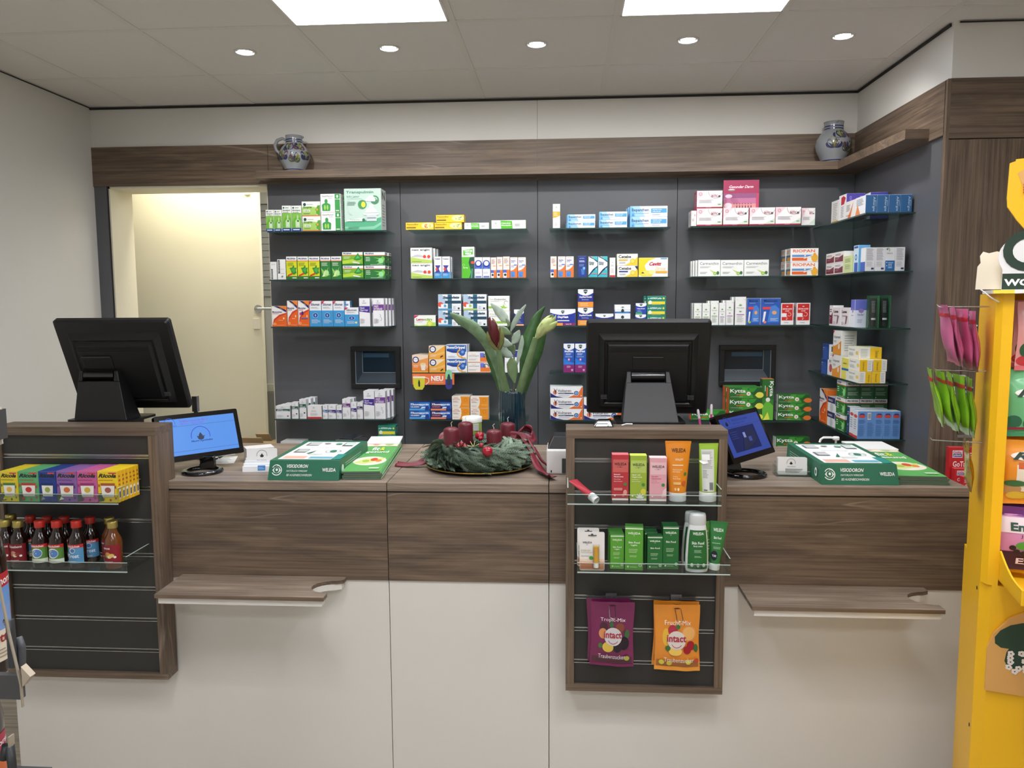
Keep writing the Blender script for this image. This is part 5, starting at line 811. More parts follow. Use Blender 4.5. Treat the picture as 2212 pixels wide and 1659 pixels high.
# slanted green cartons for eye product samples
def visio(fl, fr, bl_, lab, side):
    z = CZ+.0006; w = fr[0]-fl[0]; d = .40; hgt = .062
    t = thing('sample_display_box', lab, 'display box', (fl[0], fl[1], z), side, 'green sample display boxes'); g = '1f6a4e'; gd = '18553f'
    s = .006 if side <= 0 else .006
    v = [(0, 0, 0), (w, 0, 0), (w, d, 0), (0, d, 0), (.002, .022, hgt), (w-.002, .022, hgt), (w-.002, d-.005, hgt*1.02), (.002, d-.005, hgt*1.02)]
    b = MB(); b.hexa(v, g)
    n_ = Vector((0, -hgt, .022)).normalized(); up = Vector((0, .022, hgt)).normalized(); H = math.hypot(.022, hgt)
    wt = 'f2f6f2'; q = w/H
    eye = [('a', .115, .5, .075, .012, -150, 90, wt), ('p', [(.055, .5), (.08, .62), (.115, .68), (.15, .62), (.175, .5), (.15, .38), (.115, .34), (.08, .38)], wt), ('e', .115, .51, .036, g, .15), ('e', .118, .52, .016, wt, .07), ('a', .115, .55, .065, .010, 20, 160, wt)]
    b.dec((0, -.0003, 0), (1, 0, 0), up, w, H, eye+[('t', .26, .62, .56, .80, 'VISIODORON', wt, 'bi'), ('t', .255, .42, .55, .53, 'NATÜRLICH WIRKSAM', wt, 'i'), ('t', .26, .2, .62, .31, 'BEI AUGENBESCHWERDEN', wt, 'i'), ('t', .76, .44, .95, .62, 'WELEDA', wt, 'b')], .0003)
    b.dec((w-.001, .03, .004), (0, 1, 0), (0, 0, 1), d-.04, hgt-.01, [('l', .15, .2, .9, .8, 4, '8fb8a4'), ('e', .06, .5, .04, wt, .28)], .0003)
    b.dec((-.0006, d-.01, .004), (0, -1, 0), (0, 0, 1), d-.04, hgt-.01, [('l', .1, .2, .8, .8, 4, '8fb8a4'), ('e', .93, .5, .035, wt, .28), ('e', .93, .5, .02, g, .14)], .0003)
    b.build('carton_body', t)
    b = MB(); Wv, Hv = w-.004, d-.03
    b.dec((.002, .0225, hgt+.0003), (1, 0, 0), (0, 1, .003), Wv, Hv, [('r', .08, .05, .92, .93, 'f4f6f5'), ('r', .12, .08, .45, .2, 'f0b8a4'), ('r', .5, .08, .84, .17, '6ab4c8'), ('r', .85, .05, .98, .3, '2a9088'), ('r', .14, .72, .34, .88, '6a706e'), ('r', .17, .74, .34, .86, 'c8ccca'), ('r', .72, .70, .88, .88, '5a605e'), ('r', .74, .74, .88, .86, 'd8e4e0'), ('r', .14, .36, .32, .52, '6a706e'), ('r', .17, .38, .32, .5, 'c8ccca'), ('p', [(.36, .3), (.46, .46), (.42, .3)], '2f7a5a'), ('a', .72, .42, .12, .015, 0, 360, 'a8c4b8'), ('e', .72, .42, .05, '3a8a70', .05), ('t', .3, .56, .68, .6, 'Gute Sicht für Ihre Augen', '8a9290', ''), ('l', .42, .24, .66, .3, 2, 'b8c0bc'), ('e', .45, .82, .05, 'a8acaa', .03), ('e', .64, .80, .05, '7ab09a', .04)], .0002)
    b.build('lid_print', t)
    return t
visio((-.983, 2.522), (-.742, 2.53), None, 'green slanted sample display box, left counter beside leaflets', 0)
visio((.822, 2.53), (1.064, 2.524), None, 'green slanted sample display box, right counter', 0)

# leaflet stacks
def leaflets(x0, y0, w, d, yaw, n, lab, lab2):
    z = CZ+.0006; cov = [('r', 0, 0, 1, 1, '62b05e'), ('e', .5, .32, .46, 'f2ead8', .14), ('p', [(.08, .25), (.3, .38), (.9, .42), (.8, .3), (.4, .22)], 'd8e08a'), ('e', .6, .36, .1, 'd8502c', .05), ('e', .75, .32, .08, 'e8903c', .04), ('e', .4, .31, .1, 'a8c840', .03), ('r', .02, .82, .98, .97, 'f0e4c8'), ('e', .3, .9, .12, 'c85a4a', .04), ('e', .7, .9, .14, '8fb03a', .05),
        ('t', .3, .66, .52, .78, 'fit', 'f8fcf4', 'b'), ('t', .54, .66, .68, .78, '&', 'e8e84a', 'b'), ('t', .2, .55, .86, .64, 'gesund', 'f8fcf4', 'b'), ('r', .65, .06, .92, .10, 'c8e8b8')]
    for i in range(n):
        b = MB(); h = .0062; b.box(0, 0, .0004, w, d, h-.0006, 'e6e6e2'); b.box(0, -.0006, .0, w+.0006, d, .0006, '3f9a42'); b.box(0, -.0006, h-.0008, w+.0006, d, h, '3f9a42'); b.box(-.0004, -.0008, 0, w, .001, h, '5a6a5a')
        if i == n-1: b.dec((.0005, 0, h+.0001), (1, 0, 0), (0, 1, 0), w-.001, d, cov, .0002)
        o = b.build('health_magazine', loc=(x0+.0015*i*(-1)**i, y0+.002*i, z+i*(h+.0003)), rot=yaw+.012*((i*5) % 3-1))
        tag(o, (f'topmost green magazine with food cover, {lab}' if i == n-1 else f'{("bottom", "second", "third", "fourth", "fifth")[i]} magazine from the counter up, {lab}'), 'magazine', 'magazines '+lab)
    zt = z+n*.0065
    b = MB(); b.box(0, 0, 0, w*1.02, .165, .006, 'f4f4f2'); c = Vector((math.cos(yaw), math.sin(yaw), 0)); s_ = Vector((-math.sin(yaw), math.cos(yaw), 0))
    p = Vector((x0, y0, zt))+s_*(d-.06); o = b.build('paper_pad', loc=(p.x, p.y, zt+.0008), rot=yaw+.03); tag(o, 'blank white paper pad '+lab2, 'paper pad')
leaflets(-.733, 2.535, .128, .56, .09, 4, 'left stack beside the green box', 'lying on the left magazine stack')
leaflets(1.07, 2.545, .15, .5, -.05, 4, 'right counter stack', 'lying on the right magazine stack')

# card terminal
t = thing('card_terminal', 'black card payment terminal behind the left green box', 'card terminal', (-.845, 3.06, CZ), -.12)
b = MB(); b.hexa([(-.042, -.08, 0), (.042, -.08, 0), (.042, .08, 0), (-.042, .08, 0), (-.04, -.072, .055), (.04, -.072, .055), (.04, .075, .04), (-.04, .075, .04)], M_BLACK); b.build('body', t, bevel=.005)
b = MB(); b.hexa([(-.034, -.078, .03), (.034, -.078, .03), (.034, -.07, .03), (-.034, -.07, .03), (-.034, -.075, .052), (.034, -.075, .052), (.034, -.07, .056), (-.034, -.07, .056)], '3a3a3c')
b.dec((-.03, -.0792, .032), (1, 0, 0), (0, .15, 1), .06, .02, [('r', .02, .2, .25, .9, 'e8e8e8'), ('r', .7, .2, .98, .9, 'e8e8e8'), ('a', .48, .5, .14, .02, 0, 360, 'd0d0d0')], .0004); b.build('front_panel', t)
MB().box(-.03, -.05, .053, .03, .06, .056, mat('20252a', .15, key='tt')).build('keypad', t, bevel=.001)

# card holders
t = thing('card_holder', 'white plastic holder with pharmacy cards and blue sticker, left counter', 'card holder', (-1.066, 2.665, CZ), .12)
b = MB()
for k in range(4): b.hexa([(-.055, -.02+.014*k, 0), (.055, -.02+.014*k, 0), (.055, -.006+.014*k, 0), (-.055, -.006+.014*k, 0), (-.055, -.016+.014*k, .02+.007*k), (.055, -.016+.014*k, .02+.007*k), (.055, -.006+.014*k, .02+.007*k), (-.055, -.006+.014*k, .02+.007*k)], 'f0f2f6')
b.dec((-.055, -.0195, 0), (1, 0, 0), (0, .2, 1), .11, .022, [('r', .48, .2, .72, 1, '4a90d8'), ('l', .5, .4, .7, .8, 2, 'a8d0f4')], .0006); b.build('stand', t, bevel=.001)
b = MB(); b.prism(rrect(-.048, .02, .058, .078, .005), .004, .0046, 'f2f2f0'); b.dec((-.048, .0038, .03), (1, 0, 0), (0, 0, 1), .106, .048, logo(.5, .5, .14, 2.2, '1a1a1c', '5a5a5a')+[('t', .34, .10, .66, .18, 'Ahorn Apotheke', '3a3a3a', '')], .0003); b.build('card', t, (0, .004, 0), (-.18, 0, 0))
t = thing('card_holder', 'clear acrylic holder with white pharmacy cards, right counter', 'card holder', (.765, 2.665, CZ), -.06)
b = MB(); b.box(-.055, -.03, 0, .055, .03, .003, M_ACRYL); b.box(-.055, -.03, .003, .055, -.028, .02, M_ACRYL); b.box(-.055, -.03, .003, -.053, .03, .035, M_ACRYL); b.box(.053, -.03, .003, .055, .03, .035, M_ACRYL); b.box(-.055, .0, .003, .055, .002, .05, M_ACRYL); b.build('acrylic_stand', t)
MB().box(-.055, -.0305, 0, .055, -.0298, .001, M_AEDGE).box(-.055, -.0305, .0195, .055, -.0298, .0205, M_AEDGE).build('polished_edge', t)
b = MB(); b.prism(rrect(-.047, .004, .047, .062, .004), -.024, -.006, 'f0f0ee'); b.dec((-.047, -.0243, .004), (1, 0, 0), (0, 0, 1), .094, .058, logo(.45, .68, .12, 1.6, '1a1a1c', '5a5a5a')+[('t', .32, .43, .6, .5, 'Ahorn Apotheke', '3a3a3a', ''), ('l', .25, .12, .85, .36, 4, '7a7a7a')], .0003); b.build('card_stack', t, (0, .002, 0), (-.12, 0, 0))

# small items at the left
t = thing('tissue_box', 'small white carton with dark violet side behind the customer display', 'box', (-1.14, 2.85, CZ), .55); b = MB(); b.box(-.05, -.035, 0, .05, .035, .052, 'e8e4e0'); b.dec((.0501, -.035, 0), (0, 1, 0), (0, 0, 1), .07, .052, [('r', 0, 0, 1, .8, '3a3470'), ('p', [(0, .8), (1, 1), (0, 1)], 'b8d0b0')]); b.build('carton', t)
for k, (x, y, w, d, r, lab) in enumerate(((-1.28, 2.84, .1, .14, .3, 'white printed slip under the customer display'), (-1.02, 3.02, .1, .15, -.2, 'white printed slip at the back of the left counter'))):
    b = MB(); b.box(-w/2, -d/2, .0003, w/2, d/2, .0012, 'f2f2ee'); b.dec((-w/2, -d/2, .0013), (1, 0, 0), (0, 1, 0), w, d, [('l', .1, .1, .9, .9, 9, 'b8bcc0')]); tag(b.build('paper_slip', loc=(x, y, CZ), rot=r), lab, 'paper')
b = MB(); rnd = random.Random(3)
for k in range(4):
    p0 = Vector((-1.31+.012*k, 2.72+.04*k, CZ+.006+.004*k)); P_ = [p0+Vector((.03*math.sin(i*.9+k)-.0, .02*i, .012*abs(math.sin(i*1.1+k)))) for i in range(7)]; b.tube(P_, .0032, M_BLACK, 6)
tag(b.build('cable_bundle'), 'tangle of black cables beside the left customer display', 'cable')
a = U(424, 905, Y=2.95); b = MB(); b.box(-.006, -.006, 0, .006, .006, .17, '3a3a3a'); b.box(-.01, -.01, .17, .01, .01, .23, M_STEEL); tag(b.build('pen_holder_rod', loc=(a.x, 2.95, CZ+.0003)), 'slim metal rod with white tag behind the left customer display', 'rod')
# receipt paper on the low back shelf
b = MB(); b.box(-.06, -.05, 0, .06, .05, .125, 'd8d8d8')
for i in range(10): b.box(-.0605, -.0505, .012*i, .0605, .0505, .012*i+.0015, 'a8a8aa')
p = U(635, 950, Y=4.14); tag(b.build('paper_stack', loc=(p.x, 4.15, .7004)), 'stack of printed white paper on the lowest shelf, leftmost bay', 'paper stack')

# tin behind the wreath
p = U(1020, 930, Y=3.06); zt = U(1020, 903, Y=3.02).z-CZ
t = thing('tin_can', 'round tin with white lid and green sleeve behind the wreath', 'tin', (p.x, 3.06, CZ))
MB().lathe([(.037, 0), (.038, .002), (.038, zt-.022), (.037, zt-.02)], '9ab04a', 28).box(.004, -.0385, zt-.05, .03, -.026, zt-.024, 'c8ccc4').build('sleeve', t); MB().lathe([(.0395, zt-.02), (.0395, zt-.001), (.036, zt), (.035, zt-.002), (.001, zt-.002)], 'f2f2ee', 28).build('lid', t)

# scanner and its cradle right of the wreath
t = thing('receipt_printer', 'white and grey receipt printer half behind the centre display panel', 'printer', (-.005, 2.74, CZ), 0)
b = MB(); b.box(-.052, -.09, 0, .03, .06, .085, 'ecebe8'); b.build('housing', t, bevel=.006)
MB().box(-.0, -.0925, .004, .05, -.089, .055, '3a4440').build('front_flap', t, bevel=.002)
b = MB(); b.hexa([(-.05, -.08, .085), (.03, -.08, .085), (.03, .05, .085), (-.05, .05, .085), (-.03, -.05, .125), (.03, -.05, .125), (.03, .04, .125), (-.03, .04, .125)], M_BLACK); b.build('cover', t, bevel=.004)
MB().box(-.038, -.0912, .006, -.034, -.0895, .014, '1a1a1a').build('lamp', t)
# items on top of the centre panel
t = thing('hand_scanner', 'black scanner with light rim lying on top of the centre panel', 'scanner', (.125, 2.50, 1.168), .1)
b = MB(); b.hexa([(-.032, -.022, 0), (.032, -.022, 0), (.036, .024, 0), (-.028, .024, 0), (-.018, -.012, .019), (.024, -.012, .019), (.03, .022, .021), (-.012, .022, .021)], M_GLOSSBLK); b.build('body', t, bevel=.003)
b = MB(); b.tube([(-.030, -.0215, .004), (-.016, -.012, .018), (.020, -.012, .018), (.014, -.0225, .005)], .0012, 'e8e8e8', 6); b.tube([(-.02, -.018, .012), (.014, -.018, .012)], .0009, 'e8e8e8', 6); b.build('rim', t)
b = MB(); b.tube([(0, 0, .002), (.015, .004, .006), (.035, .003, .006)], .002, 'f2f2f0', 8); tag(b.build('cable_end', loc=(.185, 2.505, 1.1685)), 'short white cable end on top of the centre panel', 'cable')
t = thing('pen_cup', 'dark cup with pens behind the centre panel', 'pen cup', (.49, 2.69, CZ)); MB().lathe([(.03, 0), (.032, .09), (.029, .09), (.027, .01), (.001, .01)], '2a2a2c', 20).build('cup', t)
for k, (dx, ln, lab) in enumerate(((0, .225, 'pink pen with white cap in the cup, upright'), (-.022, .21, 'pink pen leaning left in the cup'))):
    p = thing('pen', lab, 'pen', (.495+(-.006 if k else .006), 2.69, CZ+.0125), (0, -.16*k, 0), 'pink pens'); MB().cyl((0, 0), .0042, .0, ln*.85, 'e0589a', 10).build('barrel', p); MB().lathe([(.0045, ln*.85), (.0045, ln*.97), (.003, ln)], 'f0e4ec', 10).build('cap', p)

# pump dispenser
p = U(1803, 972, Y=3.13)
t = thing('pump_dispenser', 'white pump dispenser nozzle at the back of the right counter', 'pump', (p.x, 3.12, CZ)); zz = U(1803, 947, Y=3.12).z-CZ
MB().lathe([(.02, 0), (.02, zz-.05), (.012, zz-.042), (.012, zz-.035)], 'e8e8e6', 18).build('bottle', t)
MB().lathe([(.004, zz-.035), (.004, zz-.006), (.012, zz-.006), (.013, zz+.004), (.011, zz+.007)], 'f4f4f4', 16).build('pump_head', t)
MB().tube([(0, 0, zz), (-.02, 0, zz+.003), (-.048, 0, zz+.003), (-.058, 0, zz-.004), (-.062, 0, zz-.016)], .0045, 'f4f4f4', 10).build('nozzle', t)

# ------------------------------------------------------------------ jugs
def jug(px, pyb, pyt, lab, rot, handle, seed):
    y = 4.205; p = U(px, pyb, Y=y-.03); z0 = zs1+.0005; H = U(px, pyt, Y=y).z-z0
    t = thing('stoneware_jug', lab, 'jug', (p.x, y, z0), rot, 'stoneware jugs')
    gr = mat('8f9397', .22, key='jug', coat=.5); nv = mat('26305f', .25, key='jn', coat=.5)
    prof = [(.36, 0), (.37, .03), (.42, .12), (.52, .28), (.56, .42), (.535, .55), (.44, .67), (.33, .76), (.30, .80), (.30, .90), (.315, 1.0), (.29, 1.0), (.27, .9), (.27, .8), (.4, .6), (.3, .1), (.001, .08)]
    S = .125/1.12*H/.182*1.12; R = [(r*H*.78, z*H) for r, z in prof]
    b = MB(); b.lathe(R, gr, 40); 
    b.build('body', t)
    def rad(z):
        for (r0, z0_), (r1, z1_) in zip(R[:10], R[1:11]):
            if z0_ <= z <= z1_: return r0+(r1-r0)*(z-z0_)/(z1_-z0_+1e-9)
        return R[9][0]
    b = MB()
    for za, zb in ((.015, .04), (.80, .83), (.86, .89)):
        b.lathe([(rad(za*H)+.0006, za*H), (rad(zb*H)+.0006, zb*H)], nv, 40, cap=False)
    b.build('blue_band', t)
    rnd = random.Random(seed); b = MB(); cols = [mat('2a3358', .25, key='d1', coat=.5), mat('6a444c', .25, key='d2', coat=.5), mat('4c5a3c', .25, key='d3', coat=.5), mat('8a8c3c', .25, key='d4', coat=.5), mat('23303a', .25, key='d5', coat=.5)]
    for c0, cz0 in ((-1.25, .22), (-2.1, .3), (-.4, .3), (-1.7, .55), (-.9, .57)):
        for k in range(6):
            a = math.radians(15+150*k/5+rnd.uniform(-8, 8)); L_ = rnd.uniform(.19, .28); m = cols[(k+int(cz0*100)) % 5]; pts = []
            for i in range(14):
                s = 2*PI*i/14; l = (.5-.5*math.cos(s)); wd = .05*math.sin(s)*(l**.8+.1)*1.6
                ex, ez = l*L_*math.cos(a)-wd*math.sin(a), l*L_*math.sin(a)+wd*math.cos(a)+.04*l*l
                th = c0+ex/.5; zz_ = (cz0+ez)*H; zz_ = max(.05*H, min(.76*H, zz_)); r = rad(zz_)+.0012; pts.append((r*math.cos(th), r*math.sin(th), zz_))
            b.add(pts, [tuple(range(14))], m)
    b.build('painted_decor', t)
    b = MB(); hp = [(.28, .88), (.42, .93), (.60, .88), (.70, .74), (.66, .60), (.53, .50)]
    b.tube([(-r*H*.78*math.cos(handle), -r*H*.78*math.sin(handle), z*H) for r, z in hp], [.006, .008, .009, .009, .008, .007], mat('8a8e90', .3, key='jh'), 10); b.build('handle', t)
    b = MB(); b.sphere((.0, 0, 0), .007, mat('8a8e90', .3, key='jh'), 10); b.build('spout', t, (R[10][0]*math.cos(handle), R[10][0]*math.sin(handle), H*.97))
jug(633, 365, 294, 'grey stoneware jug with green and blue flourishes, above the doorway edge', 0, .12, 4)
jug(1803, 344, 264, 'grey stoneware jug with maroon and navy flourishes, in the niche corner', .3, -1.9, 9)

# ------------------------------------------------------------------ advent wreath
tx, ty = -.30, 2.765
t = thing('serving_tray', 'round dark tray with brass rim under the fir wreath', 'tray', (tx, ty, CZ))
MB().lathe([(.001, .0008), (.15, .0008), (.175, .004), (.187, .012), (.188, .0135), (.175, .008), (.15, .0045), (.001, .0045)], mat('1c1a18', .3, key='ty'), 64, cap=False, sx=1.0, sy=.95).build('tray_plate', t)
b = MB(); b.tube([((.1875)*math.cos(2*PI*k/64), .1875*.95*math.sin(2*PI*k/64), .0128) for k in range(65)], .0018, mat('b89a4a', .3, .9), 8, False); b.build('brass_rim', t)
wr = thing('advent_wreath', 'fir wreath with red ribbons on a round tray', 'wreath', (tx, ty, CZ+.006))
rnd = random.Random(11)
needle = [mat('56705a', .6, key='n1'), mat('7d947c', .6, key='n2'), mat('3d5644', .6, key='n3'), mat('a9b8a4', .6, key='n4')]
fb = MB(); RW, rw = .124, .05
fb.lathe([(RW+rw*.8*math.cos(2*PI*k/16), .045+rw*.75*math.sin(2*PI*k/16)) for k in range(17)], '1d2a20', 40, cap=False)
def sprig(base, dirv, up, L_, nn, wn):
    d = dirv.normalized(); s = d.cross(up).normalized(); u2 = s.cross(d); m = rnd.choice(needle[:3]); pts = []
    for i in range(nn):
        f = i/nn; p = base+d*(L_*f)+u2*(.010*math.sin(f*2.2)); k = wn*(1-.55*f**2)
        for sg in (-1, 1):
            for lift in (.15, .75):
                e = p+(s*sg*(1-lift*.5)+d*.75+u2*lift*.7).normalized()*k*rnd.uniform(.8, 1.1); o = u2*.0007+d*.0012
                q = len(pts); pts += [p-o*1.3, p+o*1.3, e]
    nt_ = len(pts)//3; fb.add(pts, [(3*i, 3*i+1, 3*i+2) for i in range(nt_) if i % 3], m); fb.add(pts, [(3*i, 3*i+1, 3*i+2) for i in range(nt_) if not i % 3], needle[3])
    # pale undersides of some needles
    tip = base+d*L_
    fb.add([base, base+s*.0016, tip], [(0, 1, 2)], needle[3])
for k in range(560):
    lowf = k >= 430
    a = rnd.uniform(0, 2*PI); e = rnd.uniform(-.75, .35) if lowf else rnd.uniform(-.45, PI*.8); c, s_ = math.cos(a), math.sin(a)
    out = Vector((c, s_, 0)); tang = Vector((-s_, c, 0)); nrm = out*math.cos(e)+Vector((0, 0, 1))*math.sin(e)
    base = out*RW+Vector((0, 0, .045))+nrm*rw*.75
    dv = (tang*rnd.uniform(.3, 1.0)+out*rnd.uniform(.0, .7)*(1 if e < 1.6 else -.6)+Vector((0, 0, rnd.uniform(-.5, .15))))
    if (base+dv.normalized()*.06).z < .006: dv.z = max(dv.z, .05)
    sprig(base-dv.normalized()*.02, dv, nrm, rnd.uniform(.050, .078), 24, rnd.uniform(.010, .014))
fb.build('fir_branches', wr)
rib = mat('7a2432', .45, key='rib')
def ribbon(P_, w, tw, name='ribbon'):
    Pv = [Vector(p) for p in P_]; n = len(Pv); vs = []
    # catmull-rom refinement
    Q = []
    for i in range(n-1):
        p0, p1, p2, p3 = Pv[max(i-1, 0)], Pv[i], Pv[i+1], Pv[min(i+2, n-1)]
        for k in range(6):
            s = k/6; Q.append(.5*((2*p1)+(-p0+p2)*s+(2*p0-5*p1+4*p2-p3)*s*s+(-p0+3*p1-3*p2+p3)*s**3))
    Q.append(Pv[-1]); m = len(Q); b = MB()
    for i, q in enumerate(Q):
        tn = (Q[min(i+1, m-1)]-Q[max(i-1, 0)]).normalized(); a = tw[0]+(tw[1]-tw[0])*i/(m-1); up = Vector((0, 0, 1)); s = tn.cross(up).normalized(); u2 = s.cross(tn); ww = s*math.cos(a)+u2*math.sin(a); nn_ = ww.cross(tn)
        for j in range(5):
            f = (j-2)/2; vs.append(q+ww*(f*w/2)+nn_*(.004*math.sin(j*2.2+i*.45)))
    fs = [(i*5+j, i*5+j+1, (i+1)*5+j+1, (i+1)*5+j) for i in range(m-1) for j in range(4)]
    b.add(vs, fs, rib, True); o = b.build(name, wr); sm = o.modifiers.new('thick', 'SOLIDIFY'); sm.thickness = .0008; o['label'] = 'dark red satin ribbon'; return o
ribbon([(-.12, .03, .09), (-.165, 0, .06), (-.19, -.01, .02), (-.235, -.02, .006), (-.30, -.005, .004)], .03, (1.2, .25))
ribbon([(.13, .04, .095), (.16, .03, .085), (.19, -.03, .05), (.215, -.10, .016), (.245, -.17, .006), (.262, -.215, .01)], .038, (.9, .2))
ribbon([(.13, .06, .10), (.155, .09, .12), (.185, .08, .115), (.19, .05, .09), (.15, .04, .095), (.10, .05, .10), (.07, .06, .10)], .034, (.8, 1.4))
ribbon([(.17, .05, .09), (.2, 0, .06), (.235, -.06, .02), (.275, -.09, .006)], .026, (1.0, .3))
ribbon([(-.08, .09, .085), (-.11, .09, .10), (-.14, .08, .095), (-.15, .06, .07)], .024, (.5, .3))
# candles
def candle(px0, px1, pyt, pyb, y, lab, lean):
    a, c = U(px0, (pyt+pyb)/2, Y=y), U(px1, (pyt+pyb)/2, Y=y); zt = U((px0+px1)/2, pyt+4, Y=y-.02).z; zb = CZ+.072; R_ = (c.x-a.x)/2; H = zt-zb
    t = thing('candle', lab, 'candle', ((a.x+c.x)/2, y, zb), (0, lean, 0), 'red pillar candles'); wx = mat('6a1f2c', .38, key='wax')
    MB().lathe([(R_*.97, 0), (R_, .004), (R_, H-.010), (R_*.93, H-.004), (R_*.6, H+.001), (.001, H+.004)], wx, 30).build('wax', t)
    MB().tube([(0, 0, H+.002), (.001, 0, H+.008), (-.001+lean*.05, 0, H+.016), (.004, 0, H+.022)], .0011, 'efe8dc', 6).build('wick', t)
candle(958, 992.5, 922, 964, 2.70, 'dark red pillar candle, front left on the wreath', .0)
candle(990, 1022, 910, 950, 2.84, 'dark red pillar candle, back left on the wreath', .0)
candle(1052, 1085, 927, 966, 2.70, 'dark red pillar candle, front right on the wreath', -.04)
candle(1081, 1113, 911, 950, 2.84, 'dark red pillar candle, back right on the wreath', .0)
def fruit(px, py, r, y, lab, apple=True, name='apple', cat='apple'):
    p = U(px, py, Y=y); t = thing(name, lab, cat, (p.x, y, p.z)); m = mat('a8142c', .2, key='ap', coat=.6)
    MB().sphere((0, 0, 0), r, m, 24, .95, .35 if apple else 0).build('skin' if apple else 'glass_ball', t)
    MB().tube([(0, 0, r*.62), (.002, 0, r*1.05)], .0012 if apple else .003, '4a3020' if apple else M_STEEL, 6).build('stem' if apple else 'cap', t)
fruit(1053, 975, .0185, 2.588, 'shiny red apple at the front of the wreath')
fruit(1036, 941, .0165, 2.80, 'red apple at the back between the candles')
fruit(1038, 947, .009, 2.765, 'small rosy berry apple below the back apple')
fruit(1040, 962, .0085, 2.62, 'small rosy berry apple left of the front apple')
for k, (px, py, lab) in enumerate(((991, 964, 'dark red glass bauble, leftmost of the cluster'), (1004, 966, 'dark red glass bauble, rightmost of the cluster'), (997, 960, 'dark red glass bauble, topmost of the cluster'))):
    p = U(px, py, Y=2.645); t = thing('bauble', lab, 'bauble', (p.x, 2.645, p.z), 0, 'glass baubles'); MB().sphere((0, 0, 0), .010, mat('8a1020', .08, .4, key='bb', coat=1), 20, 1.1).build('glass_ball', t); MB().cyl((0, 0), .003, .010, .014, M_STEEL, 10).build('cap', t)
p = U(1023, 965, Y=2.66); b = MB()
for k in range(4): a = .5+k*.8; b.tube([(-.022*math.cos(a), -.003, -.022*math.sin(a)), (.022*math.cos(a), .003, .022*math.sin(a))], .0012, 'e8d890', 6)
tag(b.build('straw_star', loc=(p.x, 2.655, p.z)), 'pale straw star on the wreath', 'ornament')

# ------------------------------------------------------------------ vase with flowers
vx, vy = U(1106, 900, Y=2.98).x, 2.98; vt = U(1106, 844, Y=2.98).z; VR = .0505
vm = mat('0d2f3c', .12, key='vase', coat=.8)
t = thing('vase', 'tall ribbed dark teal glass vase behind the wreath', 'vase', (vx, vy, CZ+.0005)); H = vt-CZ
MB().lathe([(VR*.9, 0), (VR, .006), (VR, H-.02), (VR*.96, H-.008), (VR*.97, H), (VR*.9, H), (VR*.88, H-.02), (VR*.88, .01), (.001, .008)], vm, 96, ribs=24, rib=.022).build('glass_body', t)
def at(px, py, y): return U(px, py, Y=y)
def blade(P_, W_, m, fold=.25, n=10, rib_=None, nrm=Vector((0, -1, 0))):
    """leaf: centre line through P_, widths W_; folded along the midrib"""
    Pv = [Vector(p) for p in P_]; k = len(Pv); Q = []; Wq = []
    for i in range(k-1):
        p0, p1, p2, p3 = Pv[max(i-1, 0)], Pv[i], Pv[i+1], Pv[min(i+2, k-1)]
        for j in range(n):
            s = j/n; Q.append(.5*((2*p1)+(-p0+p2)*s+(2*p0-5*p1+4*p2-p3)*s*s+(-p0+3*p1-3*p2+p3)*s**3)); Wq.append(W_[i]+(W_[i+1]-W_[i])*s)
    Q.append(Pv[-1]); Wq.append(W_[-1]); vs = []; m_ = len(Q)
    for i, q in enumerate(Q):
        tn = (Q[min(i+1, m_-1)]-Q[max(i-1, 0)]).normalized(); s = tn.cross(nrm).normalized(); nn_ = s.cross(tn); w = Wq[i]/2
        vs += [q-s*w-nn_*w*fold, q-s*w*.5-nn_*w*fold*.3, q+nn_*w*fold*.2, q+s*w*.5-nn_*w*fold*.3, q+s*w-nn_*w*fold]
    return vs, [(i*5+j, i*5+j+1, (i+1)*5+j+1, (i+1)*5+j) for i in range(m_-1) for j in range(4)]
def leafmat(name, c1, c2):
    m, nt, b, N, L = nodemat(name); tc = N.new('ShaderNodeTexCoord'); n = N.new('ShaderNodeTexNoise'); n.inputs['Scale'].default_value = 30; n.inputs['Detail'].default_value = 6
    L.new(tc.outputs['Object'], n.inputs[0]); r = ramp(nt, [(.3, c1), (.7, c2)]); L.new(n.outputs['Fac'], r.inputs[0]); L.new(r.outputs[0], b.inputs['Base Color']); b.inputs['Roughness'].default_value = .4; return m
LG, LD, LE, LO = leafmat('leaf_green', '5f7f58', '88a27c'), leafmat('leaf_dark', '2f5426', '46703a'), leafmat('leaf_eucalyptus', '93a896', 'b8c6b4'), leafmat('leaf_olive', '5f7a50', '7d9468')
def bl(root, name, P_, W_, m, fold=.25, nrm=Vector((0, -1, 0)), lab=None):
    vs, fs = blade(P_, W_, m, fold, nrm=nrm); vs = [v-root.location for v in vs]; b = MB(); b.add(vs, fs, m, True); o = b.build(name, root); s = o.modifiers.new('thick', 'SOLIDIFY'); s.thickness = .0012; return o
ZV = vt-.05
in_ = lambda dx, dy=0: Vector((vx+dx, vy+dy, ZV))
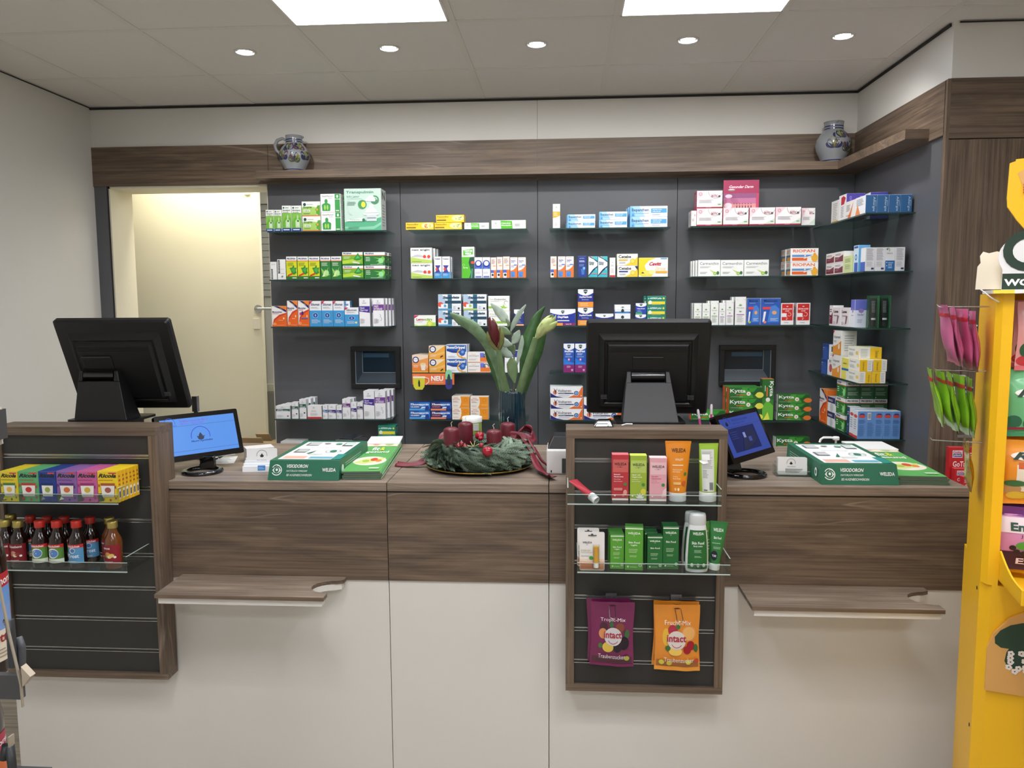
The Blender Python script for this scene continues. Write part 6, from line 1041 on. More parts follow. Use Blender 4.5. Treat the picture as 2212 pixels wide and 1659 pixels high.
# long lily leaves
def leafthing(lab, P_, W_, m, fold=.3, nrm=Vector((0, -1, 0))):
    vs, fs = blade(P_, W_, m, fold, nrm=nrm); o_ = Vector(P_[0]); b = MB(); b.add([v-o_ for v in vs], fs, m, True); o = b.build('long_leaf', loc=o_); s = o.modifiers.new('thick', 'SOLIDIFY'); s.thickness = .0014; tag(o, lab, 'leaf', 'long leaves in the vase'); return o
leafthing('long grey green leaf arching left out of the vase', [in_(-.028), at(1074, 800, 2.97), at(1052, 745, 2.95), at(1022, 708, 2.93), at(992, 690, 2.92), at(972, 676, 2.91)], [.016, .022, .034, .046, .034, .004], LG)
leafthing('dark long leaf low on the left of the vase', [in_(-.03, .01), at(1070, 812, 3.0), at(1056, 775, 3.0), at(1046, 748, 3.0)], [.012, .02, .02, .004], LD)
leafthing('long dark green leaf behind the pale bud', [in_(.022, .01), at(1132, 800, 3.0), at(1140, 740, 3.01), at(1158, 690, 3.02), at(1177, 662, 3.02)], [.02, .034, .05, .034, .003], LD)
leafthing('broad dark green leaf below the pale bud', [in_(.03, .02), at(1142, 805, 3.0), at(1158, 760, 3.0), at(1172, 720, 3.0), at(1174, 700, 3.0)], [.018, .038, .05, .03, .004], LD)
def petal(root, c, ax, L_, W_, az, m, open_=.25, tip=1.0):
    ax = ax.normalized(); s = ax.cross(Vector((0, 1, 0))).normalized(); f = s.cross(ax); r = s*math.cos(az)+f*math.sin(az)
    P_ = [c, c+ax*L_*.3+r*W_*.42, c+ax*L_*.62+r*W_*.52, c+ax*L_*.88+r*W_*(.35+open_*.3), c+ax*L_*tip+r*W_*open_]
    return bl(root, 'petal', P_, [W_*.25, W_*.85, W_, W_*.6, .002], m, .45, nrm=r)
# red amaryllis
am = leafmat('petal_red', '4a1218', '6f1f26'); sp = leafmat('sheath', '8a9a52', '7a5a4a'); pw = leafmat('petal_pale', 'b9c97a', 'd6deA0'.lower())
b0, b1, b2 = in_(-.01, -.01), at(1083, 800, 2.94), at(1077, 756, 2.93)
t = thing('amaryllis', 'closed dark red amaryllis bud on a thick green stem', 'flower', b0)
MB_ = MB(); MB_.T = Matrix.Translation(-b0); MB_.tube([b0, (b0+b1)/2, b1, b2], [.0145, .0145, .0125, .010], LO, 16); MB_.build('stem', t)
c = at(1077, 758, 2.93); ax = at(1062, 690, 2.91)-c
c1_ = c+ax*.12
for az, k, mm in ((3.6, .9, am), (0.2, 1.0, am), (1.6, .86, am), (2.6, .95, pw), (4.8, .88, am), (5.6, .96, am)): petal(t, c1_, ax, ax.length*.98*k, .036, az, mm, .12)
for pts in ([c, at(1064, 745, 2.92), at(1055, 728, 2.91), at(1053, 716, 2.91)], [c, at(1083, 740, 2.91), at(1084, 722, 2.9), at(1081, 706, 2.9)]): bl(t, 'sheath', pts, [.012, .02, .016, .003], sp, .5)
# pale bud
b0, b1, b2 = in_(.015, -.01), at(1136, 800, 2.94), at(1158, 730, 2.93)
t = thing('amaryllis', 'pale green amaryllis bud leaning right on a thick stem', 'flower', b0)
MB_ = MB(); MB_.T = Matrix.Translation(-b0); MB_.tube([b0, b1, at(1147, 765, 2.935), b2], [.0145, .0145, .013, .012], LO, 16); MB_.build('stem', t)
c = at(1157, 732, 2.93); ax = at(1196, 680, 2.9)-c
for az, k in ((0.2, .9), (1.3, .98), (2.4, .9), (3.5, 1.05), (4.6, .92), (5.6, .86)): petal(t, c, ax, ax.length*k, .040, az, pw, .2)
ax2 = at(1203, 694, 2.89)-c; petal(t, c+ax2*.35, ax2, ax2.length*.68, .026, 4.4, pw, .1); petal(t, c+ax2*.35, ax2, ax2.length*.64, .024, 1.4, pw, .1)
# eucalyptus
t = thing('eucalyptus_branch', 'eucalyptus branch with round silvery leaves in the vase', 'branch', in_(.0, .0)); e0 = in_(.004, .0)
b = MB(); b.T = Matrix.Translation(-t.location); b.tube([e0, at(1112, 800, 2.96), at(1109, 745, 2.96), at(1103, 710, 2.96), at(1098, 690, 2.96)], [.0035, .003, .0025, .002, .0015], '6a6a50', 8); b.build('stem', t)
def eu(P_, w, y, m=None, nrm=Vector((.1, -1, .2))):
    Q = [at(px, py, y) for px, py in P_]; bl(t, 'leaf', Q, [.004]+[w]*(len(Q)-2)+[.003], m or LE, .12, nrm)
eu([(1098, 695), (1090, 688), (1076, 670), (1060, 655)], .034, 2.94); eu([(1103, 716), (1110, 700), (1122, 678), (1136, 658)], .020, 2.95)
eu([(1104, 722), (1092, 716), (1084, 712), (1074, 706)], .032, 2.97, LO); eu([(1106, 742), (1112, 735), (1117, 724), (1122, 713)], .030, 2.95)
eu([(1106, 745), (1094, 742), (1084, 736), (1075, 726)], .034, 2.97); eu([(1108, 770), (1098, 765), (1088, 756), (1078, 752)], .034, 2.98)
eu([(1080, 800), (1072, 775), (1060, 750), (1042, 722)], .034, 2.99); eu([(1088, 770), (1078, 750), (1062, 738), (1050, 726)], .036, 2.995)
eu([(1112, 828), (1108, 805), (1106, 785), (1104, 772)], .040, 2.925, LO); eu([(1116, 790), (1122, 765), (1127, 740), (1128, 724)], .018, 2.95)
eu([(1112, 765), (1106, 752), (1100, 748), (1092, 748)], .03, 2.985, LO); eu([(1096, 706), (1099, 700), (1096, 694), (1093, 688)], .012, 2.93, LO)
# ================================================================== goods on the display panels
def loft(b, W_, Dp, H, m, n=16, k=12, z0=0, cx=0):
    """closed tube like body: half width W_(t) and half depth Dp(t)"""
    vs = []; fs = []
    for i in range(k+1):
        t_ = i/k; w, d = W_(t_), Dp(t_)
        for j in range(n): a = 2*PI*j/n; vs.append((cx+w*math.cos(a), d*math.sin(a), z0+H*t_))
    fs = [(i*n+j, i*n+(j+1) % n, (i+1)*n+(j+1) % n, (i+1)*n+j) for i in range(k) for j in range(n)]
    b.add(vs, fs, m, True); b.add(vs[:n], [tuple(range(n))[::-1]], m); b.add(vs[-n:], [tuple(range(n))], m)
def warpfront(W_, Dp, H, z0=0, pad=.9):
    def f(u, v, off):
        w, d = W_(v)*pad, Dp(v); x = (u-.5)*2*w; q = max(0, 1-(x/(W_(v)+1e-6))**2)
        return Vector((x, -(d*math.sqrt(q))-off-.0005, z0+H*v))
    return f
def decw(b, ops, W_, Dp, H, z0=0, pad=.9, step=.0003):
    b.dec((0, 0, 0), (1, 0, 0), (0, 0, 1), 2*W_(.5), H, ops, step, warpfront(W_, Dp, H, z0, pad))
def fill(a, b_, c, d, m, n=10):   # finely divided rectangle for curved faces
    return [('r', a, b_, c, d, m)]

def candy(cols):
    for ci, (x0, x1, c, dk, lz, fr, ds) in enumerate(cols):
        y = 2.303; zt = .949+.0037; a, d_ = U(x0, 1060, Y=y), U(x1, 1060, Y=y); w = d_.x-a.x-.0006; h = U((x0+x1)/2, 1018, Y=y).z-zt
        key = 'cnd%d' % ci
        D[key] = (ds, c, c if ci < 5 else 'e8b420', c, [('p', [(.02, .8), (.98, .8), (1, .99), (.9, .99), (.1, .99), (0, .99)], c), ('r', .55, .92, .95, .965, 'd8484a'), T(.04, .80, .94, .93, 'Ricola', '16241f', 'Bi'), ('l', .05, .70, .95, .74, 1, dk), ('p', [(.18, .18), (.82, .18), (.86, .62), (.14, .62)], dk), ('p', [(.2, .18), (.8, .18), (.84, .54), (.16, .54)], 'efece4'), ('e', .5, .4, .16, lz, .09), T(.3, .23, .7, .27, 'zuckerfrei', dk, ''), ('p', [(0, .02), (.3, .05), (.16, .3), (.02, .28)], '3f5a34'), ('p', [(.1, .06), (.35, .1), (.2, .18)], fr), ('e', .62, .08, .06, dk, .04), ('e', .9, .5, .04, dk, .05), ('e', .08, .55, .04, dk, .05), ('e', .9, .14, .05, dk, .04)], [('r', .15, .1, .85, .42, 'f0eee8'), ('r', .25, .14, .75, .34, '6a6a6a'), ('l', .2, .5, .8, .9, 3, dk)])
        for r in range(6):
            put(key, w, h, .0172, ((a.x+d_.x)/2+.0012*r+random.uniform(-.0006, .0006), y+r*.0182, zt), random.uniform(-.012, .012), 'left panel upper tray', 0, r, 'sweet_carton', xk=ci)
N0 = len(PLACED)
candy([(2, 40, 'e6cf2e', '4a7a3a', 'e8b84a', 'd8c83a', 'yellow green herb sweet carton'), (40.5, 84.3, '5fae72', 'b8402f', 'c8302f', 'b82a3a', 'green herb sweet carton'), (84.8, 122.3, '23408f', '16306f', '9aa84a', '8a9ac0', 'dark blue herb sweet carton'), (123, 167.6, '8d62a4', '5a2f7a', 'd8703c', 'e8e4d0', 'purple herb sweet carton'), (168.3, 211.3, 'c9609a', '9a2f6a', 'd8b03c', '5a3a5a', 'pink herb sweet carton'), (212, 256, 'f2cf22', 'a8562f', 'a85a50', '3a3a2a', 'bright yellow herb sweet carton')])
for o, k, place, xk, lv, row in PLACED[N0:]:
    tag(o, f"{D[k][0]}, {('front row', 'second row', 'third row', 'fourth row', 'fifth row', 'back row')[row]}, upper tray, left panel", 'sweet box', 'herb sweet cartons: '+D[k][0])

# juice bottles
bgl = mat('1c0b07', .1, key='bottle', coat=.6); bgo = mat('6a3a12', .12, key='bottle2', coat=.6)
def cylw(r, z0, h, a0=-75, a1=75):
    def f(u, v, off):
        a = math.radians(a0+(a1-a0)*u); return Vector(((r+off)*math.sin(a), -(r+off)*math.cos(a), z0+v*h))
    return f
def bottle(px, pyc, y, capc, kind, lab, rot=0, S=1, zt=.733+.0037, name='juice_bottle'):
    p = U(px, pyc, Y=y); H = (p.z-zt) if S == 1 else S; r = .0235*H/.135
    t = thing(name, lab, 'bottle', (p.x, y, zt), rot, 'small juice bottles' if S == 1 else 'large juice bottles')
    pr = [(r*.9, 0), (r, .004), (r, H*.55), (r*.93, H*.63), (r*.62, H*.73), (r*.5, H*.80), (r*.5, H*.86)]
    b = MB(); b.lathe(pr, bgo if kind == 'gold' else bgl, 28); b.build('glass_body', t)
    b = MB(); cm = mat('b8251c', .35, key='capr', coat=.3) if capc == 'r' else mat('b8a860', .3, .8, key='capg')
    b.lathe([(r*.60, H*.855), (r*.62, H*.86), (r*.60, H*.885), (r*.62, H*.90), (r*.60, H*.92), (r*.61, H*.985), (r*.55, H), (.0001, H)], cm, 28)
    b.build('screw_cap', t)
    b = MB(); f = cylw(r+.0003, H*.12, H*.40)
    L_ = {'rab': ('7a1420', [('t', .22, .80, .80, .93, 'Rabenhorst', 'f0e8e0', 'b')]), 'gold': ('8a1626', [('t', .1, .78, .55, .9, 'Rabenhorst', 'f0e8e0', 'b')]), 'rotg': ('5a8a3c', [('t', .18, .85, .82, .97, 'Rotbäckchen', 'f8f0f0', 'b')]), 'rotb': ('5a9ac8', [('t', .18, .85, .82, .97, 'Rotbäckchen', 'f8f0f0', 'b'), ('t', .3, .3, .78, .5, 'Trost', 'f4f8fc', 'b')])}[kind]
    b.grid(lambda i, j: f(i, j, 0), 20, 1, L_[0], True)
    if kind in ('rotg', 'rotb'):
        b.grid(lambda i, j: f(i, .82+.18*j, .0002), 16, 1, 'c8282c', True)
        if kind == 'rotg': b.grid(lambda i, j: f(i, .0+.22*j, .0002), 16, 1, 'e4ecd8', True); discw(b, f, .5, .52, .26, .27, 'eef0e8', .0003); discw(b, f, .54, .52, .2, .21, '5a88c8', .0004)
        else: discw(b, f, .5, .68, .14, .15, 'dfe8f0', .0003); discw(b, f, .52, .68, .1, .11, '4a7ab8', .0004)
    else:
        for u, v, ru, rv, m in ((.42, .5, .13, .13, 'c8923c' if kind == 'gold' else 'c89078'), (.6, .45, .12, .1, 'e0c060' if kind == 'gold' else '8a2a2c'), (.5, .38, .1, .08, 'e8dcb0'), (.74, .36, .06, .06, 'f0f0e8'), (.34, .42, .08, .09, '6a8a3a' if kind == 'gold' else 'b85a4a')): discw(b, f, u, v, ru, rv, m, .0003+u*.0004)
    b.dec((0, 0, 0), (1, 0, 0), (0, 0, 1), 1, 1, L_[1]+[('l', .25, .05, .75, .16, 2, 'd8c8c0')], .0012, f)
    b.build('label', t)
for a in ((10, 1122, 2.335, 'g', 'rab', 'gold capped red juice bottle, leftmost in front'), (38, 1124, 2.335, 'g', 'rab', 'gold capped red juice bottle, second from left in front'), (84.6, 1124, 2.335, 'r', 'rotg', 'red capped juice bottle with green label, left one in front'), (121.5, 1124, 2.335, 'r', 'rotg', 'red capped juice bottle with green label, right one in front'), (164, 1124, 2.335, 'r', 'rotb', 'red capped juice bottle with sky blue label, in front'), (242, 1125, 2.335, 'g', 'gold', 'amber juice bottle with gold cap, front right'),
          (23, 1111, 2.395, 'g', 'rab', 'gold capped red juice bottle in the back row'), (65, 1114, 2.395, 'r', 'rotg', 'red capped juice bottle, leftmost in the back row'), (101, 1115, 2.395, 'r', 'rotg', 'red capped juice bottle, second from left, back row'), (138, 1115, 2.395, 'r', 'rotg', 'red capped juice bottle, third from left, back row'), (193.6, 1116, 2.395, 'r', 'rotb', 'red capped juice bottle with sky blue label, back row'), (235.5, 1117, 2.395, 'g', 'gold', 'amber juice bottle with gold cap, back right')): bottle(*a, rot=random.uniform(-.1, .25))

# creams on the centre panel, upper tray
def wel(desc, c, c2, tc, lines, art, top=None, foot=None):
    return (desc, c, c, top or c, [('r', 0, 0, 1, 1, c)]+([('r', 0, 0, 1, .045, 'f0e8e4')] if foot else [])+[('r', .03, .62, .97, .9, c2), T(.12, .77, .88, .83, 'WELEDA', tc, 'b'), ('a', .5, .735, .035, .012, 0, 360, tc), ('l', .28, .73, .72, .74, 1, tc)]+lines+art, [])
D['crR'] = wel('red hand cream carton', 'b8343c', 'c8605a', '2a1a1a', [T(.1, .56, .5, .59, 'Intensiv', 'f4e0dc'), T(.1, .51, .68, .54, 'Handcreme', 'f4e0dc'), T(.1, .455, .5, .48, 'Nourishing', 'f4e0dc', ''), T(.1, .41, .62, .435, 'Hand Cream', 'f4e0dc', '')], [('c', .8, .36, .1, '3f8a3c'), ('r', .1, .22, .62, .28, 'd8847c'), ('e', .8, .18, .12, 'e09a8c', .06), ('e', .68, .12, .08, 'd87a70', .04), ('c', .16, .11, .05, 'f4e8e4')], 'e8787c', 1)
D['crG'] = wel('lime green hand cream carton', '9ab23a', 'b4c864', '2a2a1a', [T(.1, .56, .6, .59, 'Hand- und', 'f4f8e0'), T(.1, .51, .72, .54, 'Nagelcreme', 'f4f8e0'), T(.1, .46, .5, .48, 'Hydrating', 'f4f8e0', ''), T(.1, .42, .62, .44, 'Hand Cream', 'f4f8e0', '')], [('c', .8, .36, .1, '3f8a3c'), ('e', .8, .2, .16, 'd8cc4a', .07)]+leafp(.6, .05, .3, 'f4f4e8', 5, .45)+[('c', .14, .11, .05, 'f4f8e8')], 'cfe060', 1)
D['crP'] = wel('pale pink hand cream carton', 'e0a4ac', 'e8bcc0', '2a1a1e', [T(.1, .56, .5, .59, 'Sensitiv', 'b84a5a'), T(.1, .51, .68, .54, 'Handcreme', 'b84a5a'), T(.1, .46, .42, .48, 'Caring', 'b84a5a', ''), T(.1, .42, .6, .44, 'Hand Cream', 'b84a5a', '')], [('c', .8, .38, .1, '3f8a3c'), ('p', [(.7, .08), (1, .12), (1, .32), (.8, .25)], 'ecc8c8'), ('c', .16, .11, .05, 'f4e8e8')], 'f4d4d4', 1)
Zc = .965+.0037
def panelbox(k, x0, x1, yt, y, zt, d, lab, rot=0, py=None, name='cream_carton'):
    a, c = U(x0, yt+60, Y=y), U(x1, yt+60, Y=y); h = U((x0+x1)/2, yt, Y=y).z-zt
    o = put(k, c.x-a.x, h, d, ((a.x+c.x)/2, y, zt), rot, '', 0, 0, name); tag(o, lab, 'cosmetics box'); return o
panelbox('crR', 1322, 1358, 982, 2.335, Zc, .034, 'red hand cream carton, left of three in the upper tray')
panelbox('crG', 1361, 1397, 984, 2.335, Zc, .034, 'lime green hand cream carton in the middle of the upper tray')
panelbox('crP', 1403, 1440, 989, 2.33, Zc, .034, 'pale pink hand cream carton beside the orange tube')
def tubeth(x0, x1, yt, yb, y, zt, body, capm, lab, art, capx, caph, rot=0, tilt=(0, 0), name='cream_tube', flip=False):
    a, c = U(x0, yt, Y=y), U(x1, yt, Y=y); H = U((x0+x1)/2, yt, Y=y).z-zt; wt = (c.x-a.x)/2; q0, q1 = U(capx[0], yb-10, Y=y), U(capx[1], yb-10, Y=y); wc = (q1.x-q0.x)/2; xc = (q0.x+q1.x)/2
    t = thing(name, lab, 'tube', (xc, y, zt+.0002), (tilt[1], tilt[0], rot)); ch = caph
    b = MB(); b.lathe([(wc*.97, 0), (wc, .002), (wc, ch*.9), (wc*.96, ch)], capm, 28); b.build('cap', t)
    Hb = H-ch; W_ = lambda v: wc*.97+(wt-wc*.97)*v; Dp = lambda v: max(.0012, wc*.95*(1-v)**.75)
    b = MB(); loft(b, W_, Dp, Hb, body, 32, 30, ch)
    b.box(-wt, -.0014, H-.004, wt, .0014, H+.003, body); decw(b, art, W_, Dp, Hb, ch); b.build('tube_body', t)
ob = mat('e08818', .35, key='tube', coat=.3); gb = mat('9cc43c', .35, key='tube2', coat=.3); dg = mat('2f7a3c', .35, key='tube3', coat=.3)
tubeth(1436, 1492, 955, 1087, 2.35, Zc, ob, 'd8dadc', 'orange shower cream tube standing on its grey cap', [('t', .2, .80, .84, .88, 'WELEDA', '2a1a10', 'b'), ('t', .34, .64, .74, .68, 'VITALITY', 'f8e8c8', 'b'), ('l', .2, .53, .8, .57, 1, 'f8e8c8'), ('t', .2, .45, .7, .48, 'Crème de douche', 'f8e8c8', ''), ('t', .2, .41, .58, .44, 'nourrissante', 'f8e8c8', ''), ('t', .2, .31, .45, .34, 'Creamy', 'f8e8c8', ''), ('t', .2, .27, .6, .30, 'Body Wash', 'f8e8c8', ''), ('e', .86, .38, .07, '3f7a3c', .035), ('r', .2, .17, .62, .22, 'e8b870'), ('e', .82, .2, .1, 'c85a2c', .05), ('e', .3, .08, .06, 'f0c890', .03), ('e', .48, .08, .06, 'f0d8b0', .03)], (1444, 1482), .026)
tubeth(1509, 1552, 960, 1090, 2.35, Zc, gb, mat('e4e6e4', .4), 'lime green tube turned to its printed back with peeling sticker', [('r', .04, .02, .78, .9, 'd4d6d2'), ('l', .08, .5, .74, .86, 12, '9a9c98'), ('l', .08, .3, .4, .48, 6, '8a8c88')]+[('r', .46+.03*i, .06, .475+.03*i, .22, '2a2a2a') for i in range(8)]+[('r', .1, .05, .3, .07, '4a4a4a'), ('r', .05, .68, .5, .8, 'f6f6f4'), ('p', [(-.12, .66), (.3, .72), (.42, .62), (.1, .6)], 'fafaf8')], (1510, 1547), .028, rot=.12)
# fallen tube
e0, e1 = U(1229, 1041, Y=2.33), U(1283, 1077, Y=2.305); L_ = (e1-e0).length
t = thing('cream_tube', 'red and white tube lying on its side in the upper tray', 'tube', (e1.x, 2.308, Zc+.0125)); dv = (Vector((e0.x, 2.385, e0.z+.004))-Vector(t.location)).normalized()
rq = dv.to_track_quat('Z', 'Y').to_matrix().to_4x4()
b = MB(); b.T = rq; b.lathe([(.0115, -.012), (.0125, -.010), (.0125, .012), (.0115, .014)], 'ececec', 20, cap=False); b.lathe([(.0115, -.012), (.009, -.011), (.008, -.004), (.0001, -.004)], 'd8d8d8', 20, cap=False); b.build('cap', t)
b = MB(); b.T = rq; W_ = lambda v: .0112+(.019-.0112)*v; Dp = lambda v: max(.0012, .0112*(1-v)**.8); loft(b, W_, Dp, .085, mat('b0303c', .3, key='tr', coat=.3), 20, 10, .013)
decw(b, [('r', .0, .05, .14, .95, 'd8d4d4'), ('e', .5, .6, .2, '3a1a3a', .06), ('r', .3, .2, .7, .3, 'e8a0a0')], W_, Dp, .085, .013); b.build('tube_body', t)
# lower tray
Zd = .757+.0037
lt = lambda tone, sub: [T(.14, .83, .86, .88, 'WELEDA', 'eaf4e0', 'b'), ('a', .5, .80, .035, .012, 0, 360, 'c8e0b0'), T(.18, .62, .82, .665, 'Skin Food', 'eaf4e0', 'b')]+([T(.32, .555, .68, .6, 'Light', 'eaf4e0', 'b')] if sub else [])+[('l', .2, .40, .8, .5, 3, tone), ('l', .25, .30, .75, .35, 2, tone), ('c', .86, .12, .1, 'c8dcc0'), ('c', .86, .12, .07, '8ab080'), ('c', .16, .08, .06, 'c8e8b8'), ('l', .26, .06, .7, .09, 1, tone)]
D['lgA'] = ('light green skin cream carton', '58a032', '4c9030', '4a8a3a', [('r', 0, .95, 1, .975, 'e8f0e0')]+lt('b8dc98', 1), [])
D['dgA'] = ('dark green skin cream carton', '23692f', '1d5a2a', '24602f', [('r', 0, .95, 1, .975, 'e8f0e0')]+lt('a8cc9c', 0), [])
for i in range(3): panelbox('lgA', 1318+(-2.2*i), 1348-2.0*i, 1155-5*i, 2.325+.03*i, Zd, .028, ('small light green skin cream carton, front of three', 'small light green skin cream carton, middle of three in a row', 'small light green skin cream carton, back of three in a row')[i])
panelbox('lgA', 1350, 1389, 1138, 2.315, Zd, .035, 'tall light green skin cream carton in the lower tray', rot=-.08)
panelbox('dgA', 1398, 1431, 1158, 2.325, Zd, .028, 'small dark green skin cream carton in front')
for i in range(2): panelbox('dgA', 1392-2*i, 1420-2*i, 1150-6*i, 2.357+.031*i, Zd, .028, ('small dark green skin cream carton right behind the front one', 'small dark green skin cream carton at the very back')[i])
panelbox('dgA', 1431.5, 1466, 1137, 2.33, Zd, .05, 'tall dark green skin cream carton beside the lotion bottle')
# lip care blister cards
for i, (x0, x1, yt, y, lab) in enumerate(((1252, 1306, 1150, 2.308, 'lip care blister card with orange stick, front'), (1247, 1294, 1141, 2.345, 'lip care blister card behind the front one'))):
    a, c = U(x0, 1200, Y=y), U(x1, 1200, Y=y); w = (c.x-a.x)/2; h = U((x0+x1)/2, yt, Y=y).z-Zd
    t = thing('blister_pack', lab, 'blister pack', ((a.x+c.x)/2, y, Zd), (-.05, 0, 0), 'lip care blister cards')
    pk_ = rrect(-w, 0, w, h, .005); b = MB(); b.prism(pk_, 0, .0012, 'e8e4e0'); b.dec((-w, -.0001, 0), (1, 0, 0), (0, 0, 1), 2*w, h, [('r', .02, .02, .98, .22, 'e8a078'), ('r', .02, .22, .98, .3, 'f0d0b8'), T(.12, .70, .5, .75, 'WELEDA', '4a4a4a'), ('a', .3, .67, .03, .01, 0, 360, '9a9a9a'), T(.06, .50, .42, .54, 'EVERON', 'b0a060', ''), T(.06, .45, .5, .49, 'Lippenpflege', 'b0a060', ''), ('l', .06, .36, .45, .4, 1, 'b8b0a0'), ('c', .46, .33, .08, '4a9a44'), ('r', .34, .90, .68, .925, '4a4a4a'), ('c', .5, .93, .05, '4a4a4a'), ('l', .05, .06, .9, .2, 4, 'd0784c')], .0003); b.build('card', t)
    b = MB(); b.tube([(.012, -.008, h*.14), (.012, -.008, h*.64)], .0078, mat('e8a83c', .35, key='lip'), 14); b.tube([(.012, -.008, h*.10), (.012, -.008, h*.22)], .0081, 'f0f0ee', 14); b.build('lip_stick', t)
    b = MB(); b.tube([(.012, -.007, h*.08), (.012, -.007, h*.68)], .0105, M_ACRYL, 12); b.build('blister_bubble', t)
# lotion bottles
def lotion(x0, x1, yt, y, lab):
    a, c = U(x0, 1200, Y=y), U(x1, 1200, Y=y); w = (c.x-a.x)/2; H = U((x0+x1)/2, yt, Y=y).z-Zd
    t = thing('lotion_bottle', lab, 'bottle', ((a.x+c.x)/2, y, Zd), 0, 'lotion bottles'); W_ = lambda v: w*(1.0-.10*math.exp(-((v-.0)/.06)**2)-.30*max(0, (v-.32)/.68)**1.0-.04*math.sin(v*PI*2)) ; Dp = lambda v: w*.62*(1-.2*v)*(1-.1*math.exp(-(v/.05)**2))
    Hb = H*.80; b = MB(); wm = mat('e6e8e8', .3, key='lot', coat=.3); loft(b, W_, Dp, Hb, wm, 32, 18); b.build('bottle_body', t)
    b = MB(); f = warpfront(W_, Dp, Hb, 0, .84); g_ = mat('23692f', .4, key='lab')
    b.grid(lambda i, j: f(i, .07+.83*j, .0003), 12, 14, g_, True)
    b.dec((0, 0, 0), (1, 0, 0), (0, 0, 1), 2*w, Hb, [('t', .18, .80, .84, .86, 'WELEDA', 'eaf4e8', 'b'), ('t', .16, .60, .84, .66, 'Skin Food', 'eaf4e8', 'b'), ('t', .26, .54, .74, .58, 'Body Lotion', 'eaf4e8', 'b'), ('l', .3, .42, .7, .49, 3, 'a8cca8'), ('l', .32, .32, .68, .36, 2, 'a8cca8'), ('c', .2, .16, .08, 'e0ece0'), ('c', .5, .16, .08, 'e0ece0'), ('c', .8, .16, .08, 'e0ece0')], .0004, lambda u, v, o: f(u, v, o+.0004)); b.build('label', t)
    r = W_(1)*1.02; b = MB(); b.lathe([(r*.98, Hb), (r*1.04, Hb+.003), (r, H-.008), (r*.9, H-.001), (.0001, H)], mat('cfd2d2', .25, key='lcap', coat=.4), 28, sy=.7); b.build('cap', t)
lotion(1479, 1531, 1107, 2.325, 'white and green body lotion bottle, front of two'); lotion(1471, 1520, 1104, 2.39, 'white and green body lotion bottle hidden behind the front one')
tubeth(1505, 1533, 1128, 1240, 2.36, Zd, mat('6aac4c', .35, key='tube5', coat=.3), 'f0f0ee', 'light green tube leaning behind the lotion bottle', [('t', .2, .76, .8, .82, 'WELEDA', 'eaf4e0', 'b'), ('l', .2, .3, .8, .6, 4, 'c8e8b0')], (1528, 1549), .022, tilt=(-.22, 0))
tubeth(1534, 1573, 1128, 1234, 2.34, Zd, dg, 'ecece8', 'dark green skin cream tube at the right end of the lower tray', [('t', .16, .78, .84, .86, 'WELEDA', 'eaf4e8', 'b'), ('t', .2, .60, .75, .66, 'Skin Food', 'eaf4e8', 'b'), ('l', .1, .48, .8, .52, 1, 'a8cca8'), ('l', .2, .36, .8, .42, 2, 'a8cca8'), ('e', .3, .2, .28, '1a1c2a', .12), ('t', .12, .17, .48, .22, 'TUBE', 'e8e8f0', 'b')], (1530, 1554), .02, tilt=(.09, 0))

# ------------------------------------------------------------------ bags
def bagmesh(w, h, th, m, ops, seed=0, mback=None, seal=.07, art_m=None):
    rnd = random.Random(seed); ph = rnd.uniform(0, 6)
    def thick(u, v):
        e = max(0, min(1, (v-seal)/.2))*max(0, min(1, (1-seal*1.8-v)/.3)); s = math.sin(PI*min(1, max(0, u)))**.6
        return th*.5*e**.6*s
    def wob(u, v): return .0018*math.sin(v*9+ph+u*2)+.0012*math.sin(u*14+ph)*(1 if v < .15 or v > .85 else .35)
    def wid(v): return 1-.05*math.sin(PI*v)**2
    def fr(u, v, off=0): return Vector(((u-.5)*w*wid(v), -thick(u, v)+wob(u, v)-off, v*h+.002*math.sin(u*5+ph)*(1-v)))
    def bk(u, v): return Vector(((u-.5)*w*wid(v), thick(u, v)+wob(u, v)+.0006, v*h+.002*math.sin(u*5+ph)*(1-v)))
    b = MB(); b.grid(lambda i, j: fr(i, j), 16, 20, m); b.grid(lambda i, j: bk(1-i, j), 16, 20, mback or m)
    if ops:
        lay = 0
        for op in ops:
            lay += 1; off = .0003*lay
            if op[0] == 'c': discw(b, lambda u, v, o: fr(u, v, o), op[1], op[2], op[3], op[3]*w/h, op[4], off)
            elif op[0] == 'e': discw(b, lambda u, v, o: fr(u, v, o), op[1], op[2], op[3], op[5], op[4], off)
            elif op[0] == 'r': b.grid(lambda i, j: fr(op[1]+(op[3]-op[1])*i, op[2]+(op[4]-op[2])*j, off+.0004), 16, 8, op[5])
            else: b.dec((0, 0, 0), (1, 0, 0), (0, 0, 1), w, h, [op], 0, lambda u, v, o, f_=off+.0011: fr(u, v, f_))
    return b
fruitT = [('r', .04, .05, .96, .15, '5a3440'), ('r', 0, 0, 1, .045, '7a2454'), ('e', .3, .62, .1, '4a2434', .07), ('e', .28, .52, .1, 'd8905a', .08), ('e', .68, .62, .1, '8a4a34', .07), ('e', .48, .66, .05, '3f6a3c', .05), ('e', .85, .52, .06, '3f6a3c', .07), ('e', .78, .38, .12, '241824', .1), ('e', .62, .32, .1, '241824', .08), ('e', .4, .32, .13, 'e0c050', .08), ('e', .22, .34, .05, '4a7a3c', .04), ('c', .52, .48, .21, 'd4d0d2'), ('t', .30, .46, .72, .56, 'intact', 'b02840', 'b'), ('a', .52, .46, .13, .012, 205, 330, 'b02840'), ('t', .22, .70, .80, .77, 'Tropic-Mix', 'f0e8ee', ''), ('t', .18, .14, .8, .21, 'Traubenzucker', 'f0e8ee', ''), ('c', .84, .15, .06, 'b8b84a')]
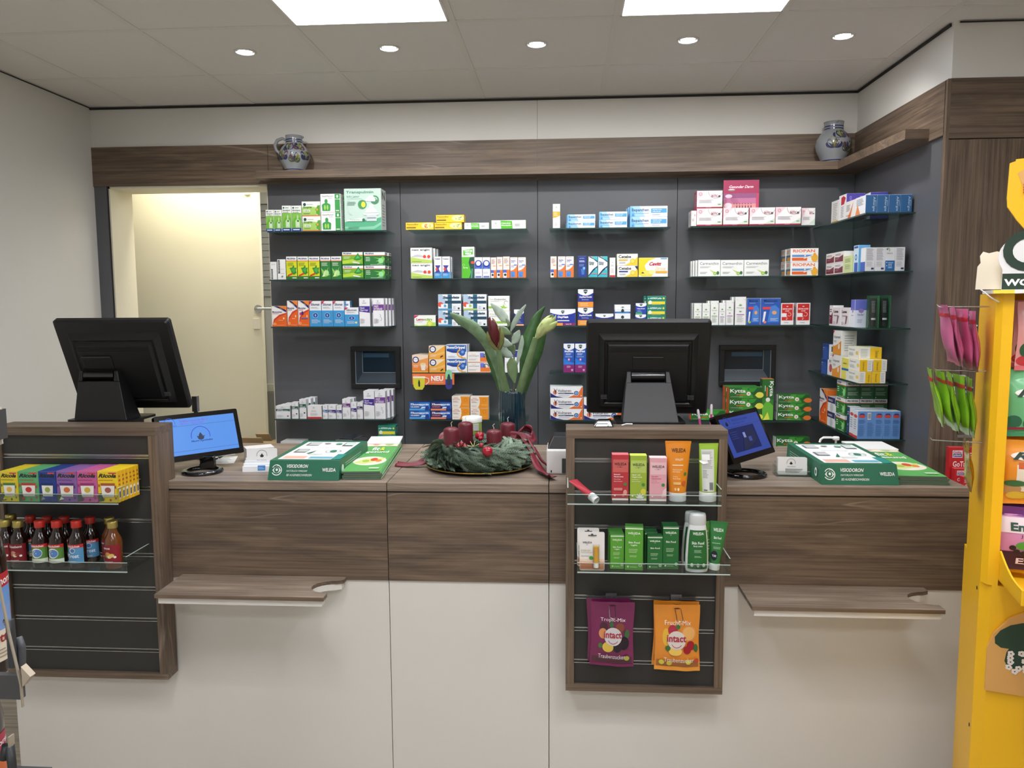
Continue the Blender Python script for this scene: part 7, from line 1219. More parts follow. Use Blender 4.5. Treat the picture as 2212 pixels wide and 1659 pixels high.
fruitF = [('r', .04, .06, .96, .17, 'b07038'), ('r', 0, 0, 1, .06, 'f0a03c'), ('e', .25, .52, .09, 'e8b83c', .13), ('e', .4, .62, .11, 'b83048', .08), ('e', .76, .58, .17, 'e89a50', .12), ('e', .76, .58, .14, 'f0b468', .1), ('e', .52, .68, .05, '3f7a3c', .04), ('e', .8, .40, .09, 'a01828', .07), ('e', .72, .34, .09, 'a01828', .06), ('e', .92, .36, .05, '3f6a34', .06), ('e', .45, .32, .15, 'f0c860', .07), ('e', .28, .36, .06, '3f6a34', .04), ('c', .48, .48, .21, 'e0d4cc'), ('t', .26, .46, .70, .56, 'intact', 'b02840', 'b'), ('a', .48, .46, .13, .012, 205, 330, 'b02840'), ('t', .22, .71, .80, .78, 'Frucht-Mix', 'f8ece0', ''), ('t', .2, .15, .86, .22, 'Traubenzucker', 'f8ece0', ''), ('c', .15, .14, .06, 'd8d04a'), ('c', .32, .13, .06, 'd8c84a'), ('c', .74, .16, .06, 'd8d04a'), ('c', .92, .18, .05, 'c84a3a')]
bp_, bo_ = mat('7a2354', .33, key='bagp', coat=.4), mat('e8912c', .33, key='bago', coat=.4)
for x0, x1, yt, yb, m, ops, lab in ((1274, 1369, 1300, 1438, bp_, fruitT, 'purple'), (1414, 1513, 1306, 1448, bo_, fruitF, 'orange')):
    y = 2.395; a, c = U(x0, 1370, Y=y), U(x1, 1370, Y=y); zt_, zb_ = U((x0+x1)/2, yt, Y=y).z, U((x0+x1)/2, yb, Y=y).z
    bm_ = bagmesh(c.x-a.x, zt_-zb_, .018, m, ops, 3 if m is bp_ else 8)
    bm_.dec(((0, 0, 0)), (1, 0, 0), (0, 0, 1), 1, 1, [('p', [(-.012, (zt_-zb_)*.945), (-.004, (zt_-zb_)*.955), (.004, (zt_-zb_)*.955), (.012, (zt_-zb_)*.945), (.004, (zt_-zb_)*.94), (-.004, (zt_-zb_)*.94)], '2a1418')], .0, lambda u, v, o: Vector((u, -.0035, v)))
    for i in (0, 1):
        o = bm_.build('sweet_bag') if i == 0 else bpy.data.objects.new('sweet_bag', o_.data)
        if i: COL.objects.link(o)
        o_ = o; o.location = ((a.x+c.x)/2+(-.006 if i else 0), y+.021*i, zb_+.004*i); o.rotation_euler = (0, (.02 if i else -.012)*(1 if m is bo_ else -1), 0)
        tag(o, f"{lab} bag of grape sugar sweets, {'behind the front one' if i else 'front one'} on the hook", 'sweet bag', 'grape sugar bags')
    hx = (a.x+c.x)/2; hz_ = zt_-.0085
    t = thing('display_hook', f'chrome double hook carrying the {lab} sweet bags', 'hook', (hx, 2.43, hz_), 0, 'display hooks')
    zr = .637-hz_
    MB().box(-.017, .002, zr-.012, .017, .0095, zr+.006, mat('8a8c90', .3, .6)).build('clip', t)
    b = MB(); b.tube([(-.009, .002, zr-.004), (-.009, -.02, .0), (-.009, -.085, -.022), (0.0, -.092, -.024), (.009, -.085, -.022), (.009, -.02, .0), (.009, .002, zr-.004)], .0014, M_STEEL, 8); b.build('wire', t)

# ------------------------------------------------------------------ yellow display stand at the right edge
SX, SY, SA = 1.0, 1.90, math.radians(-20.2)
st = thing('sweets_display_stand', 'tall yellow cardboard sweets stand at the right edge', 'display stand', (SX, SY, FZ), SA)
def zpx(py, px=2160, y=1.9): return U(px, py, Y=y).z-FZ
z_t, z_b = zpx(634), zpx(1262)
MB().slab([(0, .03), (.022, .0), (.44, 0), (.44, .345), (0, .345)], 0, z_b, M_YELLOW).build('base', st)
b = MB(); b.slab([(0, .02), (.012, .0), (.034, 0), (.034, .012), (.02, .03), (.02, .30), (0, .30)], z_b, z_t, M_YELLOW); b.build('side_panel', st)
MB().box(.42, 0, z_b, .44, .30, z_t, M_YELLOW).build('side_panel', st)
MB().box(.02, .14, z_b, .42, .15, z_t, M_YELLOW).build('back_panel', st)
for k, (x, z) in enumerate(((.0, z_b-.03), (.0, z_b*.62), (.0, z_b*.3))):
    b = MB(); b.T = Matrix.Translation((-.0008, .06, z)) @ Matrix.Rotation(-PI/2, 4, 'Y'); b.lathe([(.005, -.0005), (.004, .001), (.0001, .0012)], '3a3020', 12); b.build('rivet', st)
ytl = [(.02, 0), (-.0, 0)]
zt1, zt0 = zpx(1190), zpx(1248)
b = MB()
for x0, x1 in ((.034, .038), (.40, .404)):
    n = 8; T0 = [(-.28*i/n, zt1+.004-.012*math.sin(PI*i/n)) for i in range(n+1)]; B0 = [(-.28*i/n, zt0+(.04*i/n)) for i in range(n+1)]
    vs = [(x, y, z) for x in (x0, x1) for y, z in T0+B0[::-1]]; q = 2*(n+1)
    b.add(vs, [tuple(range(q)), tuple(range(2*q-1, q-1, -1))]+[(i, (i+1) % q, (i+1) % q+q, i+q) for i in range(q)], M_YELLOW)
b.hexa([(.034, -.284, zt0+.038), (.404, -.284, zt0+.038), (.404, -.280, zt0+.038), (.034, -.280, zt0+.038), (.034, -.284, zt1+.004), (.404, -.284, zt1+.004), (.404, -.280, zt1+.004), (.034, -.280, zt1+.004)], M_YELLOW)
b.hexa([(.034, -.28, zt0+.038), (.404, -.28, zt0+.038), (.404, .14, zt0-.02), (.034, .14, zt0-.02), (.034, -.28, zt0+.041), (.404, -.28, zt0+.041), (.404, .14, zt0-.017), (.034, .14, zt0-.017)], M_YELLOW)
b.build('lower_tray', st)
# printed board on the base
b = MB(); zf0, zf1 = zpx(1484), zpx(1335)
pb = mat('dca55a', .5); hh = zf1-zf0
b.prism([(.018, zf0), (.30, zf0), (.30, zf1+.06), (.12, zf1+.05), (.06, zf1+.01), (.03, zf1-.03), (.018, zf1-.07)], -.012, -.002, pb)
ops = []
lg = '23402c'
for (u, v, L_, a) in ((.07, .98, .10, 210), (.075, .9, .11, 235), (.16, .95, .1, 300)):
    a = math.radians(a); ax = (math.cos(a), math.sin(a)); pts = []
    for i in range(12):
        s = 2*PI*i/12; l = (.5-.5*math.cos(s)); w = .028*math.sin(s); pts.append((u+(l*ax[0]*L_-w*ax[1])*1.0+.03, v*hh/1.0*1+(l*ax[1]*L_+w*ax[0])))
    ops.append(('p', pts, lg))
rn = random.Random(5)
for k in range(26):
    u, v = .035+rn.uniform(0, .1), hh*rn.uniform(.32, .62)+0; u += .02*(v/hh)
    for q in range(5): g = 2*PI*q/5; ops.append(('e', u+.004*math.cos(g), v+.004*math.sin(g), .0034, 'efe6dc', .0034))
    ops.append(('e', u, v, .0016, '4a4030', .0016))
b.dec((.02, -.0122, zf0), (1, 0, 0), (0, 0, 1), 1, 1, ops, .00002); b.build('printed_board', st)
# topper
b = MB(); b.box(-.012, -.02, z_t, .44, .16, z_t+.008, 'f2f0ea'); b.box(-.012, -.021, z_t+.0, .03, -.0195, z_t+.008, 'f4e04a'); b.build('shelf_top', st)
zs_ = z_t+.008
def sx_(px): return (U(px, 600, Y=1.9).x-SX)/.938
X0 = sx_(2163); arch = [(X0, zs_), (X0, zs_+.045)]
for i in range(13): a = math.radians(200-110*i/12); arch.append((X0+.115+.125*math.cos(a), zs_+.075+.07*math.sin(a)*1.0))
arch += [(.40, zs_+.145), (.44, zs_+.10), (.44, zs_)]
b = MB(); b.prism(arch, -.004, .0, mat('e9e6e4', .4), 'f4f2f0')
b.dec((X0, -.0042, zs_+.001), (1, 0, 0), (0, 0, 1), 1, 1, [('r', .0, .0, .44-X0, .036, '22382a'), ('t', .004, .008, .18, .024, 'WOHLTUEND', 'f4f4f0', 'B')], .0003)
cv = []
for i in range(15):     # letter stroke of the big script capital
    a = math.radians(70+250*i/14); cv.append((X0+.048+.040*math.cos(a)*(1.0), zs_+.088+.037*math.sin(a)))
cv = [(X0+.12, zs_+.138), (X0+.085, zs_+.135)]+cv+[(X0+.082, zs_+.085), (X0+.10, zs_+.12), (X0+.15, zs_+.125)]
vs = []
for i, (x, z) in enumerate(cv):
    x2, z2 = cv[min(i+1, len(cv)-1)]; x1, z1 = cv[max(i-1, 0)]; d_ = Vector((x2-x1, z2-z1)).normalized(); n_ = Vector((-d_.y, d_.x))*.0095; vs += [(x+n_.x, -.0052, z+n_.y), (x-n_.x, -.0052, z-n_.y)]
b.add(vs, [(2*i, 2*i+1, 2*i+3, 2*i+2) for i in range(len(cv)-1)], '22382a'); b.build('sign_board', st)
b = MB(); Xa = sx_(2119)
b.prism([(Xa, zs_+.002), (Xa+.002, zs_+.055), (Xa+.008, zs_+.064), (Xa+.006, zs_+.08), (Xa+.012, zs_+.09), (Xa+.024, zs_+.086), (Xa+.04, zs_+.09), (X0+.02, zs_+.08), (X0+.02, zs_+.002)], .03, .034, mat('f0e4cc', .5)); b.prism([(X0+.0, zs_+.06), (X0+.006, zs_+.105), (X0+.018, zs_+.112), (X0+.04, zs_+.10), (X0+.05, zs_+.05)], .05, .054, mat('e4dcb8', .5)); b.build('side_cutout', st)
b = MB(); Xc = sx_(2176); zh0, zh1 = zpx(497), zpx(331)
b.prism([(Xc, zpx(440)), (Xc-.002, zpx(420)), (Xc, zpx(342)), (Xc+.012, zpx(338)), (Xc+.012, zpx(334)), (.30, zpx(320)), (.30, zh0-.04), (Xc+.05, zh0-.01), (Xc+.02, zpx(470))], .08, .088, M_YELLOW)
b.dec((Xc, .0795, 0), (1, 0, 0), (0, 0, 1), 1, 1, [('p', [(.017, zpx(366)), (.04, zpx(350)), (.12, zpx(345)), (.12, zpx(470)), (.045, zpx(440)), (.03, zpx(400))], 'e0a860')]+[('e', .032+.006*(i % 3), zpx(392)-.006*(i//3), .003, 'b84a28', .003) for i in range(12)], .0003)
b.box(.16, .088, z_t, .19, .096, zh1, M_YELLOW); b.build('header_board', st)
b = MB(); b.tube([(-.035, .0, z_t+.01), (-.012, .0, z_t-.01), (.004, .002, z_t-.02)], .0016, 'f0f0ee', 6); b.build('price_rail', st)
# bags on the front: local placement
R_ = Matrix.Rotation(SA, 3, 'Z')
def loc(x, y, z): return Vector((SX, SY, FZ))+R_ @ Vector((x, y, z))
ric = lambda c, extra: extra
def front_bags(n, zt_, zb_, x0, m, ops, lab, w=.15, th=.02, y0=.035):
    for i in range(n):
        h = zt_-zb_; bm_ = bagmesh(w, h, th, m, ops if i == 0 else ops, 20+i); o = bm_.build('sweet_bag', loc=loc(x0+w/2-.006*i, y0+.021*i, zb_+.002*i), rot=SA-.0)
        tag(o, f"{lab}, {('front one', 'second one', 'third one', 'rear one')[i]}", 'sweet bag', 'sweet bags on the yellow stand: '+lab)
pinkm, grnm, orgm, empm = mat('e8a4a4', .33, key='b1', coat=.4), mat('6fbd84', .33, key='b2', coat=.4), mat('ee9a24', .33, key='b3', coat=.4), mat('cf8cc0', .33, key='b4', coat=.4)
RIC = lambda v: [('e', .55, v, .46, 'f4f0ea', .085), ('t', .12, v-.06, .98, v+.06, 'Ricola', '1d3a2c', 'Bi')]
front_bags(3, zpx(652), zpx(800), .046, pinkm, [('r', 0, 0, 1, .07, 'd86a70'), ('e', .15, .14, .14, 'c8383c', .08), ('e', .5, .14, .14, 'c8383c', .08), ('e', .12, .3, .08, '2f5a38', .1), ('e', .3, .28, .08, '2f5a38', .1), ('e', .14, .29, .03, 'f0ecd8', .05), ('e', .3, .27, .03, 'f0ecd8', .05)]+RIC(.68), 'pink sweet bag in the top row')
front_bags(4, zpx(800, 2150), zpx(944, 2150), .034, grnm, [('r', 0, 0, 1, .09, '3a8a5c'), ('e', .1, .22, .12, '2a6a4c', .1), ('e', .35, .2, .12, '2a6a4c', .1), ('r', 0, .10, 1, .14, '8a2a3c')]+RIC(.66), 'green sweet bag in the second row')
front_bags(2, zpx(952, 2150), zpx(1090, 2150), .034, orgm, [('r', .18, .2, .95, .62, 'e8e0d0'), ('r', .2, .56, .95, .66, 'c8602c'), ('t', .38, .60, .7, .635, 'INGWER', 'f4e8dc', 'b'), ('t', .28, .565, .8, .595, 'ORANGENMINZE', 'f4e8dc', 'b'), ('e', .42, .4, .1, 'd88a3c', .07), ('e', .6, .38, .08, 'e06a20', .06), ('e', .12, .24, .14, 'b8905c', .08), ('e', .2, .14, .14, 'd8b83c', .06), ('e', .16, .33, .16, '3a6a3c', .05), ('e', .42, .13, .1, 'd8b83c', .05)]+RIC(.76), 'orange sweet bag in the third row')
front_bags(3, zpx(1097, 2150), zpx(1232, 2150), .026, empm, [('r', 0, .86, 1, 1, '6a2f7c'), ('r', 0, 0, 1, .3, '3a1638'), ('r', .0, .60, 1, .84, 'e8dce8'), ('t', .2, .63, 1.0, .76, 'Em-eukal', '1f4a38', 'B'), ('t', .34, .52, .98, .58, 'Johannisbeere', '2f3a34', ''), ('e', .42, .4, .14, '4a9a3c', .07), ('e', .24, .36, .05, '1c1024', .04), ('e', .3, .3, .05, '1c1024', .04), ('e', .4, .28, .05, '1c1024', .04), ('e', .62, .3, .1, '8a2450', .06), ('t', .3, .1, .8, .2, 'Extra', 'e8d8e8', 'b')], 'purple and white sweet bag in the bottom row')
for z, n in ((zpx(656), 1), (zpx(806), 2), (zpx(958), 3)):
    b = MB(); b.tube([(.11, .14, z-.012), (.11, .01, z-.012), (.11, .005, z-.006)], .0018, M_STEEL, 8); b.build('hook', st)
# bags on the left flank, seen edge on
def side_bags(n, zt_, zb_, m, lab, band):
    for i in range(n):
        bm_ = bagmesh(.12, zt_-zb_, .016, m, [('r', .0, .80, 1, .86, band)], 40+i); b = bm_
        o = b.build('sweet_bag', loc=loc(-.022-.017*i, .11+.012*(i % 2), zb_-.006*(n-i)), rot=(0, 0, 0)); o.rotation_euler = Matrix.Rotation(SA, 4, 'Z').to_3x3() @ Matrix.Rotation(-PI/2, 3, 'Z') and (Matrix.Rotation(SA-PI/2+.12*(i % 2), 4, 'Z') @ Matrix.Rotation(.10+.035*i, 4, 'X')).to_euler()
        tag(o, f"{lab}, {('nearest the stand', 'second from the stand', 'third from the stand', 'fourth from the stand', 'farthest from the stand')[i if i < n-1 or n == 1 else 4]}", 'sweet bag', 'sweet bags on the flank: '+lab)
side_bags(4, zpx(650, 2110, 2.0), zpx(782, 2110, 2.0), mat('d8709c', .33, key='b5', coat=.4), 'rose pink sweet bag on the stand flank', 'c83038')
side_bags(5, zpx(790, 2110, 2.0), zpx(918, 2110, 2.0), mat('9acb3a', .33, key='b6', coat=.4), 'lime green sweet bag on the stand flank', 'c83038')
side_bags(1, zpx(945, 2110, 2.0), zpx(1055, 2110, 2.0), mat('c8961c', .25, .3, key='b7', coat=.4), 'gold foil sweet bag on the stand flank', 'a87a10')
for z in (zpx(654, 2110, 2.0), zpx(794, 2110, 2.0), zpx(949, 2110, 2.0)):
    b = MB(); b.tube([(.01, .115, z-.010), (-.11, .115, z-.010), (-.115, .115, z-.004)], .0018, M_STEEL, 8); b.build('hook', st)

# ------------------------------------------------------------------ goods on the wood wall behind the stand
for k, (x0, x1, yt, yb, tx_, lab) in enumerate(((2068, 2112, 702, 761, 'CLASSIC', 'white plaster pack with navy top, upper hook on the wood wall'), (2058, 2102, 836, 893, 'AQUA PROTECT', 'white plaster pack with navy top, lower hook on the wood wall'))):
    y = 3.21; a, c = U(x0, yt, Y=y), U(x1, yt, Y=y); zb_ = U(x0, yb, Y=y).z; h = a.z-zb_; w = c.x-a.x
    t = thing('plaster_pack', lab, 'plaster pack', (a.x, y, zb_), 0, 'plaster packs')
    b = MB(); b.box(0, 0, 0, w, .025, h, 'f0f0f0'); b.dec((0, -.0002, 0), (1, 0, 0), (0, 0, 1), w, h, [('r', .26, .70, 1, .95, '1f2a7a'), T(.32, .76, .98, .9, 'Hansaplast', 'f4f4fa', 'Bi'), T(.2, .56, .9, .64, tx_, '8a8c90', ''), ('r', .4, .05, 1, .42, 'c89a7a'), ('c', .38, .22, .14, 'e8ecf4'), ('c', .38, .22, .08, '1f3a8a'), ('l', .02, .05, .14, .9, 6, '9a9a9c')]); b.build('pack', t)
    MB().box(w*.15, .01, h, w*.95, .014, h+.028, '1f2a80').build('hang_tab', t)
    b = MB(); b.tube([(w*.5, .072, h+.036), (w*.5, -.03, h+.018)], .002, M_STEEL, 8); b.box(w*.1, .055, h+.034, w*.95, .074, h+.042, 'c8c8c6'); b.build('hook', t)
y = 3.16; zsf = U(2100, 1098, Y=3.13).z
t = thing('glass_shelf', 'glass shelf on the wood wall carrying red film dressing boxes', 'glass shelf', (1.515, 3.08, zsf-.008)); MB().box(0, 0, 0, .5, YR-3.085, .008, M_GLASS).build('glass_pane', t); MB().box(0, -.001, 0, .5, .0, .008, M_GEDGE).build('front_edge', t)
def gota(tx_): return [('r', 0, 0, 1, 1, 'd0262a'), ('r', .1, .82, .42, .95, 'e8e4f0'), T(.12, .89, .38, .94, 'Gotha', 'd0262a', 'b'), ('r', .12, .835, .40, .885, '22388a'), T(.14, .84, .38, .88, 'plast', 'f4f4fa', 'b'), T(.12, .66, .95, .76, tx_, 'fafafa', 'b'), T(.12, .56, .6, .61, 'PU-Wundfilm', 'f4dada', 'b'), ('l', .12, .46, .7, .52, 1, 'f0c8c8'), ('l', .55, .84, .95, .92, 2, 'f4dada')]
for k, (x0, x1, yt, yy_, lab) in enumerate(((2051, 2120, 966, 3.19, 'largest red film dressing box on the wood wall shelf'), (2062, 2114, 1012, 3.16, 'middle sized red film dressing box in front'), (2080, 2122, 1030, 3.13, 'smallest red film dressing box at the very front'))):
    D['gt%d' % k] = ('x', 'c8242a', 'c0202a', 'd8484a', gota('GoTa-POR'), [])
    a, c = U(x0, yt, Y=yy_), U(x1, yt, Y=yy_); o = put('gt%d' % k, c.x-a.x, a.z-zsf-.0005, .024, ((a.x+c.x)/2, yy_, zsf+.0003), 0, '', 0, 0, 'dressing_box'); tag(o, lab, 'dressing box', 'red film dressing boxes')
D['gtw'] = ('x', 'eceaea', 'e0dede', 'f0f0f0', [('r', 0, .6, 1, .95, 'e89a90'), ('p', [(.1, .1), (.4, .5), (.3, .1)], 'd8803c'), ('p', [(.5, .1), (.8, .55), (.75, .1)], '3f62b0')], [])
a, c = U(2092, 1068, Y=3.1), U(2125, 1068, Y=3.1); o = put('gtw', c.x-a.x, a.z-zsf, .024, ((a.x+c.x)/2, 3.1, zsf+.0003), 0, '', 0, 0, 'dressing_box'); tag(o, 'low white dressing box with blue and orange print on the wood wall shelf', 'dressing box')

# ------------------------------------------------------------------ orange price banner on the fourth shelf of the second bay
a, c = U(890.5, 812, Y=4.083), U(981, 812, Y=4.083); z1, z0_ = U(930, 807, Y=4.083).z, U(930, 831, Y=4.083).z; w = c.x-a.x; h = z1-z0_
t = thing('promotion_banner', 'orange promotion strip with mug and capsule cutouts below the fourth shelf', 'banner', (a.x, 4.083, z0_))
b = MB(); b.box(0, 0, 0, w, .0012, h, 'ef7a44'); b.dec((0, -.0002, 0), (1, 0, 0), (0, 0, 1), w, h, [T(.45, .34, .74, .78, 'NEU', 'fafafa', 'B'), T(.45, .2, .74, .27, 'In zwei Varianten', 'fbe0d0', ''), T(.03, .8, .16, .88, 'Aspirin', 'fbe0d0', '')]); b.build('strip', t)
b = MB(); mw = w*.27; b.prism([(w*.02, h*.72), (w*.03, -.01), (w*.08, -.026), (w*.24, -.026), (w*.29, -.01), (w*.31, h*.72)], -.003, -.001, 'dcd43a'); b.box(w*.02, -.0032, h*.6, w*.31, -.001, h*.75, 'f6efe0'); b.tube([(w*.31, -.002, h*.62), (w*.39, -.002, h*.55), (w*.40, -.002, h*.25), (w*.32, -.002, .0)], .0022, 'f6efe0', 8); b.prism([(w*.15, -.01), (w*.14, h*.2), (w*.165, h*.5), (w*.19, h*.2), (w*.185, -.01)], -.0042, -.0035, '2a3a34'); b.build('mug_cutout', t)
b = MB(); cx_ = w*.875; r = w*.08
b.prism([(cx_+r*math.cos(math.radians(g)), h*1.25-r+r*math.sin(math.radians(g))+.006) for g in range(0, 181, 15)]+[(cx_-r, h*.5), (cx_+r, h*.5)], -.003, -.001, '8fd4a4'); b.prism([(cx_+r*math.cos(math.radians(g)), -.006+r*math.sin(math.radians(g))) for g in range(180, 361, 15)]+[(cx_+r, h*.5), (cx_-r, h*.5)], -.003, -.001, '3a3a8a'); b.prism([(cx_-r*.4, 0), (cx_-r*.5, h*.6), (cx_-r*.2, h*.95), (cx_+r*.2, h*.95), (cx_+r*.5, h*.6), (cx_+r*.4, 0)], -.0038, -.0032, '2a3f44'); b.build('capsule_cutout', t)
# gut health sign behind the pink cartons
a, c = U(1563, 400, Y=4.2), U(1640, 400, Y=4.2); z1 = U(1600, 389, Y=4.2).z; w = c.x-a.x; h = z1-1.9435
t = thing('shelf_sign', 'magenta picture sign standing behind the pink gut powder cartons', 'sign', (a.x, 4.2, 1.9435))
b = MB(); b.box(0, 0, 0, w, .003, h, '9a3050'); b.dec((0, -.0002, 0), (1, 0, 0), (0, 0, 1), w, h, [('r', 0, .72, 1, 1, 'b03a62'), T(.16, .83, .84, .89, 'Gesunder Darm', 'fae8ee', 'bi'), ('r', 0, 0, .92, .72, '9a5a88'), ('r', 0, .5, .92, .62, 'c878a0'), ('r', 0, .36, .92, .5, 'e09a98'), ('r', 0, 0, .92, .36, 'd8703c'), ('r', .92, 0, 1, .72, 'c84a70'), ('e', .15, .66, .1, 'f0d8e8', .04), ('e', .14, .46, .11, 'f4e0e8', .06)]+[('e', .3+.08*k, .5+.06*((k*3) % 3), .012, '4a2a50', .01) for k in range(7)]+[('p', [(.35+.08*k, .38), (.38+.08*k, .48), (.41+.08*k, .38)], '6a2a4a') for k in range(6)], .0002); b.build('board', t)
b = MB(); b.sphere((0, 0, 0), .018, 'f6f2f2', 16, .28); p = U(1582, 411, Y=4.12); tag(b.build('paper_disc', loc=(p.x-.002, 4.13, U(1540, 411.8, Y=4.1).z+.0055)), 'white oval disc lying on the upper pink gut powder carton', 'disc')
# two tubes in clear blister boxes on the third corner shelf
for k in range(2):
    t = thing('blister_box', ('black tube in a green backed clear box, left one, third corner shelf', 'black tube in a green backed clear box, right one, third corner shelf')[k], 'blister box', (1.362+.048*k, 3.575, 1.4424), 0, 'clear boxed tubes'); h = .142
    MB().box(-.022, .028, 0, .022, .030, h, '2c6a44').box(.0205, 0, 0, .022, .03, h, '3a7a50').build('green_card', t)
    b = MB(); b.box(-.022, 0, 0, .022, .001, h, M_ACRYL); b.box(-.022, 0, 0, -.021, .03, h, M_ACRYL); b.box(-.022, 0, h-.001, .022, .03, h, M_ACRYL); b.build('clear_shell', t)
    b = MB(); W_ = lambda v: .013+.003*v; Dp = lambda v: max(.001, .012*(1-v)**.7); loft(b, W_, Dp, h*.74, mat('1a1c1e', .35, key='bt'), 18, 10, .022); b.lathe([(.0125, .004), (.0125, .022)], '2a2c2e', 18); decw(b, [('l', .2, .4, .8, .9, 8, '9a9c9c'), ('r', .1, .1, .9, .18, 'e0e0e0')], W_, Dp, h*.74, .022); b.T = Matrix.Translation((0, .014, .004)); b.v = [tuple(Vector(v)+Vector((0, .014, .003))) for v in b.v]; b.build('tube', t)

# ------------------------------------------------------------------ rack cut off at the left edge
rk = thing('bottle_rack', 'dark grey rack with cardboard sides at the left picture edge', 'rack', (-.72, 1.0, FZ)); g3 = mat('4a4b4c', .5)
def rz_(py, y=1.0): return U(30, py, Y=y).z-FZ
def rx_(px, py=1300, y=1.0): return U(px, py, Y=y).x+.72
za_, zb2 = rz_(1452), rz_(1503)
b = MB(); x1 = rx_(54, 1480); b.box(-.22, -.01, zb2, x1, .0, za_, g3); b.box(-.22, -.01, zb2, x1-.10, .14, zb2+.004, g3); b.build('lower_tray', rk)
b = MB(); xt = rx_(17, 910); b.box(-.22, -.04, rz_(945), xt, -.002, rz_(882), g3); b.build('upper_tray', rk)
b = MB(); cb = mat('a49a88', .7)
def strip(P_, wd): 
    for (p, q) in zip(P_[:-1], P_[1:]):
        a_, b_ = Vector((rx_(*p)+0, -.012, rz_(p[1]))), Vector((rx_(*q), -.012, rz_(q[1]))); s = Vector((wd, 0, 0)); d_ = Vector((0, .004, 0))
        b.hexa([a_-s*.5, a_+s*.5, a_+s*.5+d_, a_-s*.5+d_, b_-s*.5, b_+s*.5, b_+s*.5+d_, b_-s*.5+d_], cb)
strip([(60, 1518), (56, 1470), (30, 1360), (12, 1270), (6, 1235)], .0018)
b.prism([(rx_(57, 1440), rz_(1432)), (rx_(77, 1455), rz_(1453)), (rx_(60, 1475), rz_(1475))], -.011, .0, 'b8aa96'); b.build('cardboard_side', rk); b = MB(); strip([(16, 948), (15, 905), (13, 882), (-8, 850)], .0014); b.prism([(rx_(5, 938), rz_(938)), (rx_(14, 960), rz_(958)), (rx_(20, 955), rz_(955)), (rx_(17, 935), rz_(930))], -.013, -.011, 'c8c2b4'); b.build('cardboard_side', rk)
b = MB(); b.tube([(rx_(14, 1345), .0, rz_(1345)), (rx_(22, 1350), .0, rz_(1340)), (rx_(24, 1370), .0, rz_(1375)), (rx_(26, 1410), .0, rz_(1440))], .006, '3a3c40', 10); b.tube([(rx_(20, 1395), .01, rz_(1395)), (rx_(30, 1388), .01, rz_(1388)), (rx_(35, 1400), .01, rz_(1405)), (rx_(35, 1440), .01, rz_(1445))], .006, '4a4c50', 10); b.build('wire_guard', rk)
b = MB(); b.tube([(rx_(8, 1640), .0, rz_(1640)), (rx_(14, 1615), .0, rz_(1612)), (rx_(22, 1618), .0, rz_(1612)), (rx_(27, 1659), .0, rz_(1670)), (rx_(27, 1720), .0, rz_(1740))], .006, '26282a', 10); b.box(rx_(24, 1640), -.004, rz_(1760), rx_(28, 1640), .006, rz_(1590), 'a49a88'); b.box(-.22, -.01, rz_(1780), rx_(-10, 1700), .12, rz_(1765), g3); b.build('bottom_tray', rk)
b = MB(); b.box(-.33, .10, 0, -.30, .13, rz_(860), g3); b.box(-.33, -.01, rz_(945), -.2, .02, rz_(882), g3); b.box(-.33, .0, zb2, -.2, .13, zb2+.004, g3); b.box(-.33, .0, rz_(1780), -.2, .13, rz_(1765), g3); b.box(-.45, -.1, 0, -.2, .17, .02, g3); b.build('frame', rk)
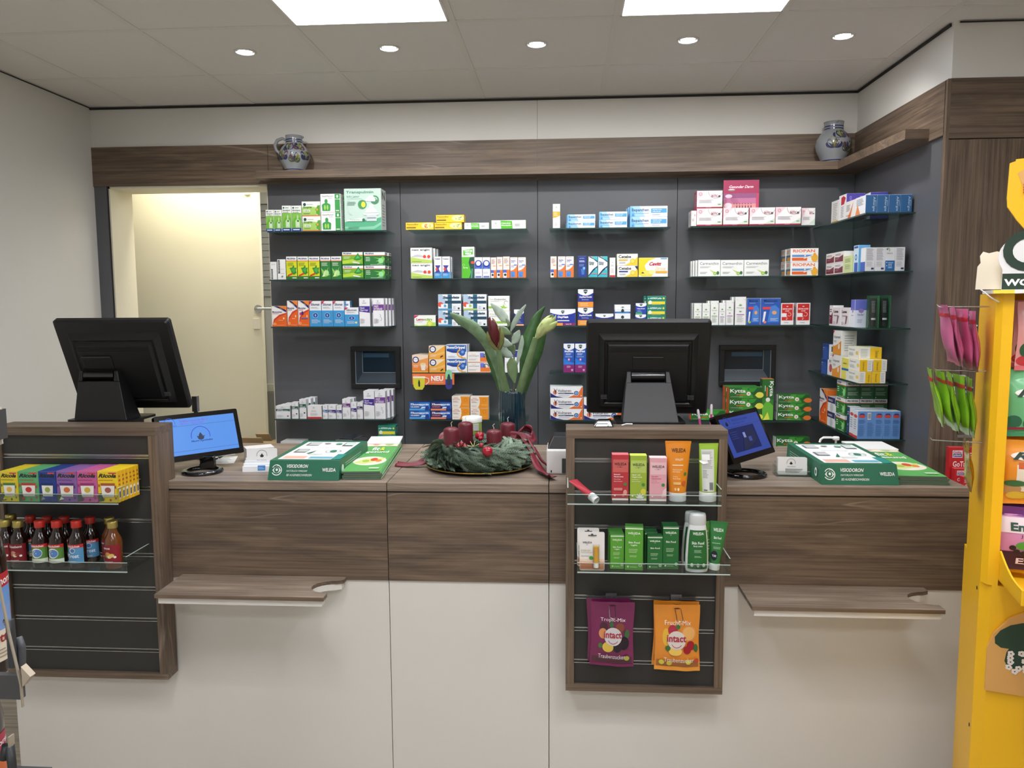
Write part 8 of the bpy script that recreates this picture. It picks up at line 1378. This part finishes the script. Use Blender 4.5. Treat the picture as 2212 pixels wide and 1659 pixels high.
def bigb(px, pyt, pyb, zc, lab, bands, txt, y=1.06):
    r = .043; p = U(px, (pyt+pyb)/2, Y=y); z0_ = zc
    t = thing('juice_bottle', lab, 'bottle', (p.x-r-.011, y, z0_), .25, 'large juice bottles'); zt_ = U(px, pyt, Y=y).z-z0_
    b = MB(); b.lathe([(r*.95, 0), (r, .006), (r, zt_+.01), (r*.9, zt_+.035), (r*.5, zt_+.075), (r*.36, zt_+.10), (r*.36, zt_+.15)], bgl, 36); b.build('glass_body', t)
    MB().cyl((0, 0), r*.42, zt_+.13, zt_+.165, mat('b8251c', .35, key='capr', coat=.3), 24).build('screw_cap', t)
    hl = zt_-.03; f = cylw(r+.0004, .02, hl, -95, 110); b = MB()
    for v0, v1, m in bands: b.grid(lambda i, j: f(i, v0+(v1-v0)*j, 0), 30, 2, m, True)
    b.dec((0, 0, 0), (1, 0, 0), (0, 0, 1), 1, 1, txt, .0004, f); b.build('label', t)
zc = FZ+zb2+.0045
bigb(24, 1225, 1455, zc, 'large dark juice bottle with pale blue label, cut off at the left edge', [(0, .36, 'e8dcc8'), (.36, .62, '7a9ad0'), (.62, .84, '6a9ad8'), (.84, 1, 'b8202c')], [('t', .55, .87, 1.02, .96, 'Rabenhorst', 'f4ecec', 'b'), ('t', .60, .22, .98, .33, 'Mutter', '9a2a2c', 'b'), ('l', .5, .04, .95, .16, 3, 'a89a88')])
zc2 = FZ+rz_(1765)+.0005
bigb(17, 1575, 1760, zc2, 'large dark juice bottle with red label, bottom left corner', [(0, .4, 'd8703c'), (.4, 1, 'b03048')], [('t', .5, .72, 1.0, .86, 'Rabenhorst', 'f4ecec', 'b')])

# ------------------------------------------------------------------ pieces of parts go one level deeper
SUB = {'glass_pane': ('front_edge', 'bracket'), 'slat_board': ('groove_rail',), 'wax': ('wick',), 'reflector': ('bulb',), 'door_leaf': ('door_handle', 'handle_rose', 'lock_plate', 'door_sensor'), 'back_plate': ('slot',), 'board': ('support_board',), 'rear_cover': ('mount_plate', 'vent'), 'tray_floor': ('tray_rim',), 'skin': ('stem',), 'glass_body': ('label', 'screw_cap')}
for root in [o for o in COL.objects if o.parent is None and o.children]:
    kids = {}
    for c in root.children: kids.setdefault(c.name.split('.')[0], []).append(c)
    for host, subs in SUB.items():
        if host in kids and len(kids[host]) == 1 and kids[host][0].location.length < 1e-6 and not any(kids[host][0].rotation_euler):
            for s_ in subs:
                for c in kids.get(s_, []): c.parent = kids[host][0]
